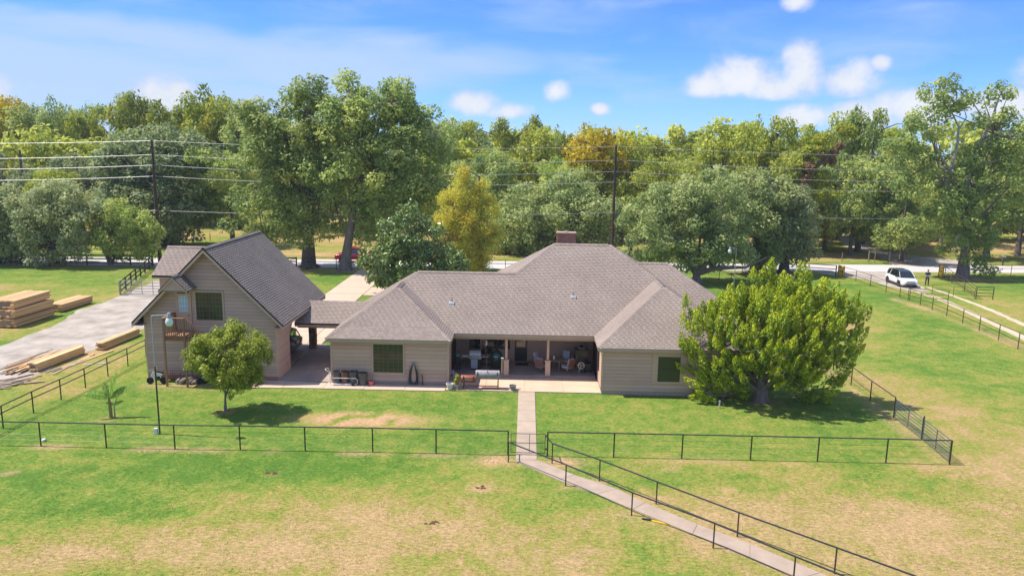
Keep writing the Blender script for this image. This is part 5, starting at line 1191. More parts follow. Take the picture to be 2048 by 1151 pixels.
BT = [
 # px, top, width px, distance, kind, leaf, label, variant
 ('pecan_tree', 455, 285, 130, 108, 'round', 'l_light', 'pale green tree between the dark live oak and the straight-trunked pecan', 0),
 ('hedge_tree', 40, 290, 190, 118, 'wide', 'l_oakd', 'low dark hedge-like tree crossed by the wires at the far left', 0),
 ('hedge_tree', 150, 292, 170, 122, 'wide', 'l_oakd', 'low dark hedge-like tree just left of the massive live oak', 0),
 ('young_tree', 100, 338, 130, 108, 'round', 'l_yg', 'yellow-green tree rising over the round dusky live oak', 1),
 ('young_tree', 207, 385, 60, 101, 'tall', 'l_yg', 'vivid yellow-green sapling between the dusky oak and the near utility pole', 1),
 ('pecan_tree', 10, 190, 110, 160, 'round', 'l_yel', 'orange-tinged tall tree on the skyline at the far left corner', 1),
 ('pecan_tree', 75, 186, 100, 156, 'tall', 'l_pecan', 'dark green skyline tree right of the orange-tinged one', 0),
 ('pecan_tree', 135, 190, 90, 152, 'round', 'l_pecan', 'blue-green skyline tree over the low dark hedge', 0),
 ('pecan_tree', 187, 192, 80, 150, 'open', 'l_yg', 'thin yellow-flecked skyline tree left of the twin-headed yellow one', 0),
 ('pecan_tree', 245, 183, 105, 146, 'round', 'l_yg', 'round yellow-green skyline tree above the massive live oak', 1),
 ('shade_tree', 300, 232, 80, 150, 'round', 'l_yel', 'short bright yellow tree right of the round yellow-green skyline tree', 0),
 ('pecan_tree', 355, 192, 110, 140, 'open', 'l_yg', 'spreading yellow-green tree peeping over the dark live oak', 1),
 ('pecan_tree', 420, 168, 130, 132, 'round', 'l_yg', 'tall lime-green tree with a dark forked limb left of the pecans', 0),
 ('pecan_tree', 480, 180, 90, 126, 'tall', 'l_pecan', 'deep green tree with a ragged top just left of the straight-trunked pecan', 1),
 ('pecan_tree', 880, 205, 60, 128, 'open', 'l_oakg', 'wispy grey tree tip right of the leaning pecan', 0),
 ('elm_tree', 930, 240, 120, 140, 'round', 'l_light', 'soft light green tree above the golden cypress', 1),
 ('elm_tree', 900, 300, 110, 118, 'tall', 'l_light', 'pale green tree directly behind the golden cypress', 0),
 ('pecan_tree', 1010, 218, 110, 132, 'open', 'l_pecan2', 'knobbly olive tree with a brown streak left of the orange-topped tree', 1),
 ('pecan_tree', 1075, 230, 90, 128, 'tall', 'l_pecan2', 'narrow olive-green tree behind the live oak behind the chimney', 0),
 ('pecan_tree', 1150, 228, 70, 126, 'open', 'l_pecan', 'thin leader poking above the orange-topped tree', 0),
 ('pecan_tree', 1185, 242, 130, 124, 'round', 'l_yel', 'orange-topped tree left of the far utility pole', 0),
 ('elm_tree', 1000, 300, 120, 116, 'round', 'l_pecan', 'shaded green tree between the golden cypress and the broad live oak', 1),
 ('elm_tree', 1130, 310, 130, 117, 'round', 'l_light', 'light green tree below the orange-topped tree', 0),
 ('elm_tree', 1255, 268, 110, 122, 'round', 'l_pecan2', 'olive tree right behind the far utility pole', 1),
 ('pecan_tree', 1310, 262, 100, 130, 'open', 'l_yg', 'flat-topped thin tree on the skyline right of the far utility pole', 1),
 ('elm_tree', 1350, 300, 130, 116, 'round', 'l_pecan2', 'yellow-olive tree over the wide live oak behind the roof', 0),
 ('elm_tree', 1265, 370, 100, 108, 'tall', 'l_pecan', 'dark green tree filling the gap right of the far pole', 1),
 ('pecan_tree', 1455, 203, 120, 119, 'open', 'l_pecan2', 'tall olive pecan with a round brown-green head, left of its twin leader', 0),
 ('pecan_tree', 1530, 205, 95, 121, 'tall', 'l_pecan2', 'slim olive pecan with several thin leaders and one orange spray', 1),
 ('pecan_tree', 1580, 300, 110, 112, 'round', 'l_pecan2', 'drooping olive tree over the two roadside live oaks', 1),
 ('elm_tree', 1625, 248, 110, 126, 'round', 'l_yg', 'round bright green tree behind the vine-hung trunk', 0),
 ('elm_tree', 1690, 222, 100, 128, 'round', 'l_light', 'light green dome left of the tall skyline leader', 1),
 ('pecan_tree', 1755, 196, 90, 124, 'open', 'l_pecan', 'dark skyline leader left of the huge open pecan', 1),
 ('elm_tree', 1735, 300, 150, 114, 'round', 'l_pecan', 'dense green tree with russet patches left of the huge open pecan', 0),
 ('elm_tree', 1800, 330, 130, 118, 'round', 'l_pecan', 'shadowy green tree behind the huge open pecan on its left side', 1),
 ('pecan_tree', 1660, 372, 110, 114.9, 'round', 'l_pecan2', 'spreading yellow-olive tree over the grass left of the hanging vine tree', 1),
 ('pecan_tree', 1715, 345, 130, 109.3, 'wide', 'l_pecan', 'dark-trunked tree with hanging foliage across the road from the white car', 0),
 ('pecan_tree', 1815, 400, 150, 104, 'wide', 'l_pecan', 'low-branched green tree shading the gravel entry across the road', 0),
 ('pecan_tree', 2000, 300, 170, 107, 'round', 'l_pecan', 'dark tree with a stout trunk beside the mailbox', 0),
 ('pecan_tree', 2070, 250, 150, 112, 'round', 'l_pecan', 'russet-tinged tree at the right edge of the picture', 1),
 ('elm_tree', 1900, 350, 140, 128, 'round', 'l_light', 'sunlit light green tree seen through the huge open pecan', 0),
 ('shrub_tree', 560, 395, 90, 122, 'wide', 'l_light', 'small pale tree behind the straight pecan trunk', 0),
 ('shrub_tree', 643, 440, 44, 120, 'round', 'l_light', 'little round tree on the yellow field between the pecan trunks', 1),
 ('shrub_tree', 735, 440, 60, 119, 'round', 'l_pecan', 'small dark tree on the yellow field above the red pickup', 0),
 ('pecan_tree', 780, 330, 160, 112, 'round', 'l_pecan', 'shaded tree behind the magnolia, under the leaning pecan', 1),
 ('elm_tree', 680, 330, 140, 128, 'round', 'l_pecan', 'shaded tree standing behind the leaning pecan trunk', 0),
]
for i, (nm, px, top, w, d, kind, leaf, lab, v) in enumerate(BT): back_tree(nm, px, top, w, d, kind, leaf, lab, v)
for v in PR.values():
    for t in v:
        for c in PK[t.name]: bpy.data.objects.remove(c)
        bpy.data.objects.remove(t)
# --- dead vine-hung leaning trunk
vb = (32.5+9.5, 107)
def vine_tree():
    y = 107; root = empty('vine_hung_tree', (0, 0, 0), 'leaning dark trunk hung with brown dead vines above the right live oaks', 'tree'); base = (onY(1590, 500, y).x, y); r = np.random.default_rng(77)
    path = [Vector((P3(px, py, y, base)[0], 0, P3(px, py, y, base)[1])) for px, py in ((1592, 480), (1590, 440), (1597, 400), (1612, 360), (1640, 325), (1675, 300), (1705, 285))]
    path[0].z = 0; mb = MB(); mb.tube(path, [.5, .45, .4, .35, .28, .2, .1], 8); mb.build('trunk', M['bark_d'], root, smooth=True, fix=False)
    pts = [(1612, 350, 1.0), (1605, 372, .9), (1625, 330, .8), (1650, 318, .7), (1668, 300, .8), (1600, 400, .7), (1592, 430, .6), (1680, 288, .6)]
    C = np.array([[P3(px, py, y, base)[0], 0, P3(px, py, y, base)[1]] for px, py, q in pts]); C = np.concatenate([C, C+r.normal(0, .6, C.shape)]); R = np.concatenate([[q for *_, q in pts]]*2)*.8
    V, Q, t = cat([leaf_cloud(C, R, np.full(len(C), 420), .15, r, tones=np.full(len(C), .4), droop=1.0)]); npmesh('dead_vine', V, Q, M['l_brown'], t, root)
    pts = [(1640, 300, 1.2), (1600, 330, 1.0), (1700, 262, 1.2), (1650, 350, 1.2), (1620, 300, .9), (1580, 410, 1.2), (1630, 400, 1.2)]
    C = np.array([[P3(px, py, y, base)[0], .5, P3(px, py, y, base)[1]] for px, py, q in pts]); C = np.concatenate([C, C+r.normal(0, .8, C.shape)]); R = np.concatenate([[q for *_, q in pts]]*2)
    V, Q, t = cat([leaf_cloud(C, R, np.full(len(C), 420), .2, r, tones=np.full(len(C), .6))]); npmesh('crown', V, Q, M['l_yg'], t, root)
    root.location = (base[0], base[1], 0)
vine_tree()
# --- continuous wood far behind: one mass
def far_wood():
    r = np.random.default_rng(55); parts = []
    for d, n in ((134, 40), (160, 42), (200, 36), (250, 34)):
        xs = np.linspace(-d*.80, d*.80, n)+r.normal(0, 3, n)
        for x in xs:
            hgt = r.uniform(14, 19) if d < 150 else r.uniform(18, 24)
            if d == 136 and -58 < x < -26 : hgt *= .62
            k = 18; cz = r.uniform(1.5, hgt-2, k); C = np.stack([x+r.normal(0, 2.6, k), d+r.normal(0, 2.2, k), cz], 1); R = r.uniform(1.5, 2.6, k)
            tn = np.clip(r.choice([.3, .45, .55, .75])+r.normal(0, .08, k), 0, 1)
            parts.append(leaf_cloud(C, R, np.full(k, 90), .5, r, tones=tn))
    V, Q, t = cat(parts); o = npmesh('woodland', V, Q, M['l_pecan2'], t); tag(o, 'continuous wood of green and olive trees filling the background', 'woodland', kind='stuff')
far_wood()
# --- banana plant
def banana(loc, label):
    root = empty('banana_plant', (0, 0, 0), label, 'banana plant'); r = random.Random(4)
    MB().tube([(0, 0, -.05), (0, 0, .5), (-.03, 0, 1.15)], [.10, .085, .055], 8).build('stem', mk('banana_stem', (.30, .17, .06), (.22, .22, .05), scale=6, rough=.6), root, smooth=True)
    MB().tube([(.18, .05, -.05), (.2, .05, .75)], [.045, .03], 6).build('stem', M['terra'], root, smooth=True)
    def leaf(p0, d, L, w, droop, up):
        mb = MB(); n = 22; d = Vector(d).normalized(); side = d.cross(Vector((0, 0, 1))).normalized(); side = side if side.y > 0 else -side; side = (side*.55+Vector((0, 0, .75))).normalized(); pts = []
        for i in range(n+1):
            t = i/n; p = Vector(p0)+d*L*t+Vector((0, 0, up*math.sin(t*1.7)-droop*t*t)); ww = w*math.sin(min(1, t*1.05+.12)*PI)**.6*(.5+.5*min(1, t*4)); pts.append((p, ww))
        for i in range(n):
            (p, w0), (q, w1) = pts[i], pts[i+1]
            for s in (1, -1):
                g = r.uniform(.0, .35) if r.random() < .4 else 0; z = -.12
                a = p; b = q.lerp(p, g*.4); c = q.lerp(p, g)+side*s*w1+Vector((0, 0, z*w1+r.uniform(-.02, .02))); e = p+side*s*w0+Vector((0, 0, z*w0)); mb.add([a, b, c, e], [(0, 1, 2, 3)], .3+.5*r.random())
        o = mb.build('leaf', M['l_ban'], root, fix=False); MB().tube([pts[k][0]+Vector((0, 0, -.006)) for k in range(0, n+1, 3)], [.022, .02, .018, .015, .013, .011, .009, .006][:len(range(0, n+1, 3))], 5, cap=False).build('midrib', mk('leaf_midrib', (.38, .45, .12), scale=3), o)
    T = (-.03, 0, 1.1)
    leaf(T, (-1, -.25, .1), 1.45, .26, .35, .35); leaf(T, (.5, .4, 1.7), 1.6, .32, .2, .15); leaf(T, (1, .25, .45), 1.6, .24, .15, .15); leaf(T, (-.55, .3, 1.1), 1.1, .22, .4, .2); leaf(T, (-.1, -.5, .5), .55, .12, .3, .2)
    leaf((.2, .05, .7), (.8, .2, .25), .55, .1, .1, .1); leaf((.2, .05, .7), (.3, .3, .8), .5, .07, .1, .05); leaf((.2, .05, .7), (-1, -.2, .2), .5, .09, .1, .1)
    root.location = (loc[0], loc[1], 0)
banana(gp(222, 834), 'banana plant with ragged green leaves on the left lawn')
# ------------------------------------------------------------------ fences
def fence(name, label, posts, cat_='fence', h=1.2, rails=(1.2,), rr=.03, pr=.035, wires=(), mat='pipe', post_top=None, zs=None, mesh=None, post_list=None, closed=False, railname='rail', group=None, capr=None, skip_rail=()):
    root = empty(name, (posts[0][0], posts[0][1], 0), label, cat_, group)
    for p in (post_list or posts): MB().tube([(p[0], p[1], -.1), (p[0], p[1], h)], pr, 7).build('post', M[mat], root)
    for z in rails:
        for i in range(len(posts)-1):
            if i in skip_rail: continue
            a, b = posts[i], posts[i+1]; MB().tube([(a[0], a[1], z), (b[0], b[1], z)], rr, 7).build(railname, M[mat], root)
    for z in wires:
        for i in range(len(posts)-1):
            a, b = posts[i], posts[i+1]; MB().tube([(a[0], a[1], z), (b[0], b[1], z)], .006, 3).build('wire', M['wire'], root)
    if mesh:
        z0, z1, step = mesh; mb = MB()
        for i in range(len(posts)-1):
            a, b = Vector((*posts[i][:2], 0)), Vector((*posts[i+1][:2], 0)); L = (b-a).length; n = int(L/step)
            for k in range(1, n): p = a.lerp(b, k/n); mb.tube([p+Vector((0, 0, z0)), p+Vector((0, 0, z1))], .0022, 3, cap=False)
            z = z0
            while z < z1: mb.tube([a+Vector((0, 0, z)), b+Vector((0, 0, z))], .0022, 3, cap=False); z += step
        tag(mb.build('wire_mesh', M['wire'], root, fix=False), kind='stuff')
    return root
Y0 = 33.6
fl = [(-29.6, Y0-.1), (-26.35, Y0-.05), (-23.08, 33.59), (-19.91, 33.59), (-16.6, 33.6), (-13.49, 33.7), (-10.37, 33.74), (-7.14, 33.8), (-4.1, 33.82), (-.66, 33.8)]
fence('pipe_fence', 'long black pipe fence with thin wires across the yard left of the walk gate', fl, h=1.19, rails=(1.19,), wires=(.3, .58, .86), mat='pipe')
fr_ = [(1.22, 33.78), (4.38, 33.82), (7.62, 33.84), (10.88, 33.86), (14.05, 33.87), (17.28, 33.88), (20.26, 33.86)]
fence('pipe_fence', 'black pipe fence with thin wires right of the walk gate to the yard corner', fr_, h=1.19, rails=(1.19,), wires=(.3, .58, .86), mat='pipe')
fs = [(-26.45, 33.5), (-26.38, 35.7), (-26.33, 38.0), (-26.15, 40.15), (-26.05, 42.35), (-26.0, 44.7), (-25.9, 46.9), (-25.85, 49.2), (-25.8, 51.6), (-25.75, 54.0)]
fence('side_pipe_fence', 'two-rail black pipe fence running back beside the garage on the left', fs, h=1.19, rails=(1.19, .82), wires=(.08,), mat='pipe')
fd = [(20.63, 40.15), (20.66, 43.13), (20.76, 46.04), (20.9, 49.2), (21.0, 52.4), (21.1, 55.6)]
fence('side_pipe_fence', 'black pipe fence with wire netting running back behind the cedar', fd, h=1.19, rails=(1.19, ), wires=(.6,), mat='pipe', mesh=(.05, 1.15, .2))
# yard fence continuing beside the forked oak to the road
fe = [(22.9, 69.5), (23.2, 73.5), (23.0, 77.5), (22.6, 81.5), (22.3, 85.5), (22.0, 89.3)]
fence('side_pipe_fence', 'pipe and netting fence end behind the cedar, beside the tall lamp post', fe, h=1.25, rails=(1.25,), mat='pipe', mesh=(.05, 1.2, .25))
# road side pipe fence on one line between the yards
fx = [(-19.4, 88.7), (-15, 89.0), (-10.5, 89.3), (-6.5, 89.4), (-2.4, 89.6), (1.8, 89.8), (6, 90.0), (10, 90.2), (14.5, 90.4), (18.5, 90.6), (22.4, 90.8), (26.5, 91.0), (30.5, 91.2), (34.2, 91.2), (37.4, 90.0)]
fence('roadside_fence', 'thin dark pipe fence along the near edge of the road behind the house', fx[2:], h=1.25, rails=(1.25, .8), mat='pipe_brown', rr=.025, pr=.035)
# walk gate
gt = empty('walk_gate', (-.55, 33.8, 0), 'narrow wire mesh walk gate across the concrete path', 'gate')
for z in (.13, .62, 1.08): MB().tube([(-.52, 33.8, z), (1.1, 33.8, z)], .016, 6).build('rail', M['pipe'], gt)
for x in (-.52, .36, 1.1): MB().tube([(x, 33.8, .12), (x, 33.8, 1.09)], .016, 6).build('upright', M['pipe'], gt)
mb = MB()
for k in range(1, 31): x = -.52+1.62*k/31; mb.tube([(x, 33.8, .03), (x, 33.8, 1.08)], .0025, 3, cap=False)
for k in range(11): z = .03+k*.105; mb.tube([(-.52, 33.8, z), (1.1, 33.8, z)], .0025, 3, cap=False)
tag(mb.build('wire_mesh', M['wire'], gt, fix=False), kind='stuff')
for z in (.3, .95): MB().box(1.1, 1.2, 33.76, 33.84, z, z+.06).build('hinge', M['pipe'], gt)
MB().box(-.6, -.4, 33.77, 33.83, .6, .64).build('latch', M['pipe'], gt)
# handrails along the sloping walk
rA = [(-.62, 32.95), (1.93, 30.55), (4.44, 28.0), (7.12, 25.63), (9.3, 23.45), (11.6, 21.2)]
rB = [(1.42, 32.9), (3.45, 31.15), (5.6, 29.05), (8.25, 26.52), (10.95, 24.1), (13.6, 21.7)]
fence('handrail', 'nearer black pipe handrail along the sloping walk', rA, cat_='handrail', h=.98, rails=(.98,), rr=.032, pr=.03)
fence('handrail', 'farther black pipe handrail along the sloping walk, ending at the right gate post', rB, cat_='handrail', h=.98, rails=(.98,), rr=.032, pr=.03)
for o_, pts in ((None, None),): pass
hr = [o for o in COL.objects if o.name.startswith('handrail') and o.parent is None]
MB().tube([(-.62, 32.95, .98), (-.66, 33.2, 1.0), (-.66, 33.76, 1.02)], .03, 6).build('return_rail', M['pipe'], hr[0])
MB().tube([(1.42, 32.9, .98), (1.25, 33.3, 1.0), (1.22, 33.74, 1.02)], .03, 6).build('return_rail', M['pipe'], hr[1])
def pipe_gate(name, label, a, b, h, nrails, mat, r_=.022, ups=(0, .5, 1), z0=.12, cat_='gate'):
    root = empty(name, (a[0], a[1], 0), label, cat_); A_ = Vector((*a, 0)); B_ = Vector((*b, 0))
    for k in range(nrails):
        z = z0+(h-z0)*k/(nrails-1); MB().tube([A_+Vector((0, 0, z)), B_+Vector((0, 0, z))], r_, 6).build('bar', M[mat], root)
    for u in ups:
        p = A_.lerp(B_, u); MB().tube([p+Vector((0, 0, z0-.02)), p+Vector((0, 0, h+.01))], r_*1.15, 6).build('upright', M[mat], root)
    return root
for p in ((20.62, 40.05), (20.6, 36.95)): pass
pipe_gate('field_gate', 'blue-grey tubular field gate nearest the yard corner on the right', (20.3, 34.0), (20.5, 36.8), 1.12, 7, 'galvblue')
pipe_gate('field_gate', 'blue-grey tubular field gate farther from the corner, below the cedar shadow', (20.52, 36.98), (20.62, 40.0), 1.12, 7, 'galvblue')
gpst = empty('gate_post', (20.51, 36.89, 0), 'black middle post between the two blue-grey gates', 'post'); MB().tube([(20.51, 36.89, -.1), (20.51, 36.89, 1.25)], .04, 8).build('shaft', M['pipe'], gpst); MB().lathe([(0, 0), (.045, .005), (.045, .03), (0, .05)], (20.51, 36.89, 1.25), 8).build('cap', M['pipe'], gpst)
# silver drive gate on the left
pipe_gate('drive_gate', 'silver tubular gate across the gravel drive behind the garage', (-38.9, 70.1), (-34.9, 70.3), 1.45, 6, 'galv', ups=(0, .26, .52, .78, 1), r_=.028)
# dark board fences on the left
def board_fence(label, posts, boards=(.35, .8, 1.22), h=1.32, bw=.15):
    root = empty('board_fence', (posts[0][0], posts[0][1], 0), label, 'fence')
    for p in posts: MB().box(p[0]-.06, p[0]+.06, p[1]-.06, p[1]+.06, -.1, h).build('post', M['board'], root)
    for z in boards:
        for a, b in zip(posts, posts[1:]): MB().bar((a[0], a[1]-.07, z), (b[0], b[1]-.07, z), .03, bw).build('board', M['board'], root)
    return root
n = 14; board_fence('black three-board fence along the road at the far left', [(-80+35.2*i/n, 85.5+2.7*i/n) for i in range(n+1)])
board_fence('black board fence slanting from the road down to the silver gate', [(-44.6+5.6*i/7, 88.0-17.7*i/7) for i in range(8)])
board_fence('short black board fence joining the straight pecan trunk behind the garage', [(-34.5+2.35*i, 88.4+.04*i) for i in range(4)])
fence('short_fence', 'small black pipe panel between the two big pecan trunks', [(-27.4, 86.2), (-25.4, 88.3), (-22.6, 88.3)], h=1.35, rails=(1.35, .85), pr=.05, rr=.035, mat='pipe')
# right-hand paddock fence along the entrance drive
fq = [(37.75, 88.9), (38.3, 86.4), (38.4, 82.9), (38.45, 79.3), (38.6, 76.6), (38.65, 75.0), (38.7, 72.7), (38.65, 70.4), (38.6, 67.8), (38.4, 64.9), (38.2, 62.1), (37.85, 58.9), (37.6, 56.1), (37.4, 53.3), (37.2, 50.4)]
fence('paddock_fence', 'brown pipe fence running from the left yellow panel down the entrance drive', fq, h=1.27, rails=(1.27, .62), wires=(.3, .95), mat='pipe_brown', rr=.028, pr=.035)
fence('paddock_fence', 'three-rail brown pipe fence piece joining the left yellow panel', [(34.2, 91.2), (37.45, 89.95)], h=1.3, rails=(1.3, .85, .4), mat='pipe_brown', rr=.028)
fence('drive_gate', 'open brown pipe gate folded beside the track in front of the white car', [(38.8, 75.0), (42.2, 74.2)], cat_='gate', h=1.25, rails=(.35, .78, 1.25), mat='pipe_brown', rr=.022, pr=.03)
fence('drive_gate', 'thin rear pipe gate lying across the track by the man', [(43.0, 78.7), (44.6, 77.6), (46.2, 76.6)], cat_='gate', h=1.1, rails=(.3, .7, 1.1), mat='pipe_brown', rr=.015, pr=.025)
fence('paddock_fence', 'brown pipe fence slanting from the right yellow panel below the huge pecan', [(50.6, 90.3), (49.2, 86.2), (47.8, 81.2), (46.3, 76.5)], h=1.3, rails=(.35, .66, .98, 1.3), mat='pipe_brown', rr=.03, pr=.04)
fence('paddock_fence', 'square pipe end panel at the foot of the slanting fence', [(46.3, 76.5), (47.9, 76.3)], h=1.3, rails=(.35, .66, .98, 1.3), mat='pipe', rr=.03, pr=.045)
fence('roadside_fence', 'pipe rail fence along the road right of the huge pecan', [(50.8, 91.9), (55.4, 92.3), (60, 92.7), (64.8, 93.1), (70, 93.5), (76, 94)], h=1.35, rails=(1.35, .9), mat='pipe_brown', rr=.025, pr=.035)
# panels (yellow)
for (a, b, lab) in (((37.6, 89.8), (37.95, 88.9), 'yellow panel on the left post of the entrance'), ((50.4, 91.3), (50.45, 90.4), 'yellow panel on the right post of the entrance')):
    root = empty('gate_sign', (a[0], a[1], 0), lab, 'sign'); A_ = Vector((*a, 0)); B_ = Vector((*b, 0)); d = (B_-A_).normalized(); n_ = Vector((d.y, -d.x, 0))
    for k, (z0, z1) in enumerate(((.1, .48), (.5, .88), (.9, 1.36))): MB().obox((A_+B_)/2+Vector((0, 0, (z0+z1)/2))-n_*.05, (B_-A_)/2, n_*.015, (0, 0, (z1-z0)/2)).build('board', M['yellow'], root)
    for p in (A_, B_): MB().tube([p+Vector((0, 0, -.1)), p+Vector((0, 0, 1.4))], .04, 7).build('post', M['pipe_brown'], root)
    for k, (u, z, w) in enumerate(((.25, 1.12, .06), (.5, 1.1, .05), (.75, 1.08, .07), (.35, .69, .05), (.6, .69, .06))): MB().obox(A_.lerp(B_, u)+Vector((0, 0, z))-n_*-.0-n_*.05+(-n_)*.0+Vector((0, 0, 0))+(n_*-1)*(-.0)-n_*.0, d*w, n_*.018, (0, 0, .05)).build('worn_letter', M['black'], root)
# fences across the road
fence('wire_fence', 'pale-post wire fence across the road under the trees right of centre', [(34+4.6*i, 101.6+.35*i) for i in range(5)], h=1.3, rails=(), wires=(.3, .6, .9, 1.2), mat='tan', pr=.06)
fence('end_brace', 'pale H-brace of two thick posts across the road beside the gravel entry', [gp(1737, 523), gp(1778, 524)], cat_='fence', h=1.5, rails=(1.3,), wires=(.3, .7), mat='tan', pr=.1, rr=.05)
fence('wire_fence', 'dark wire fence far across the road at the head of the gravel entry', [(55, 128), (59.5, 128.5), (64, 129), (69, 129.4), (74, 129.8)], h=1.3, rails=(1.3,), wires=(.4, .8), mat='pipe_brown', pr=.05, rr=.03)
fence('wire_fence', 'faint wire fence on the yellow field across the road', [(-60+6*i, 112+.3*i) for i in range(9)], h=1.2, rails=(), wires=(.4, .8, 1.15), mat='board', pr=.05)
# mailbox
mbx = empty('mailbox', gp(2005, 531)+(0,), 'small silver mailbox on a post at the right edge of the road', 'mailbox'); p = gp(2005, 531)
MB().box(p[0]-.06, p[0]+.06, p[1]-.06, p[1]+.06, 0, 1.1).build('post', M['board'], mbx); MB().lathe([(0, -.3), (.16, -.3), (.17, 0), (.16, .3), (0, .3)], (p[0], p[1], 1.28), 10, axis='y').build('box', M['galv'], mbx)

# ------------------------------------------------------------------ poles and wires
def pole(label, x, y, h, r0=.19, r1=.12, lean=0, att=()):
    root = empty('utility_pole', (x, y, 0), label, 'utility pole')
    MB().tube([(x, y, -.2), (x+lean*.5, y, h*.5), (x+lean, y, h)], [r0, (r0+r1)/2, r1], 10).build('shaft', M['polewood'], root, smooth=True)
    for z in att:
        MB().lathe([(.02, -.08), (.05, -.05), (.03, -.02), (.06, .02), (.03, .06), (0, .08)], (x+lean*z/h+.22, y-.05, z), 8).build('insulator', M['insul'], root)
        MB().bar((x+lean*z/h, y, z-.05), (x+lean*z/h+.24, y-.05, z-.02), .05, .05).build('bracket', M['galv'], root)
    return root
W1 = [14.75, 13.1, 11.86, 10.54]; W2 = [15.0, 13.25, 11.79, 10.45]
p1 = (-45.2, 91.0); p2 = (11.4, 98.6)
pole('tall dark utility pole behind the garage carrying four wires', *p1, 14.8, .25, .14, 0, W1)
pole('tall dark utility pole right of the brick chimney', *p2, 15.1, .23, .14, 0, W2)
MB().lathe([(0, 0), (.12, .02), (.12, .07), (0, .09)], (*p1, 14.8), 8).build('cap', M['insul'], [o for o in COL.objects if o.name.startswith('utility_pole')][0])
p0 = (-101.5, 83.6); p3 = (67.5, 106); up = [o for o in COL.objects if o.name.startswith('utility_pole')][0]
MB().tube([(p1[0]-.2, p1[1]-.1, 11.9), (p1[0]-.9, p1[1]-.1, 10.9), (p1[0]-.75, p1[1]-.1, 9.8), (p1[0]-.1, p1[1]-.1, 9.4)], .018, 4, cap=False).build('loop_wire', M['cable'], up)
def cable(label, pts, sag, r_=.022):
    root = None; mbx = MB(); allp = []
    for (a, b) in zip(pts, pts[1:]):
        a = Vector(a); b = Vector(b); s_ = [a.lerp(b, t/16)+Vector((0, 0, -sag*4*(t/16)*(1-t/16))) for t in range(17)]; allp += s_ if not allp else s_[1:]
    o = mbx.tube(allp, r_, 4, cap=False).build('power_line', M['cable'], fix=False); tag(o, label, 'power line', 'power lines along the road'); return o
names = ['topmost bright power line strung between the two tall poles', 'second power line from the top between the two tall poles', 'third power line from the top between the two tall poles', 'fourth power line from the top between the two tall poles']
lf = [14.0, 12.45, 11.2, 9.9]; rt_ = [14.8, 13.0, 11.6, 10.3]
for i in range(4):
    cable(names[i], [(p0[0], p0[1], lf[i]+.4), (p1[0]+.2, p1[1]-.05, W1[i]), (p2[0]+.2, p2[1]-.05, W2[i]), (p3[0]+12, p3[1], rt_[i])], .75 if i else .6)
cable('low slack communication wire passing the near utility pole', [(p0[0], p0[1], 6.2), (p1[0], p1[1]-.2, 6.4), (p2[0], p2[1]-.2, 6.5), (p3[0]+12, p3[1], 6.4)], .5, .018)
x, z = onY(199, 335, 118).x, onY(199, 335, 118).z
pole('short far pole with a grey transformer between the dark trees on the left', x, 118, z, .16, .11, 0, ())
tp_ = [o for o in COL.objects if o.name.startswith('utility_pole')][-1]; MB().lathe([(0, 0), (.25, .0), (.27, .1), (.27, .8), (.2, .88), (0, .9)], (x+.35, 117.8, 6.4), 10).build('transformer', M['insul'], tp_); MB().bar((x-1.6, 117.9, z-3.4), (x+.2, 117.9, z-3.2), .06, .06).build('arm', M['galv'], tp_)
# yard lamps
def lamp(label, x, y, h, arm, dark_to=3.5):
    root = empty('yard_lamp', (x, y, 0), label, 'yard lamp')
    MB().tube([(x, y, -.1), (x, y, dark_to)], .042, 8).build('lower_shaft', M['pipe'], root, smooth=True); MB().tube([(x, y, dark_to), (x, y, h)], .036, 8).build('upper_shaft', M['galv'], root, smooth=True)
    MB().tube([(x, y, h-.02), (x+arm, y, h+.04)], .03, 6).build('arm', M['galv'], root); MB().tube([(x, y, h-.5), (x+arm*.4, y, h)], .018, 5).build('brace', M['galv'], root)
    s = math.copysign(1, arm); c = (x+arm*1.02, y, h-.22)
    MB().lathe([(.04, .36), (.08, .34), (.09, .22), (.11, .16), (.10, .1), (0, .1)][::-1], c, 12).build('lamp_head', M['insul'], root, smooth=True)
    MB().lathe([(.10, -.30), (.16, -.24), (.185, -.08), (.14, .05), (.11, .1), (.0, .1)], c, 14).build('lamp_shade', M['lampglass'], root, smooth=True)
    return root
lamp('slim yard lamp on a tall thin pole on the lawn before the garage', -18.23, 35.45, 6.1, .85)
MB().box(-18.5, -18.33, 35.38, 35.5, 0, .3).build('junction_box', M['white'], [o for o in COL.objects if o.name.startswith('yard_lamp')][0])
v = onY(1473, 496, 74); lamp('distant yard lamp on a grey pole behind the cedar', v.x, 74, v.z, -.62, .5)
# ------------------------------------------------------------------ lumber
def bundle(label, a, b, w, h, z=0, nx=6, nz=5, mat='lumber_o', group='bundles of sawn lumber', ragged=.0, seed=1, side=1, lean=0):
    """a,b = ends of the long axis at ground; boards are separate parts"""
    root = empty('lumber_bundle', (a[0], a[1], z), label, 'lumber', group); r = random.Random(seed)
    A_ = Vector((*a, z)); B_ = Vector((*b, z)); d = (B_-A_); L = d.length; d.normalize(); sd = Vector((d.y, -d.x, 0))*side
    bw, bh = w/nx, h/nz
    for k in range(nz):
        for i in range(nx):
            if 0 < k < nz-1 and 0 < i < nx-1 and L > 3: continue     # hidden inner boards
            e0, e1 = r.uniform(-ragged, ragged), r.uniform(-ragged, ragged)
            c = A_+sd*(i+.5)*bw+Vector((0, 0, (k+.5)*bh+.0))
            MB().bar(c+d*e0, c+d*(L+e1), bw*.93, bh*.87).build('board', M[mat], root)
    gap_shade_core = A_+sd*w/2+Vector((0, 0, h/2)); MB().bar(gap_shade_core+d*.08, gap_shade_core+d*(L-.08), w-bw*1.2, h-bh*1.2).build('gap_shade_core', M['lumber_g'], root)  # darker wood colour put in as shade between the boards
    return root
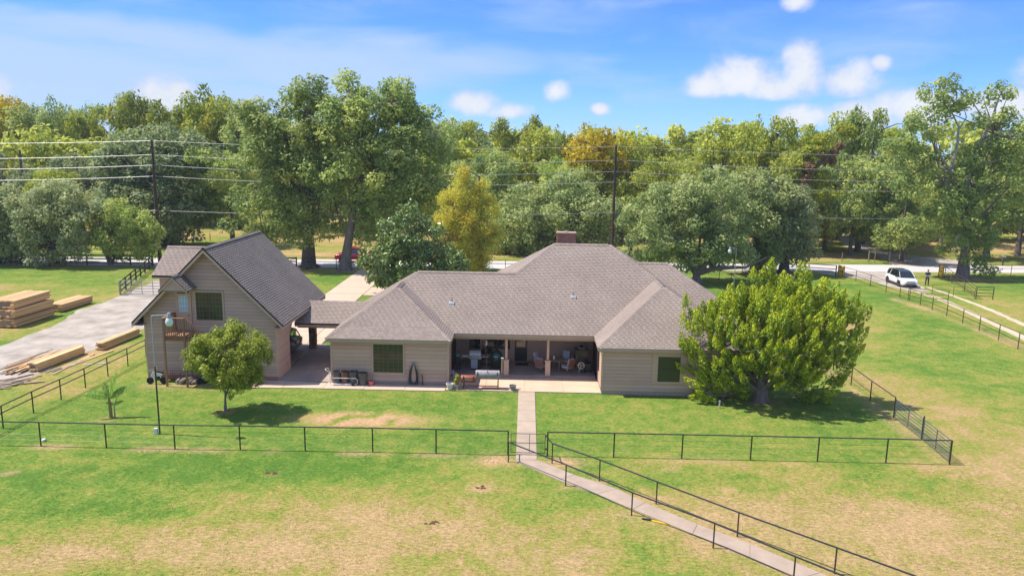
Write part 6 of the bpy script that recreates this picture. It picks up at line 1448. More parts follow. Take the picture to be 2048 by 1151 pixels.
q = (-39.9, 56.3)
bundle('bottom bundle of the tallest lumber stack by the gravel drive', (-39.75, 56.3), (-39.55, 60.9), 2.3, .62, .08, 7, 4, side=-1, seed=2, ragged=.09)
bundle('middle bundle of the tallest lumber stack by the gravel drive', (-39.8, 56.4), (-39.55, 61.0), 2.4, .62, .78, 7, 4, side=-1, seed=3, ragged=.11)
bundle('top bundle of the tallest lumber stack, paler on its upper face', (-39.95, 56.7), (-39.9, 61.2), 2.1, .62, 1.48, 7, 4, side=-1, seed=4, ragged=.13)
bundle('bottom bundle of the stack cut by the left picture edge', (-42.4, 56.2), (-42.2, 60.6), 2.3, .62, .08, 7, 4, side=-1, seed=5, ragged=.09)
bundle('upper bundle of the stack cut by the left picture edge', (-42.5, 56.4), (-42.3, 60.6), 2.2, .62, .78, 7, 4, side=-1, seed=6, ragged=.09)
bundle('single low bundle lying alone in front of the silver gate', (-39.7, 62.2), (-39.4, 66.4), 1.5, .6, .08, 5, 4, side=-1, seed=7, ragged=.09)
for (y0, x) in ((56.8, -39.8), (60.4, -39.7)):
    b = empty('skid', (x-2, y0, 0), 'dark bearer board under the tallest lumber stack, '+('near end' if y0 < 58 else 'far end'), 'bearer'); MB().box(x-4.6, x+.1, y0, y0+.1, 0, .08).build('board', M['lumber_g'], b)
bundle('long narrow pale timber stack at the roadside close to the garage corner', (-29.55, 50.6), (-29.2, 55.0), .55, .5, .05, 3, 4, mat='lumber', side=-1, seed=8, ragged=.19)
bundle('long narrow pale timber stack in the near heap of loose boards', (-30.75, 45.2), (-30.3, 49.6), .7, .5, .08, 4, 4, mat='lumber', side=-1, seed=9, ragged=.15)
lb = empty('loose_boards', (-31.8, 46, 0), 'untidy heap of loose boards beside the near pale timber stack', 'lumber'); r = random.Random(12)
for i in range(34):
    x = -31.5-r.random()*1.6; y = 44.4+r.random()*1.5; L = r.uniform(2.0, 4.6); a = r.gauss(.05, .07); z = .03+r.random()*.28
    MB().bar((x, y, z), (x+math.sin(a)*L, y+math.cos(a)*L, z*.8+r.uniform(-.02, .05)), r.uniform(.08, .2), .04).build('plank', M[r.choice(['lumber', 'lumber_g', 'lumber_g', 'lumber_o'])], lb)
for i in range(10):
    x = -30.2+r.random()*.8; y = 44.6+r.random()*3; L = r.uniform(1.5, 3.5); a = r.gauss(.12, .09)
    MB().bar((x, y, .03), (x+math.sin(a)*L, y+math.cos(a)*L, .04), r.uniform(.06, .14), .035).build('plank', M[r.choice(['lumber_g', 'lumber_o'])], lb)
lb = empty('scrap_planks', (-32, 42.2, 0), 'weathered grey scrap planks at the left edge beyond the side fence', 'lumber')
for i in range(16):
    x = -32.6+r.random()*1.6; y = 41.2+r.random()*2.0; L = r.uniform(1.0, 2.6); a = r.gauss(.9, .4)
    MB().bar((x, y, .03+r.random()*.1), (x+math.sin(a)*L, y+math.cos(a)*L, .04+r.random()*.1), r.uniform(.08, .2), .035).build('plank', M['lumber_g'], lb)
lb = empty('board_offcuts', (-28.2, 58, 0), 'few brown board offcuts beside the left garage corner', 'lumber')
for i in range(5): MB().bar((-29.2+i*.12, 57.3+i*.1, .04+i*.03), (-27.8+i*.1, 58.0+i*.15, .05+i*.03), .16, .04).build('plank', M['lumber_g'], lb)

# ------------------------------------------------------------------ bins on their trolley
def wheel(parent, c, r_, w, axis='x', spokes=6, rim='white', tyre='tyre'):
    t = MB().lathe([(r_*.72, -w/2), (r_*.95, -w/2), (r_, -w*.3), (r_, w*.3), (r_*.95, w/2), (r_*.72, w/2)], c, 18, axis=axis).build('wheel', M[tyre], parent, smooth=True)
    MB().lathe([(0, -w*.35), (r_*.70, -w*.35), (r_*.72, 0), (r_*.70, w*.35), (0, w*.35)], c, 18, axis=axis).build('rim', M[rim], t, smooth=True); return t
def bin_(label, x, y, h, r_, mat):
    root = empty('trash_can', (x, y, .06), label, 'bin', 'open trash cans by the left wing')
    MB().lathe([(r_*.78, 0), (r_*.98, h-.02), (r_*1.04, h-.02), (r_*1.04, h+.02), (r_*.95, h+.02), (r_*.93, h-.05), (r_*.80, .06), (0, .05)], (x, y, .06), 20).build('can', M[mat], root, smooth=True)
    MB().lathe([(r_*.90, h-.10), (0, h-.16)], (x, y, .06), 16).build('liner', M['bin_dark'], root)
    for s in (1, -1): MB().box(x+s*r_*1.0-.02, x+s*r_*1.0+.02, y-.09, y+.09, .06+h-.16, .06+h-.1).build('handle', M[mat], root)
ybn = 43.98
bin_('grey trash can at the left end of the white trolley', -11.42, ybn, .78, .25, 'bin')
bin_('brown trash can between two grey ones on the trolley', -10.92, ybn, .78, .25, 'bin_brown')
bin_('grey trash can at the right end of the white trolley', -10.38, ybn, .80, .27, 'bin')
bin_('dark trash can standing on the walk right of the trolley', -9.80, 43.9, .74, .28, 'bin')
tr = empty('bin_trolley', (-11, 43.9, 0), 'white tube trolley holding three trash cans', 'trolley')
MB().tube([(-11.95, 43.66, .52), (-10.2, 43.66, .52), (-10.06, 43.66, .42), (-10.1, 43.66, .2), (-10.25, 43.66, .12), (-11.5, 43.66, .1)], .018, 6).build('side_rail', M['white'], tr)
MB().tube([(-11.72, 43.66, .1), (-11.78, 43.66, .9), (-11.98, 43.66, 1.0), (-12.1, 43.9, 1.0), (-11.98, 44.15, 1.0), (-11.75, 44.15, .5)], .018, 6).build('push_handle', M['white'], tr)
MB().box(-11.6, -10.2, 43.7, 44.15, .1, .13).build('platform', M['white'], tr)
wheel(tr, (-10.35, 43.62, .14), .09, .05, 'y')
pk = empty('pink_bucket', (-9.28, 43.85, .06), 'pink caddy bucket with a thin upright handle on the walk', 'bucket')
MB().lathe([(.13, 0), (.17, .26), (.18, .27), (.165, .27), (.12, .03), (0, .03)], (-9.28, 43.85, .06), 12).build('bucket_body', M['pink'], pk); MB().tube([(-9.32, 43.98, .08), (-9.32, 43.98, .8)], .01, 5).build('grip', M['frame_b'], pk); MB().tube([(-9.22, 43.98, .08), (-9.22, 43.98, .8)], .01, 5).build('grip', M['frame_b'], pk)
hs = empty('garden_hose', (-6.72, 44.1, 0), 'dark garden hose hung in a long loop on the left wing wall', 'hose')
for k in range(6):
    w = .22+k*.035; bt = .12+.015*k; pts = []
    for i in range(25):
        t = i/24*2*PI; zz = .75+math.cos(t)*.62-.0*k; x = -6.72+math.sin(t)*w*(1.0-.62*(.5+.5*math.cos(t))); pts.append((x, 44.15-.02*k, max(.1, zz-.04*k*(math.cos(t) < 0))))
    MB().tube(pts, .017, 5, cap=False).build('coil', M['hose'], hs, smooth=True)
MB().box(-6.84, -6.6, 44.08, 44.22, 1.28, 1.42).build('hanger', M['insul'], hs)
st = empty('spigot_pipe', (-6.15, 44.05, 0), 'short rusty standpipe beside the hanging hose', 'pipe'); MB().tube([(-6.15, 44.05, 0), (-6.17, 44.05, .62)], .035, 7).build('riser', M['pipe_brown'], st); MB().lathe([(0, -.04), (.05, -.03), (.05, .05), (0, .07)], (-6.2, 44.0, .68), 8).build('tap', M['rust'], st)

# ------------------------------------------------------------------ porch things
FZ = .17
gr = empty('gas_grill', (-3.0, 47.4, FZ), 'stainless gas grill with a side shelf on the porch', 'grill')
x0, y0 = -3.15, 47.1
MB().box(x0-.32, x0+.36, y0, y0+.5, FZ+.08, FZ+.86).build('cabinet', M['black'], gr); MB().box(x0-.27, x0+.16, y0-.03, y0-.002, FZ+.12, FZ+.72).build('cabinet_door', M['steelg'], gr)
MB().box(x0-.36, x0+.38, y0-.05, y0-.002, FZ+.76, FZ+.93).build('control_panel', M['steelg'], gr)
for k in range(4): MB().lathe([(.0, -.03), (.025, -.03), (.03, 0), (0, 0)], (x0-.24+k*.16, y0-.05, FZ+.84), 8, axis='y').build('knob', M['black'], gr)
MB().prism([(x0-.37, y0-.03, FZ+.95), (x0-.37, y0+.5, FZ+.95), (x0-.37, y0+.5, FZ+1.2), (x0-.37, y0+.34, FZ+1.33), (x0-.37, y0+.1, FZ+1.3), (x0-.37, y0-.03, FZ+1.1)], (.74, 0, 0)).build('lid', M['steel'], gr, bevel=.01)
MB().tube([(x0-.25, y0-.07, FZ+1.08), (x0+.25, y0-.07, FZ+1.08)], .015, 6).build('lid_handle', M['steel'], gr)
MB().box(x0-.85, x0-.38, y0+.02, y0+.42, FZ+.88, FZ+.92).build('side_shelf', M['white'], gr); MB().box(x0+.38, x0+.8, y0+.02, y0+.42, FZ+.88, FZ+.92).build('side_shelf', M['steelg'], gr)
MB().tube([(x0+.75, y0+.1, FZ+.88), (x0+.75, y0+.1, FZ+.05)], .02, 6).build('leg', M['steel'], gr)
egg = empty('kamado_cooker', (-1.75, 47.4, FZ), 'dark green egg-shaped ceramic cooker behind the left porch post', 'cooker'); c = (-1.78, 47.35, FZ)
MB().lathe([(.18, .42), (.3, .5), (.38, .7), (.40, .86), (.405, .90)], c, 20).build('base_shell', M['green'], egg, smooth=True)
MB().lathe([(.405, .91), (.40, .98), (.34, 1.14), (.2, 1.27), (.08, 1.31), (0, 1.31)], c, 20).build('dome_lid', M['green'], egg, smooth=True); MB().lathe([(.41, .88), (.42, .9), (.41, .93)], c, 20).build('band', M['black'], egg)
MB().lathe([(.07, 1.31), (.08, 1.4), (.0, 1.42)], c, 10).build('chimney_cap', M['black'], egg)
MB().box(c[0]-.12, c[0]+.1, c[1]-.44, c[1]-.40, FZ+.93, FZ+.97).build('lid_handle', M['cream'], egg)
for a in range(4): t = a*PI/2+.6; MB().tube([(c[0]+math.cos(t)*.36, c[1]+math.sin(t)*.36, FZ+.62), (c[0]+math.cos(t)*.36, c[1]+math.sin(t)*.36, FZ+.06)], .016, 5).build('leg', M['blackm'], egg)
MB().lathe([(.34, .2), (.37, .2), (.37, .23), (.34, .23)], c, 16).build('ring', M['blackm'], egg)
for s in (1, -1): wheel(egg, (c[0]+s*.3, c[1]-.3, FZ+.07), .07, .04, 'y', rim='galv')
ck = empty('cooking_cart', (-2.4, 47.9, FZ), 'black wire cooking cart between the gas grill and the green cooker', 'cart')
for z in (.15, .5, .9): MB().box(-2.75, -2.05, 47.8, 48.2, FZ+z, FZ+z+.02).build('shelf', M['blackm'], ck)
for x in (-2.75, -2.06):
    for y in (47.8, 48.18): MB().tube([(x, y, FZ), (x, y, FZ+1.75)], .015, 5).build('upright', M['blackm'], ck)
for k, (x, h) in enumerate(((-2.65, .35), (-2.4, .5), (-2.2, .3))): MB().lathe([(.09, 0), (.1, h*.8), (.05, h), (0, h)], (x, 48.0, FZ+.92), 10).build('pot', M['black'], ck)
mop = empty('mop', (-2.35, 47.0, FZ), 'pale mop head held up on a dark handle above the gas grill', 'mop'); MB().tube([(-2.42, 46.9, FZ), (-2.42, 46.95, 1.9)], .013, 5).build('stick', M['pipe_brown'], mop); MB().lathe([(.02, 0), (.05, .04), (.06, .3), (.03, .36), (0, .38)], (-2.42, 46.95, 1.85), 8).build('mop_head', M['white'], mop)
# offset smoker
sm = empty('offset_smoker', (-2.7, 43.75, .055), 'two-barrel offset smoker, rusty red firebox and grey chamber, on the patio', 'smoker'); z0 = .055
MB().lathe([(0, -.46), (.22, -.46), (.225, -.45), (.225, .45), (.22, .46), (0, .46)], (-3.3, 43.6, z0+.62), 18, axis='x').build('firebox', M['rust'], sm, smooth=True)
MB().lathe([(0, -.72), (.255, -.72), (.26, -.70), (.26, .70), (.255, .72), (0, .72)], (-2.16, 43.75, z0+.86), 20, axis='x').build('chamber', M['smokerg'], sm, smooth=True)
MB().tube([(-1.35, 43.85, z0+.8), (-1.30, 43.85, z0+.95), (-1.28, 43.85, z0+1.85)], .055, 10).build('stack', M['tan'], sm); MB().lathe([(.09, 0), (.09, .03), (0, .04)], (-1.28, 43.85, z0+1.86), 10).build('stack_cap', M['cream'], sm)
for x in (-3.6, -1.52): 
    for y in (43.5, 43.95): MB().tube([(x, y, z0+.55), (x, y, z0+.02)], .03, 7).build('leg', M['rust'], sm)
    MB().box(x-.035, x+.035, 43.5, 43.95, z0+.12, z0+.16).build('brace', M['rust'], sm)
MB().box(-3.55, -1.5, 43.66, 43.8, z0+.13, z0+.15).build('lower_shelf', M['rust'], sm)
for s in (0, 1): wheel(sm, (-3.62, 43.5+s*.45, z0+.11), .1, .05, 'x', rim='rust')
for cx, zz, rr_, ys, mt in ((-3.3, z0+.62, .235, 43.6, 'rust'), (-2.16, z0+.86, .27, 43.75, 'smokerg')):
    for dx in ((-.3, .3) if mt == 'rust' else (-.6, .6)): MB().box(cx+dx-.02, cx+dx+.02, ys-rr_-.01, ys-rr_*.6, zz+.02, zz+.2).build('strap', M['blackm'], sm)
MB().lathe([(0, -.02), (.035, -.02), (.035, .02), (0, .02)], (-2.16, 43.55, z0+1.1), 8, axis='y').build('gauge', M['black'], sm)
MB().tube([(-3.5, 43.36, z0+.6), (-3.1, 43.36, z0+.6)], .012, 5).build('handle', M['galv'], sm)
# pots
def pot(name, label, x, y, z, r_, h, mat, plant=None):
    root = empty(name, (x, y, z), label, 'planter' if name != 'white_urn' else 'urn')
    MB().lathe([(r_*.62, 0), (r_*.95, h*.55), (r_, h*.9), (r_*1.1, h*.92), (r_*1.1, h), (r_*.9, h), (r_*.85, h*.8), (0, h*.78)], (x, y, z), 16).build('pot_body', M[mat], root, smooth=True)
    MB().lathe([(r_*.84, h*.8), (0, h*.86)], (x, y, z), 12).build('soil', M['soil'], root)
    if plant: 
        rr = np.random.default_rng(5); n = 130; V, Q, t = cat([leaf_cloud(np.array([[x, y, z+h+.28], [x+.03, y, z+h+.5], [x-.05, y, z+h+.12]]), np.array([.18, .13, .13]), np.full(3, n), .045, rr, tones=np.full(3, .8))])
        npmesh('foliage', V, Q, M['l_yg'], t, root)
        MB().tube([(x, y, z+h*.8), (x, y, z+h+.35)], .012, 5).build('stem', M['bark'], root)
    return root
pot('potted_plant', 'leafy yellow-green plant in a tan pot left of the smoker', -4.0, 43.5, .055, .17, .3, 'terra', True)
pot('white_urn', 'round white urn at the left patio corner', -4.42, 43.45, .055, .22, .34, 'ceramicw')
pot('empty_pot', 'squat grey ceramic pot right of the smoker', -.62, 43.5, .055, .21, .3, 'ceramicg')
fl_ = empty('flower_stand', (-4.75, 44.6, .06), 'little stand of faded pink flowers at the corner of the left wing', 'flowers'); r = np.random.default_rng(4)
MB().tube([(-4.35, 44.45, .05), (-4.4, 44.5, .8)], .015, 5).build('stand', M['blackm'], fl_)
V, Q, t = cat([leaf_cloud(np.array([[-4.4, 44.5, .78], [-4.25, 44.45, .68], [-4.1, 44.4, .55]]), np.array([.16, .13, .1]), np.full(3, 90), .045, r, tones=np.full(3, .5))]); npmesh('blossoms', V, Q, mk('faded_pink', (.55, .34, .38), (.45, .4, .42), scale=20), t, fl_)
# left end of porch: green hose reel and wheel
hr_ = empty('hose_reel_cart', (-4.1, 47.2, FZ), 'teal and black garden cart leaning at the left end of the porch', 'cart')
MB().lathe([(.0, -.1), (.12, -.1), (.12, .1), (0, .1)], (-4.25, 47.0, FZ+1.0), 12, axis='x').build('teal_drum', M['teal'], hr_); MB().tube([(-4.3, 47, FZ), (-4.3, 47, FZ+1.2)], .02, 5).build('upright', M['black'], hr_); MB().tube([(-4.1, 47.1, FZ), (-4.2, 47, FZ+1.3)], .02, 5).build('upright', M['black'], hr_)
wheel(hr_, (-4.15, 47.15, FZ+.28), .26, .06, 'x', rim='galv')
MB().lathe([(0, 0), (.14, .03), (.17, .3), (.1, .42), (0, .44)], (-4.3, 46.85, FZ+.45), 10).build('sack', M['black'], hr_)
bw_ = empty('pet_bowl_stand', (-3.35, 48.4, FZ), 'small tan stool on the porch floor by the left storm door', 'stool')
MB().box(-3.2, -2.95, 48.1, 48.3, FZ+.3, FZ+.34).build('seat', M['tan'], bw_)
for x in (-3.19, -2.98):
    for y in (48.12, 48.28): MB().box(x, x+.02, y-.01, y+.01, FZ, FZ+.3).build('leg', M['tan'], bw_)
dm = empty('door_mat', (-.1, 48.8, FZ), 'dark door mat before the black storm door', 'mat'); MB().box(-.55, .35, 48.35, 48.95, FZ+.002, FZ+.02).build('mat_pad', M['mat'], dm)
# table and chairs
tb = empty('round_table', (2.15, 47.7, FZ), 'round tan patio table with a white jug under the porch', 'table'); tc_ = (2.15, 47.65, FZ)
MB().lathe([(0, .68), (.6, .68), (.62, .70), (.62, .72), (0, .725)], tc_, 28).build('tabletop', M['tiletop'], tb)
for k in range(4): t = k*PI/2+.4; MB().tube([(tc_[0]+math.cos(t)*.5, tc_[1]+math.sin(t)*.5, FZ+.68), (tc_[0]+math.cos(t)*.4, tc_[1]+math.sin(t)*.4, FZ+.01)], .03, 6).build('leg', M['tan'], tb)
jg = empty('jug', (2.0, 47.5, FZ+.73), 'small white jug standing on the round patio table', 'jug'); MB().lathe([(.05, 0), (.08, .08), (.05, .2), (.06, .24), (0, .24)], (2.0, 47.5, FZ+.728), 10).build('jug_body', M['white'], jg, smooth=True)
bt = empty('bottle', (2.05, 47.8, FZ+.73), 'dark bottle standing beside the white jug on the table', 'bottle'); MB().lathe([(.045, 0), (.05, .16), (.02, .22), (.02, .3), (0, .3)], (2.05, 47.8, FZ+.728), 10).build('bottle_body', M['black'], bt, smooth=True)
def chair(label):
    root = empty('patio_chair', (0, 0, 0), label, 'chair', 'cushioned swivel chairs round the porch table')
    MB().lathe([(.28, 0), (.30, .015), (.28, .03), (.26, .015)], (0, 0, 0), 18).build('base_ring', M['tan'], root)
    MB().tube([(-.27, 0, .02), (0, 0, .12), (.27, 0, .02)], .02, 5).build('base_spoke', M['tan'], root); MB().tube([(0, -.27, .02), (0, 0, .12), (0, .27, .02)], .02, 5).build('base_spoke', M['tan'], root); MB().tube([(0, 0, .1), (0, 0, .32)], .035, 7).build('swivel_post', M['tan'], root)
    MB().box(-.29, .29, -.27, .29, .32, .36).build('seat_frame', M['tan'], root); MB().box(-.27, .27, -.26, .3, .362, .47).build('seat_cushion', M['cushion'], root, bevel=.03)
    mb = MB()
    for k in range(6): z = .42+k*.085; MB().box(-.26, .26, -.335-k*.015, -.31-k*.015, z, z+.065).build('slat', M['redwood'], root)
    for s in (1, -1): MB().tube([(s*.28, -.27, .34), (s*.29, -.33, .6), (s*.28, -.40, .95)], .018, 6).build('back_post', M['tan'], root); MB().tube([(s*.29, -.33, .62), (s*.31, 0, .66), (s*.31, .22, .62), (s*.29, .25, .34)], .018, 6).build('armrest', M['tan'], root)
    MB().tube([(-.28, -.40, .95), (.28, -.40, .95)], .018, 6).build('top_rail', M['tan'], root)
    MB().prism([(-.25, -.18, .47), (-.25, -.30, .47), (-.25, -.385, .98), (-.25, -.27, 1.0)], (.5, 0, 0)).build('back_cushion', M['cushion'], root, bevel=.03); return root
c0 = chair('chair left of the table, its slatted red back partly behind the porch post'); c0.location = (1.15, 47.05, FZ); c0.rotation_euler = (0, 0, -.45)
copy_tree(c0, (2.85, 46.95, FZ), .75, 'cushioned chair at the right front of the table, slatted red back turned to the lawn')
copy_tree(c0, (1.05, 48.15, FZ), -2.2, 'cushioned chair at the back left of the table, front cushion facing the lawn')
copy_tree(c0, (2.75, 48.45, FZ), 2.7, 'cushioned chair at the back right of the table against the wall')
# black cabinet smoker and coverings at the right end
cb_ = empty('cabinet_smoker', (4.0, 48.2, FZ), 'large black cabinet cooker on casters at the right end of the porch', 'cooker')
MB().box(3.35, 4.25, 47.75, 48.45, FZ+.25, FZ+1.35).build('cabinet', M['black'], cb_, bevel=.02); MB().box(3.42, 4.18, 47.72, 47.748, FZ+.35, FZ+1.25).build('cabinet_door', M['blackm'], cb_)
MB().tube([(3.5, 47.68, FZ+.7), (3.5, 47.68, FZ+1.0)], .015, 6).build('door_handle', M['steel'], cb_); MB().box(3.55, 4.05, 47.9, 48.3, FZ+1.36, FZ+1.42).build('tray', M['insul'], cb_); MB().lathe([(.1, 0), (.14, .05), (.1, .12), (0, .14)], (3.8, 48.1, FZ+1.42), 12).build('pot', M['black'], cb_)
for x in (3.45, 4.15):
    for y in (47.85, 48.35): MB().tube([(x, y, FZ+.25), (x, y, FZ+.1)], .025, 6).build('leg', M['black'], cb_); wheel(cb_, (x, y, FZ+.07), .065, .04, 'x', rim='galv')
hw = empty('hose_reel', (3.9, 46.9, FZ), 'cream spoked hose wheel on a stand before the black cabinet cooker', 'hose reel'); c = (3.72, 46.75, FZ+.55)
ring = [(c[0]+math.cos(t*PI/10)*.2, c[1], c[2]+math.sin(t*PI/10)*.2) for t in range(21)]; MB().tube(ring, .035, 6, cap=False).build('wheel_rim', M['cream'], hw, smooth=True)
for k in range(3): t = k*2*PI/3+.3; MB().tube([c, (c[0]+math.cos(t)*.2, c[1], c[2]+math.sin(t)*.2)], .025, 5).build('spoke', M['cream'], hw)
MB().tube([c, (c[0]-.08, c[1]+.1, FZ+.3), (c[0]-.15, c[1]+.1, FZ)], .02, 5).build('leg', M['cream'], hw); MB().tube([c, (c[0]+.12, c[1]+.1, FZ)], .02, 5).build('leg', M['black'], hw); MB().tube([(c[0]-.3, c[1], FZ+.02), (c[0]+.3, c[1], FZ+.02)], .015, 5).build('foot', M['black'], hw); MB().tube([c, (c[0]-.28, c[1]-.05, c[2]+.04)], .018, 5).build('crank', M['cream'], hw)
cv = empty('covered_cart', (4.05, 47.3, FZ), 'low black covered cart beside the cream hose wheel', 'cart'); MB().box(3.95, 4.4, 47.0, 47.6, FZ+.12, FZ+.62).build('cover', M['black'], cv, bevel=.04)
for x in (4.0, 4.35): wheel(cv, (x, 47.02, FZ+.08), .08, .04, 'x', rim='galv')
shoes = empty('shoes', (.95, 49.3, FZ), 'pair of black shoes by the porch back wall', 'shoes')
for dx in (0, .14): MB().prism([(.9+dx, 49.2, FZ), (.9+dx, 49.46, FZ), (.9+dx, 49.46, FZ+.1), (.9+dx, 49.36, FZ+.1), (.9+dx, 49.22, FZ+.05)], (.09, 0, 0)).build('shoe', M['black'], shoes)

# ------------------------------------------------------------------ clutter under the garage stair
bk = empty('dirt_bike', (-22.35, 43.35, 0), 'small white and black motorbike under the garage landing', 'motorbike')
wheel(bk, (-22.62, 43.3, .22), .22, .06, 'y', rim='insul'); wheel(bk, (-21.85, 43.4, .22), .22, .06, 'y', rim='insul')
MB().prism([(-22.6, 43.3, .5), (-22.45, 43.3, .78), (-22.2, 43.3, .72), (-21.85, 43.3, .66), (-22.0, 43.3, .36), (-22.35, 43.3, .3)], (0, .12, 0)).build('fairing', M['ceramicw'], bk, bevel=.02)
MB().prism([(-22.25, 43.32, .72), (-21.8, 43.32, .68), (-21.8, 43.32, .74), (-22.2, 43.32, .8)], (0, .12, 0)).build('seat', M['black'], bk); MB().box(-22.3, -22.0, 43.28, 43.44, .25, .5).build('engine', M['blackm'], bk)
MB().tube([(-22.62, 43.32, .24), (-22.42, 43.34, .88)], .025, 6).build('fork', M['galv'], bk); MB().tube([(-22.5, 43.05, .93), (-22.42, 43.34, .9), (-22.3, 43.6, .95)], .018, 5).build('handlebar', M['white'], bk)
fw_ = empty('firewood_pile', (-20.7, 43.6, 0), 'low pile of split grey firewood under the stair', 'firewood'); r = random.Random(3)
for i in range(26):
    x = -21.2+r.random()*1.3; z = .06+r.random()*.28*(1-abs(x+20.5)/1.2); a = r.gauss(.35, .25); MB().tube([(x, 43.25+r.random()*.2, z), (x+math.sin(a)*.4, 43.6+r.random()*.3, z+.08)], r.uniform(.035, .06), 5).build('log', M['lumber_g'] if i % 3 else M['bark_p'], fw_)
fr = empty('red_frame', (-21, 44.1, 0), 'faded red metal frames leaning on the garage wall under the landing', 'metal frame')
for i in range(5):
    x = -22.3+i*.62; MB().tube([(x, 44.1, .05), (x+.05, 44.2, .62), (x+.55, 44.2, .62), (x+.5, 44.1, .05)], .018, 5).build('bar', M['rust'] if i != 2 else M['galv'], fr)
for z in (.25, .45): MB().tube([(-22.4, 44.12, z), (-19.4, 44.12, z+.04)], .016, 5).build('bar', M['rust'], fr)
tk = empty('lawn_tool', (-19.2, 43.8, 0), 'blue and dark lawn machine half hidden behind the lawn tree', 'lawn machine')
MB().box(-19.75, -19.1, 43.55, 44.1, .18, .5).build('deck', M['carblue'], tk, bevel=.05); MB().box(-19.0, -18.3, 43.6, 44.1, .25, .62).build('hood', mk('faded_blue', (.10, .17, .26)), tk, bevel=.05); MB().tube([(-18.5, 43.9, .5), (-18.0, 43.9, 1.05)], .02, 5).build('handlebar', M['blackm'], tk)
for x in (-19.7, -19.0, -18.4): wheel(tk, (x, 43.5, .18), .17, .09, 'y', rim='galv')
sp = empty('sprinkler_post', (11.25, 41.2, 0), 'short pale water post on the lawn before the right wing', 'post'); MB().tube([(11.25, 41.2, -.05), (11.25, 41.2, .38)], .045, 7).build('shaft', M['cream'], sp); MB().lathe([(.06, 0), (.07, .05), (0, .09)], (11.25, 41.2, .36), 8).build('cap', M['insul'], sp)
wb = empty('white_float', (-23.25, 34.05, 0), 'little white plastic float at the foot of the left fence post', 'float'); MB().lathe([(0, 0), (.08, .02), (.11, .07), (.08, .13), (0, .14)], (-23.3, 34.15, 0), 10).build('float_body', M['white'], wb, smooth=True)
for i, (px, py, lab) in enumerate(((965, 974, 'flat dark mound of turned soil left of the sloping walk'), (864, 1045, 'small dark heap of turned soil in the dry foreground'), (541, 946, 'tiny red-brown soil mound at the left of the pasture'))):
    p = gp(px, py); an = empty('soil_mound', (*p, 0), lab, 'soil mound'); mb = MB(); rr = random.Random(i)
    for k in range(22):
        a = rr.random()*6.3; q = rr.random()*.24; s = rr.uniform(.02, .055); x, y = p[0]+math.cos(a)*q*1.3, p[1]+math.sin(a)*q*.6; mb.lathe([(s*1.3, 0), (s, s*.6), (0, s)], (x, y, -.005), 6)
    tag(mb.build('clods', M['soil'], an), kind='stuff')
bn = gp(1325, 1048); rt = empty('broken_pipe_end', (*bn, 0), 'yellow-black broken pipe scrap beside the nearer handrail', 'scrap'); MB().tube([(bn[0]-.35, bn[1]+.25, .03), (bn[0], bn[1]+.05, .04), (bn[0]+.2, bn[1]-.05, .03)], .03, 6).build('pipe_piece', M['yellow'], rt); MB().tube([(bn[0]-.75, bn[1]+.38, .03), (bn[0]-.4, bn[1]+.28, .04)], .035, 6).build('pipe_piece', M['black'], rt)
dr_ = empty('tarp_strip', (-28.3, 47.3, 0), 'pale turquoise plastic strip on the verge beside the side fence', 'plastic strip'); MB().bar((-28.9, 47.0, .02), (-27.4, 47.5, .03), .12, .015).build('strip', mk('pale_turquoise', (.35, .52, .46)), dr_)

# ------------------------------------------------------------------ vehicles (front towards +x, then turned)
def loft(sections, n_mat=None):
    """sections: list of (x, [(y,z)...]) closed rings -> MB"""
    mb = MB(); rings = []
    for x, ring in sections: rings.append([(x, y, z) for y, z in ring])
    k = len(rings[0]); base = 0
    for rg in rings: mb.v += rg
    for i in range(len(rings)-1):
        for j in range(k): mb.f.append([i*k+j, i*k+(j+1) % k, (i+1)*k+(j+1) % k, (i+1)*k+j]); mb.t.append(.5)
    mb.f.append(list(range(k))[::-1]); mb.t.append(.5); mb.f.append([(len(rings)-1)*k+j for j in range(k)]); mb.t.append(.5)
    return mb
def ringof(hw, z0, z1, tuck=.06, rnd=.1):
    return [(-hw+tuck, z0), (-hw, z0+.12), (-hw, z0+(z1-z0)*.62), (-hw+rnd*.4, z1-rnd*.5), (-hw+rnd*1.3, z1), (hw-rnd*1.3, z1), (hw-rnd*.4, z1-rnd*.5), (hw, z0+(z1-z0)*.62), (hw, z0+.12), (hw-tuck, z0)]
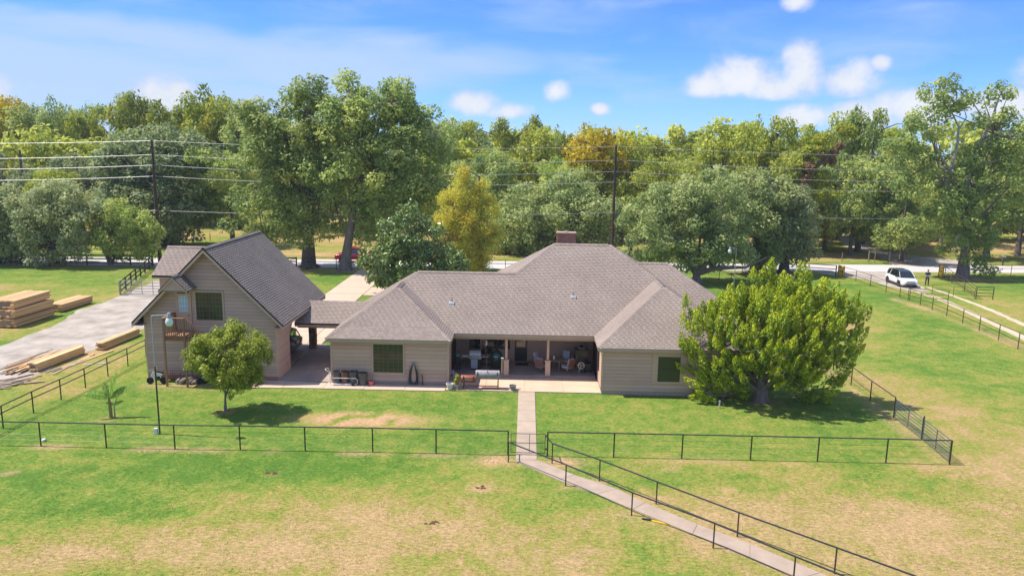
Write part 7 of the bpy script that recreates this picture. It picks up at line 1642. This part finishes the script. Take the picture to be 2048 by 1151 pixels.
def vehicle(name, label, cat_, paint, roofm, L, Wd, loc, rzv, kind='suv'):
    root = empty(name, (0, 0, 0), label, cat_); h = Wd/2
    if kind == 'suv':
        body_ = loft([(-L/2, ringof(h*.86, .45, .95)), (-L/2+.12, ringof(h*.95, .30, 1.02)), (-L/2+.6, ringof(h, .26, 1.06)), (0, ringof(h, .25, 1.02)), (L/2-1.25, ringof(h, .25, 1.0)), (L/2-.75, ringof(h*.99, .25, .96)), (L/2-.22, ringof(h*.93, .28, .86)), (L/2, ringof(h*.78, .36, .70))]).build('body', paint, root, smooth=True)
        cab = [(-L/2+.12, 1.02, .78, h*.80), (-L/2+.42, 1.02, 1.52, h*.72), (-L/2+.9, 1.02, 1.66, h*.71), (.1, 1.0, 1.67, h*.71), (.75, 1.0, 1.58, h*.69), (1.38, .98, 1.03, h*.78)]
        g = loft([(x, [(-h*.90, zb), (-hw_, zt), (hw_, zt), (h*.90, zb)]) for x, zb, zt, hw_ in cab[1:]]).build('greenhouse', M['glassd'], root)
        loft([(-L/2+.36, [(-h*.70, 1.53), (-h*.70, 1.56), (h*.70, 1.56), (h*.70, 1.53)]), (-L/2+.9, [(-h*.72, 1.65), (-h*.69, 1.70), (h*.69, 1.70), (h*.72, 1.65)]), (.1, [(-h*.72, 1.66), (-h*.69, 1.71), (h*.69, 1.71), (h*.72, 1.66)]), (.78, [(-h*.69, 1.57), (-h*.67, 1.60), (h*.67, 1.60), (h*.69, 1.57)])]).build('roof_panel', roofm, root, smooth=True)
        for s in (1, -1):
            for (xa, za, xb, zb, w) in ((.78, 1.585, 1.42, 1.02, .05), (.0, 1.66, -.02, 1.02, .04), (-1.0, 1.65, -1.15, 1.03, .06), (-L/2+.44, 1.53, -L/2+.2, 1.02, .08)):
                fa = (za-1.0)/.67; MB().bar((xa, s*(h*.90-(h*.2)*fa+.006), za), (xb, s*(h*.90+.006-(h*.2)*max(0, (zb-1.0)/.67)), zb), w, .03, up=(0, s, 0)).build('pillar', paint if w > .04 else M['black'], root)
            MB().box(.85, 1.02, s*(h+.02) if s > 0 else -h-.2, s*(h+.2) if s > 0 else -h-.02, 1.0, 1.14).build('mirror', M['black'], root, bevel=.03)
            MB().prism([(L/2-.62, s*h*.97, .74), (L/2-.06, s*h*.66, .70), (L/2-.1, s*h*.68, .62), (L/2-.6, s*h*.98, .66)], (0, s*.02, .02)).build('headlight', M['glassd'], root)
            MB().box(-L/2-.01, -L/2+.12, s*h*.72-.12, s*h*.72+.12, .8, .95).build('tail_light', M['carred'], root)
            for x in (-L/2+.92, L/2-.92):
                MB().lathe([(.36, -.02), (.41, -.02), (.41, .03), (.36, .03)], (x, s*(h-.005), .36), 18, axis='y').build('wheel_arch', M['black'], root); wheel(root, (x, s*(h-.10), .35), .35, .22, 'y', rim='rim')
            MB().box(-L/2+1.3, L/2-1.3, s*h-.01 if s > 0 else -h-.015, s*h+.015 if s > 0 else -h+.01, .26, .36).build('sill', M['black'], root)
        MB().box(L/2-.08, L/2+.005, -h*.52, h*.52, .60, .72).build('grille', M['black'], root); MB().box(L/2-.06, L/2+.02, -h*.58, h*.58, .38, .50).build('lower_grille', M['black'], root); MB().box(L/2+.0, L/2+.03, -.26, .26, .52, .58).build('plate', M['white'], root)
        MB().box(.2, 1.1, -h*.98, -h*.97, .3, .9).build('door_line', M['black'], root) if False else None
    else:
        loft([(-L/2, ringof(h*.96, .45, 1.10)), (-L/2+.1, ringof(h, .42, 1.12)), (-.35, ringof(h, .40, 1.12)), (.2, ringof(h, .40, 1.12)), (L/2-1.3, ringof(h, .40, 1.10)), (L/2-.3, ringof(h*.98, .42, 1.04)), (L/2, ringof(h*.88, .48, .95))]).build('body', paint, root, smooth=True)
        g = loft([(-.95, [(-h*.92, 1.1), (-h*.80, 1.70), (h*.80, 1.70), (h*.92, 1.1)]), (-.6, [(-h*.92, 1.1), (-h*.78, 1.86), (h*.78, 1.86), (h*.92, 1.1)]), (.75, [(-h*.92, 1.1), (-h*.77, 1.84), (h*.77, 1.84), (h*.92, 1.1)]), (1.45, [(-h*.92, 1.08), (-h*.88, 1.12), (h*.88, 1.12), (h*.92, 1.08)])]).build('greenhouse', M['glassd'], root)
        loft([(-.98, [(-h*.79, 1.72), (-h*.77, 1.76), (h*.77, 1.76), (h*.79, 1.72)]), (-.6, [(-h*.80, 1.85), (-h*.76, 1.91), (h*.76, 1.91), (h*.80, 1.85)]), (.78, [(-h*.79, 1.82), (-h*.75, 1.88), (h*.75, 1.88), (h*.79, 1.82)])]).build('roof_panel', roofm, root, smooth=True)
        for s in (1, -1):
            for (xa, za, xb, zb, w) in ((.78, 1.84, 1.46, 1.12, .07), (.1, 1.85, .1, 1.12, .09), (-.85, 1.78, -.97, 1.12, .16)): MB().bar((xa, s*h*.80, za), (xb, s*(h*.93), zb), w, .03, up=(0, s, 0)).build('pillar', paint, root)
            MB().box(1.0, 1.12, s*h+.01 if s > 0 else -h-.2, s*h+.2 if s > 0 else -h-.01, 1.1, 1.28).build('mirror', M['black'], root)
            MB().box(L/2-.12, L/2+.0, s*h*.7-.14, s*h*.7+.14, .82, .98).build('headlight', M['white'], root); MB().box(-L/2-.01, -L/2+.1, s*h*.88-.07, s*h*.88+.07, .75, 1.05).build('tail_light', M['carred'], root)
            for x in (-L/2+1.1, L/2-1.0): wheel(root, (x, s*(h-.10), .39), .39, .24, 'y', rim='rim'); MB().lathe([(.41, -.02), (.46, -.02), (.46, .03), (.41, .03)], (x, s*(h-.005), .40), 18, axis='y').build('wheel_arch', M['black'], root)
        MB().box(-L/2+.12, -1.05, -h*.86, h*.86, 1.125, 1.14).build('bed_cover', M['black'], root); MB().box(L/2-.05, L/2+.02, -h*.6, h*.6, .62, .9).build('grille', M['galv'], root); MB().box(L/2-.05, L/2+.08, -h*.9, h*.9, .42, .56).build('bumper', M['galv'], root); MB().box(-L/2-.08, -L/2+.02, -h*.9, h*.9, .46, .6).build('bumper', M['galv'], root)
    root.location = loc; root.rotation_euler = (0, 0, rzv); return root
vehicle('parked_car', 'white compact SUV with a dark roof parked on the entrance track', 'car', M['carwhite'], M['carblue'], 4.55, 1.86, (42.6, 84.6, .01), math.radians(-91))
vehicle('pickup_truck', 'bright red pickup travelling on the road behind the leaning pecan', 'pickup', M['carred'], M['carred'], 5.6, 2.0, (-21.3, 94.2, .02), math.radians(183.5), 'pickup')
vehicle('garage_car', 'dark vehicle in the garage with only its tail and rear wheel showing', 'car', M['cargrey'], M['cargrey'], 4.6, 1.85, (-18.1, 50.9, .07), math.radians(180))

# ------------------------------------------------------------------ standing man
def person():
    root = empty('person', (0, 0, 0), 'man standing in a navy short-sleeved shirt and blue jeans, holding something in both hands', 'person')
    def mkskin(name, vs, es, rs, mat, root_i=0):
        bm = bmesh.new(); lay = bm.verts.layers.skin.verify(); bv = [bm.verts.new(v) for v in vs]; bm.verts.ensure_lookup_table()
        for a, b in es: bm.edges.new((bv[a], bv[b]))
        for v, r_ in zip(bv, rs): v[lay].radius = (r_, r_) if not isinstance(r_, tuple) else r_
        bv[root_i][lay].use_root = True
        me = bpy.data.meshes.new(name); bm.to_mesh(me); bm.free(); me.materials.append(mat)
        o = bpy.data.objects.new(name, me); COL.objects.link(o); o.parent = root
        sk = o.modifiers.new('skin', 'SKIN'); sk.use_smooth_shade = True; s = o.modifiers.new('subsurf', 'SUBSURF'); s.levels = 2; s.render_levels = 2; return o
    # facing -y
    V = [(0, 0, .95), (0, .01, 1.15), (0, .01, 1.38), (0, 0, 1.50), (0, -.02, 1.60), (0, -.02, 1.72),
         (.19, .01, 1.43), (.25, .02, 1.16), (.12, -.24, 1.10), (.05, -.30, 1.12), (-.19, .01, 1.43), (-.25, .02, 1.16), (-.12, -.24, 1.10), (-.05, -.30, 1.12),
         (.10, 0, .88), (.13, -.01, .48), (.14, .02, .09), (.16, -.14, .04), (-.10, 0, .88), (-.13, -.01, .48), (-.14, .02, .09), (-.16, -.14, .04)]
    E_ = [(0, 1), (1, 2), (2, 3), (3, 4), (4, 5), (2, 6), (6, 7), (7, 8), (8, 9), (2, 10), (10, 11), (11, 12), (12, 13), (0, 14), (14, 15), (15, 16), (16, 17), (0, 18), (18, 19), (19, 20), (20, 21)]
    R_ = [.13, .12, .13, .055, .085, .08, .065, .045, .032, .035, .065, .045, .032, .035, .085, .058, .042, .035, .085, .058, .042, .035]
    mkskin('body', V, E_, R_, M['skin'])
    S = [(0, 0, .98), (0, .01, 1.18), (0, .01, 1.38), (0, 0, 1.47), (.19, .01, 1.43), (.245, .02, 1.22), (-.19, .01, 1.43), (-.245, .02, 1.22)]
    mkskin('shirt', S, [(0, 1), (1, 2), (2, 3), (2, 4), (4, 5), (2, 6), (6, 7)], [.17, .16, .16, .075, .085, .068, .085, .068], M['shirt'])
    J = [(0, 0, .97), (.10, 0, .86), (.13, -.01, .48), (.14, .02, .1), (-.10, 0, .86), (-.13, -.01, .48), (-.14, .02, .1)]
    mkskin('jeans', J, [(0, 1), (1, 2), (2, 3), (0, 4), (4, 5), (5, 6)], [.155, .11, .082, .068, .11, .082, .068], M['jeans'])
    hair = MB().lathe([(0, .12), (.06, .11), (.092, .06), (.096, .0), (.08, -.03)][::-1], (0, .0, 1.70), 12).build('hair', M['hair'], root, smooth=True)
    for s in (1, -1):
        MB().lathe([(0, -.016), (.012, -.01), (.012, .01), (0, .016)], (s*.03, -.105, 1.67), 6, axis='y').build('eye', M['black'], root); MB().box(s*.10-.008, s*.10+.008, -.03, .01, 1.63, 1.69).build('ear', M['skin'], root)
        MB().prism([(s*.16-.05, -.2, 0), (s*.15-.05, .08, 0), (s*.15-.05, .08, .09), (s*.15-.05, -.08, .1), (s*.16-.05, -.2, .05)], (.1, 0, 0)).build('shoe', M['black'], root)
        for k in range(4): MB().tube([(s*.06+s*(-.01), -.30-.0, 1.15-k*.02), (s*.04, -.345, 1.15-k*.02), (s*.01, -.35, 1.145-k*.02)], .010, 5).build('finger', M['skin'], root)
        MB().tube([(s*.06, -.29, 1.16), (s*.03, -.31, 1.185)], .011, 5).build('thumb', M['skin'], root)
    MB().prism([(-.012, -.11, 1.66), (.012, -.11, 1.66), (.014, -.125, 1.63), (-.014, -.125, 1.63)], (0, .02, -.005)).build('nose', M['skin'], root)
    root.location = (45.46, 84.5, 0); root.rotation_euler = (0, 0, -.35)
    rc = empty('controller', (45.35, 84.2, 1.1), 'small grey device held in both hands by the standing man', 'device'); c = Vector((45.46, 84.5, 0))+Matrix.Rotation(-.35, 3, 'Z') @ Vector((0, -.33, 1.14))
    MB().obox(c, (.08, -.03, 0), (.02, .05, 0), (0, 0, .015)).build('device_body', M['ceramicw'], rc)
person()

# ------------------------------------------------------------------ thin summer haze
hz_ = MB().box(-900, 900, -150, 1900, -1.0, 34.0).build('haze', None); tag(hz_, kind='stuff')
hm = bpy.data.materials.new('thin_haze'); hm.use_nodes = True; hn = hm.node_tree; hn.nodes.clear()
ho = hn.nodes.new('ShaderNodeOutputMaterial'); hv = hn.nodes.new('ShaderNodeVolumePrincipled'); hv.inputs['Color'].default_value = (.86, .92, 1.0, 1); hv.inputs['Density'].default_value = .00022; hv.inputs['Anisotropy'].default_value = .0
hn.links.new(hv.outputs[0], ho.inputs['Volume']); hz_.data.materials.append(hm)
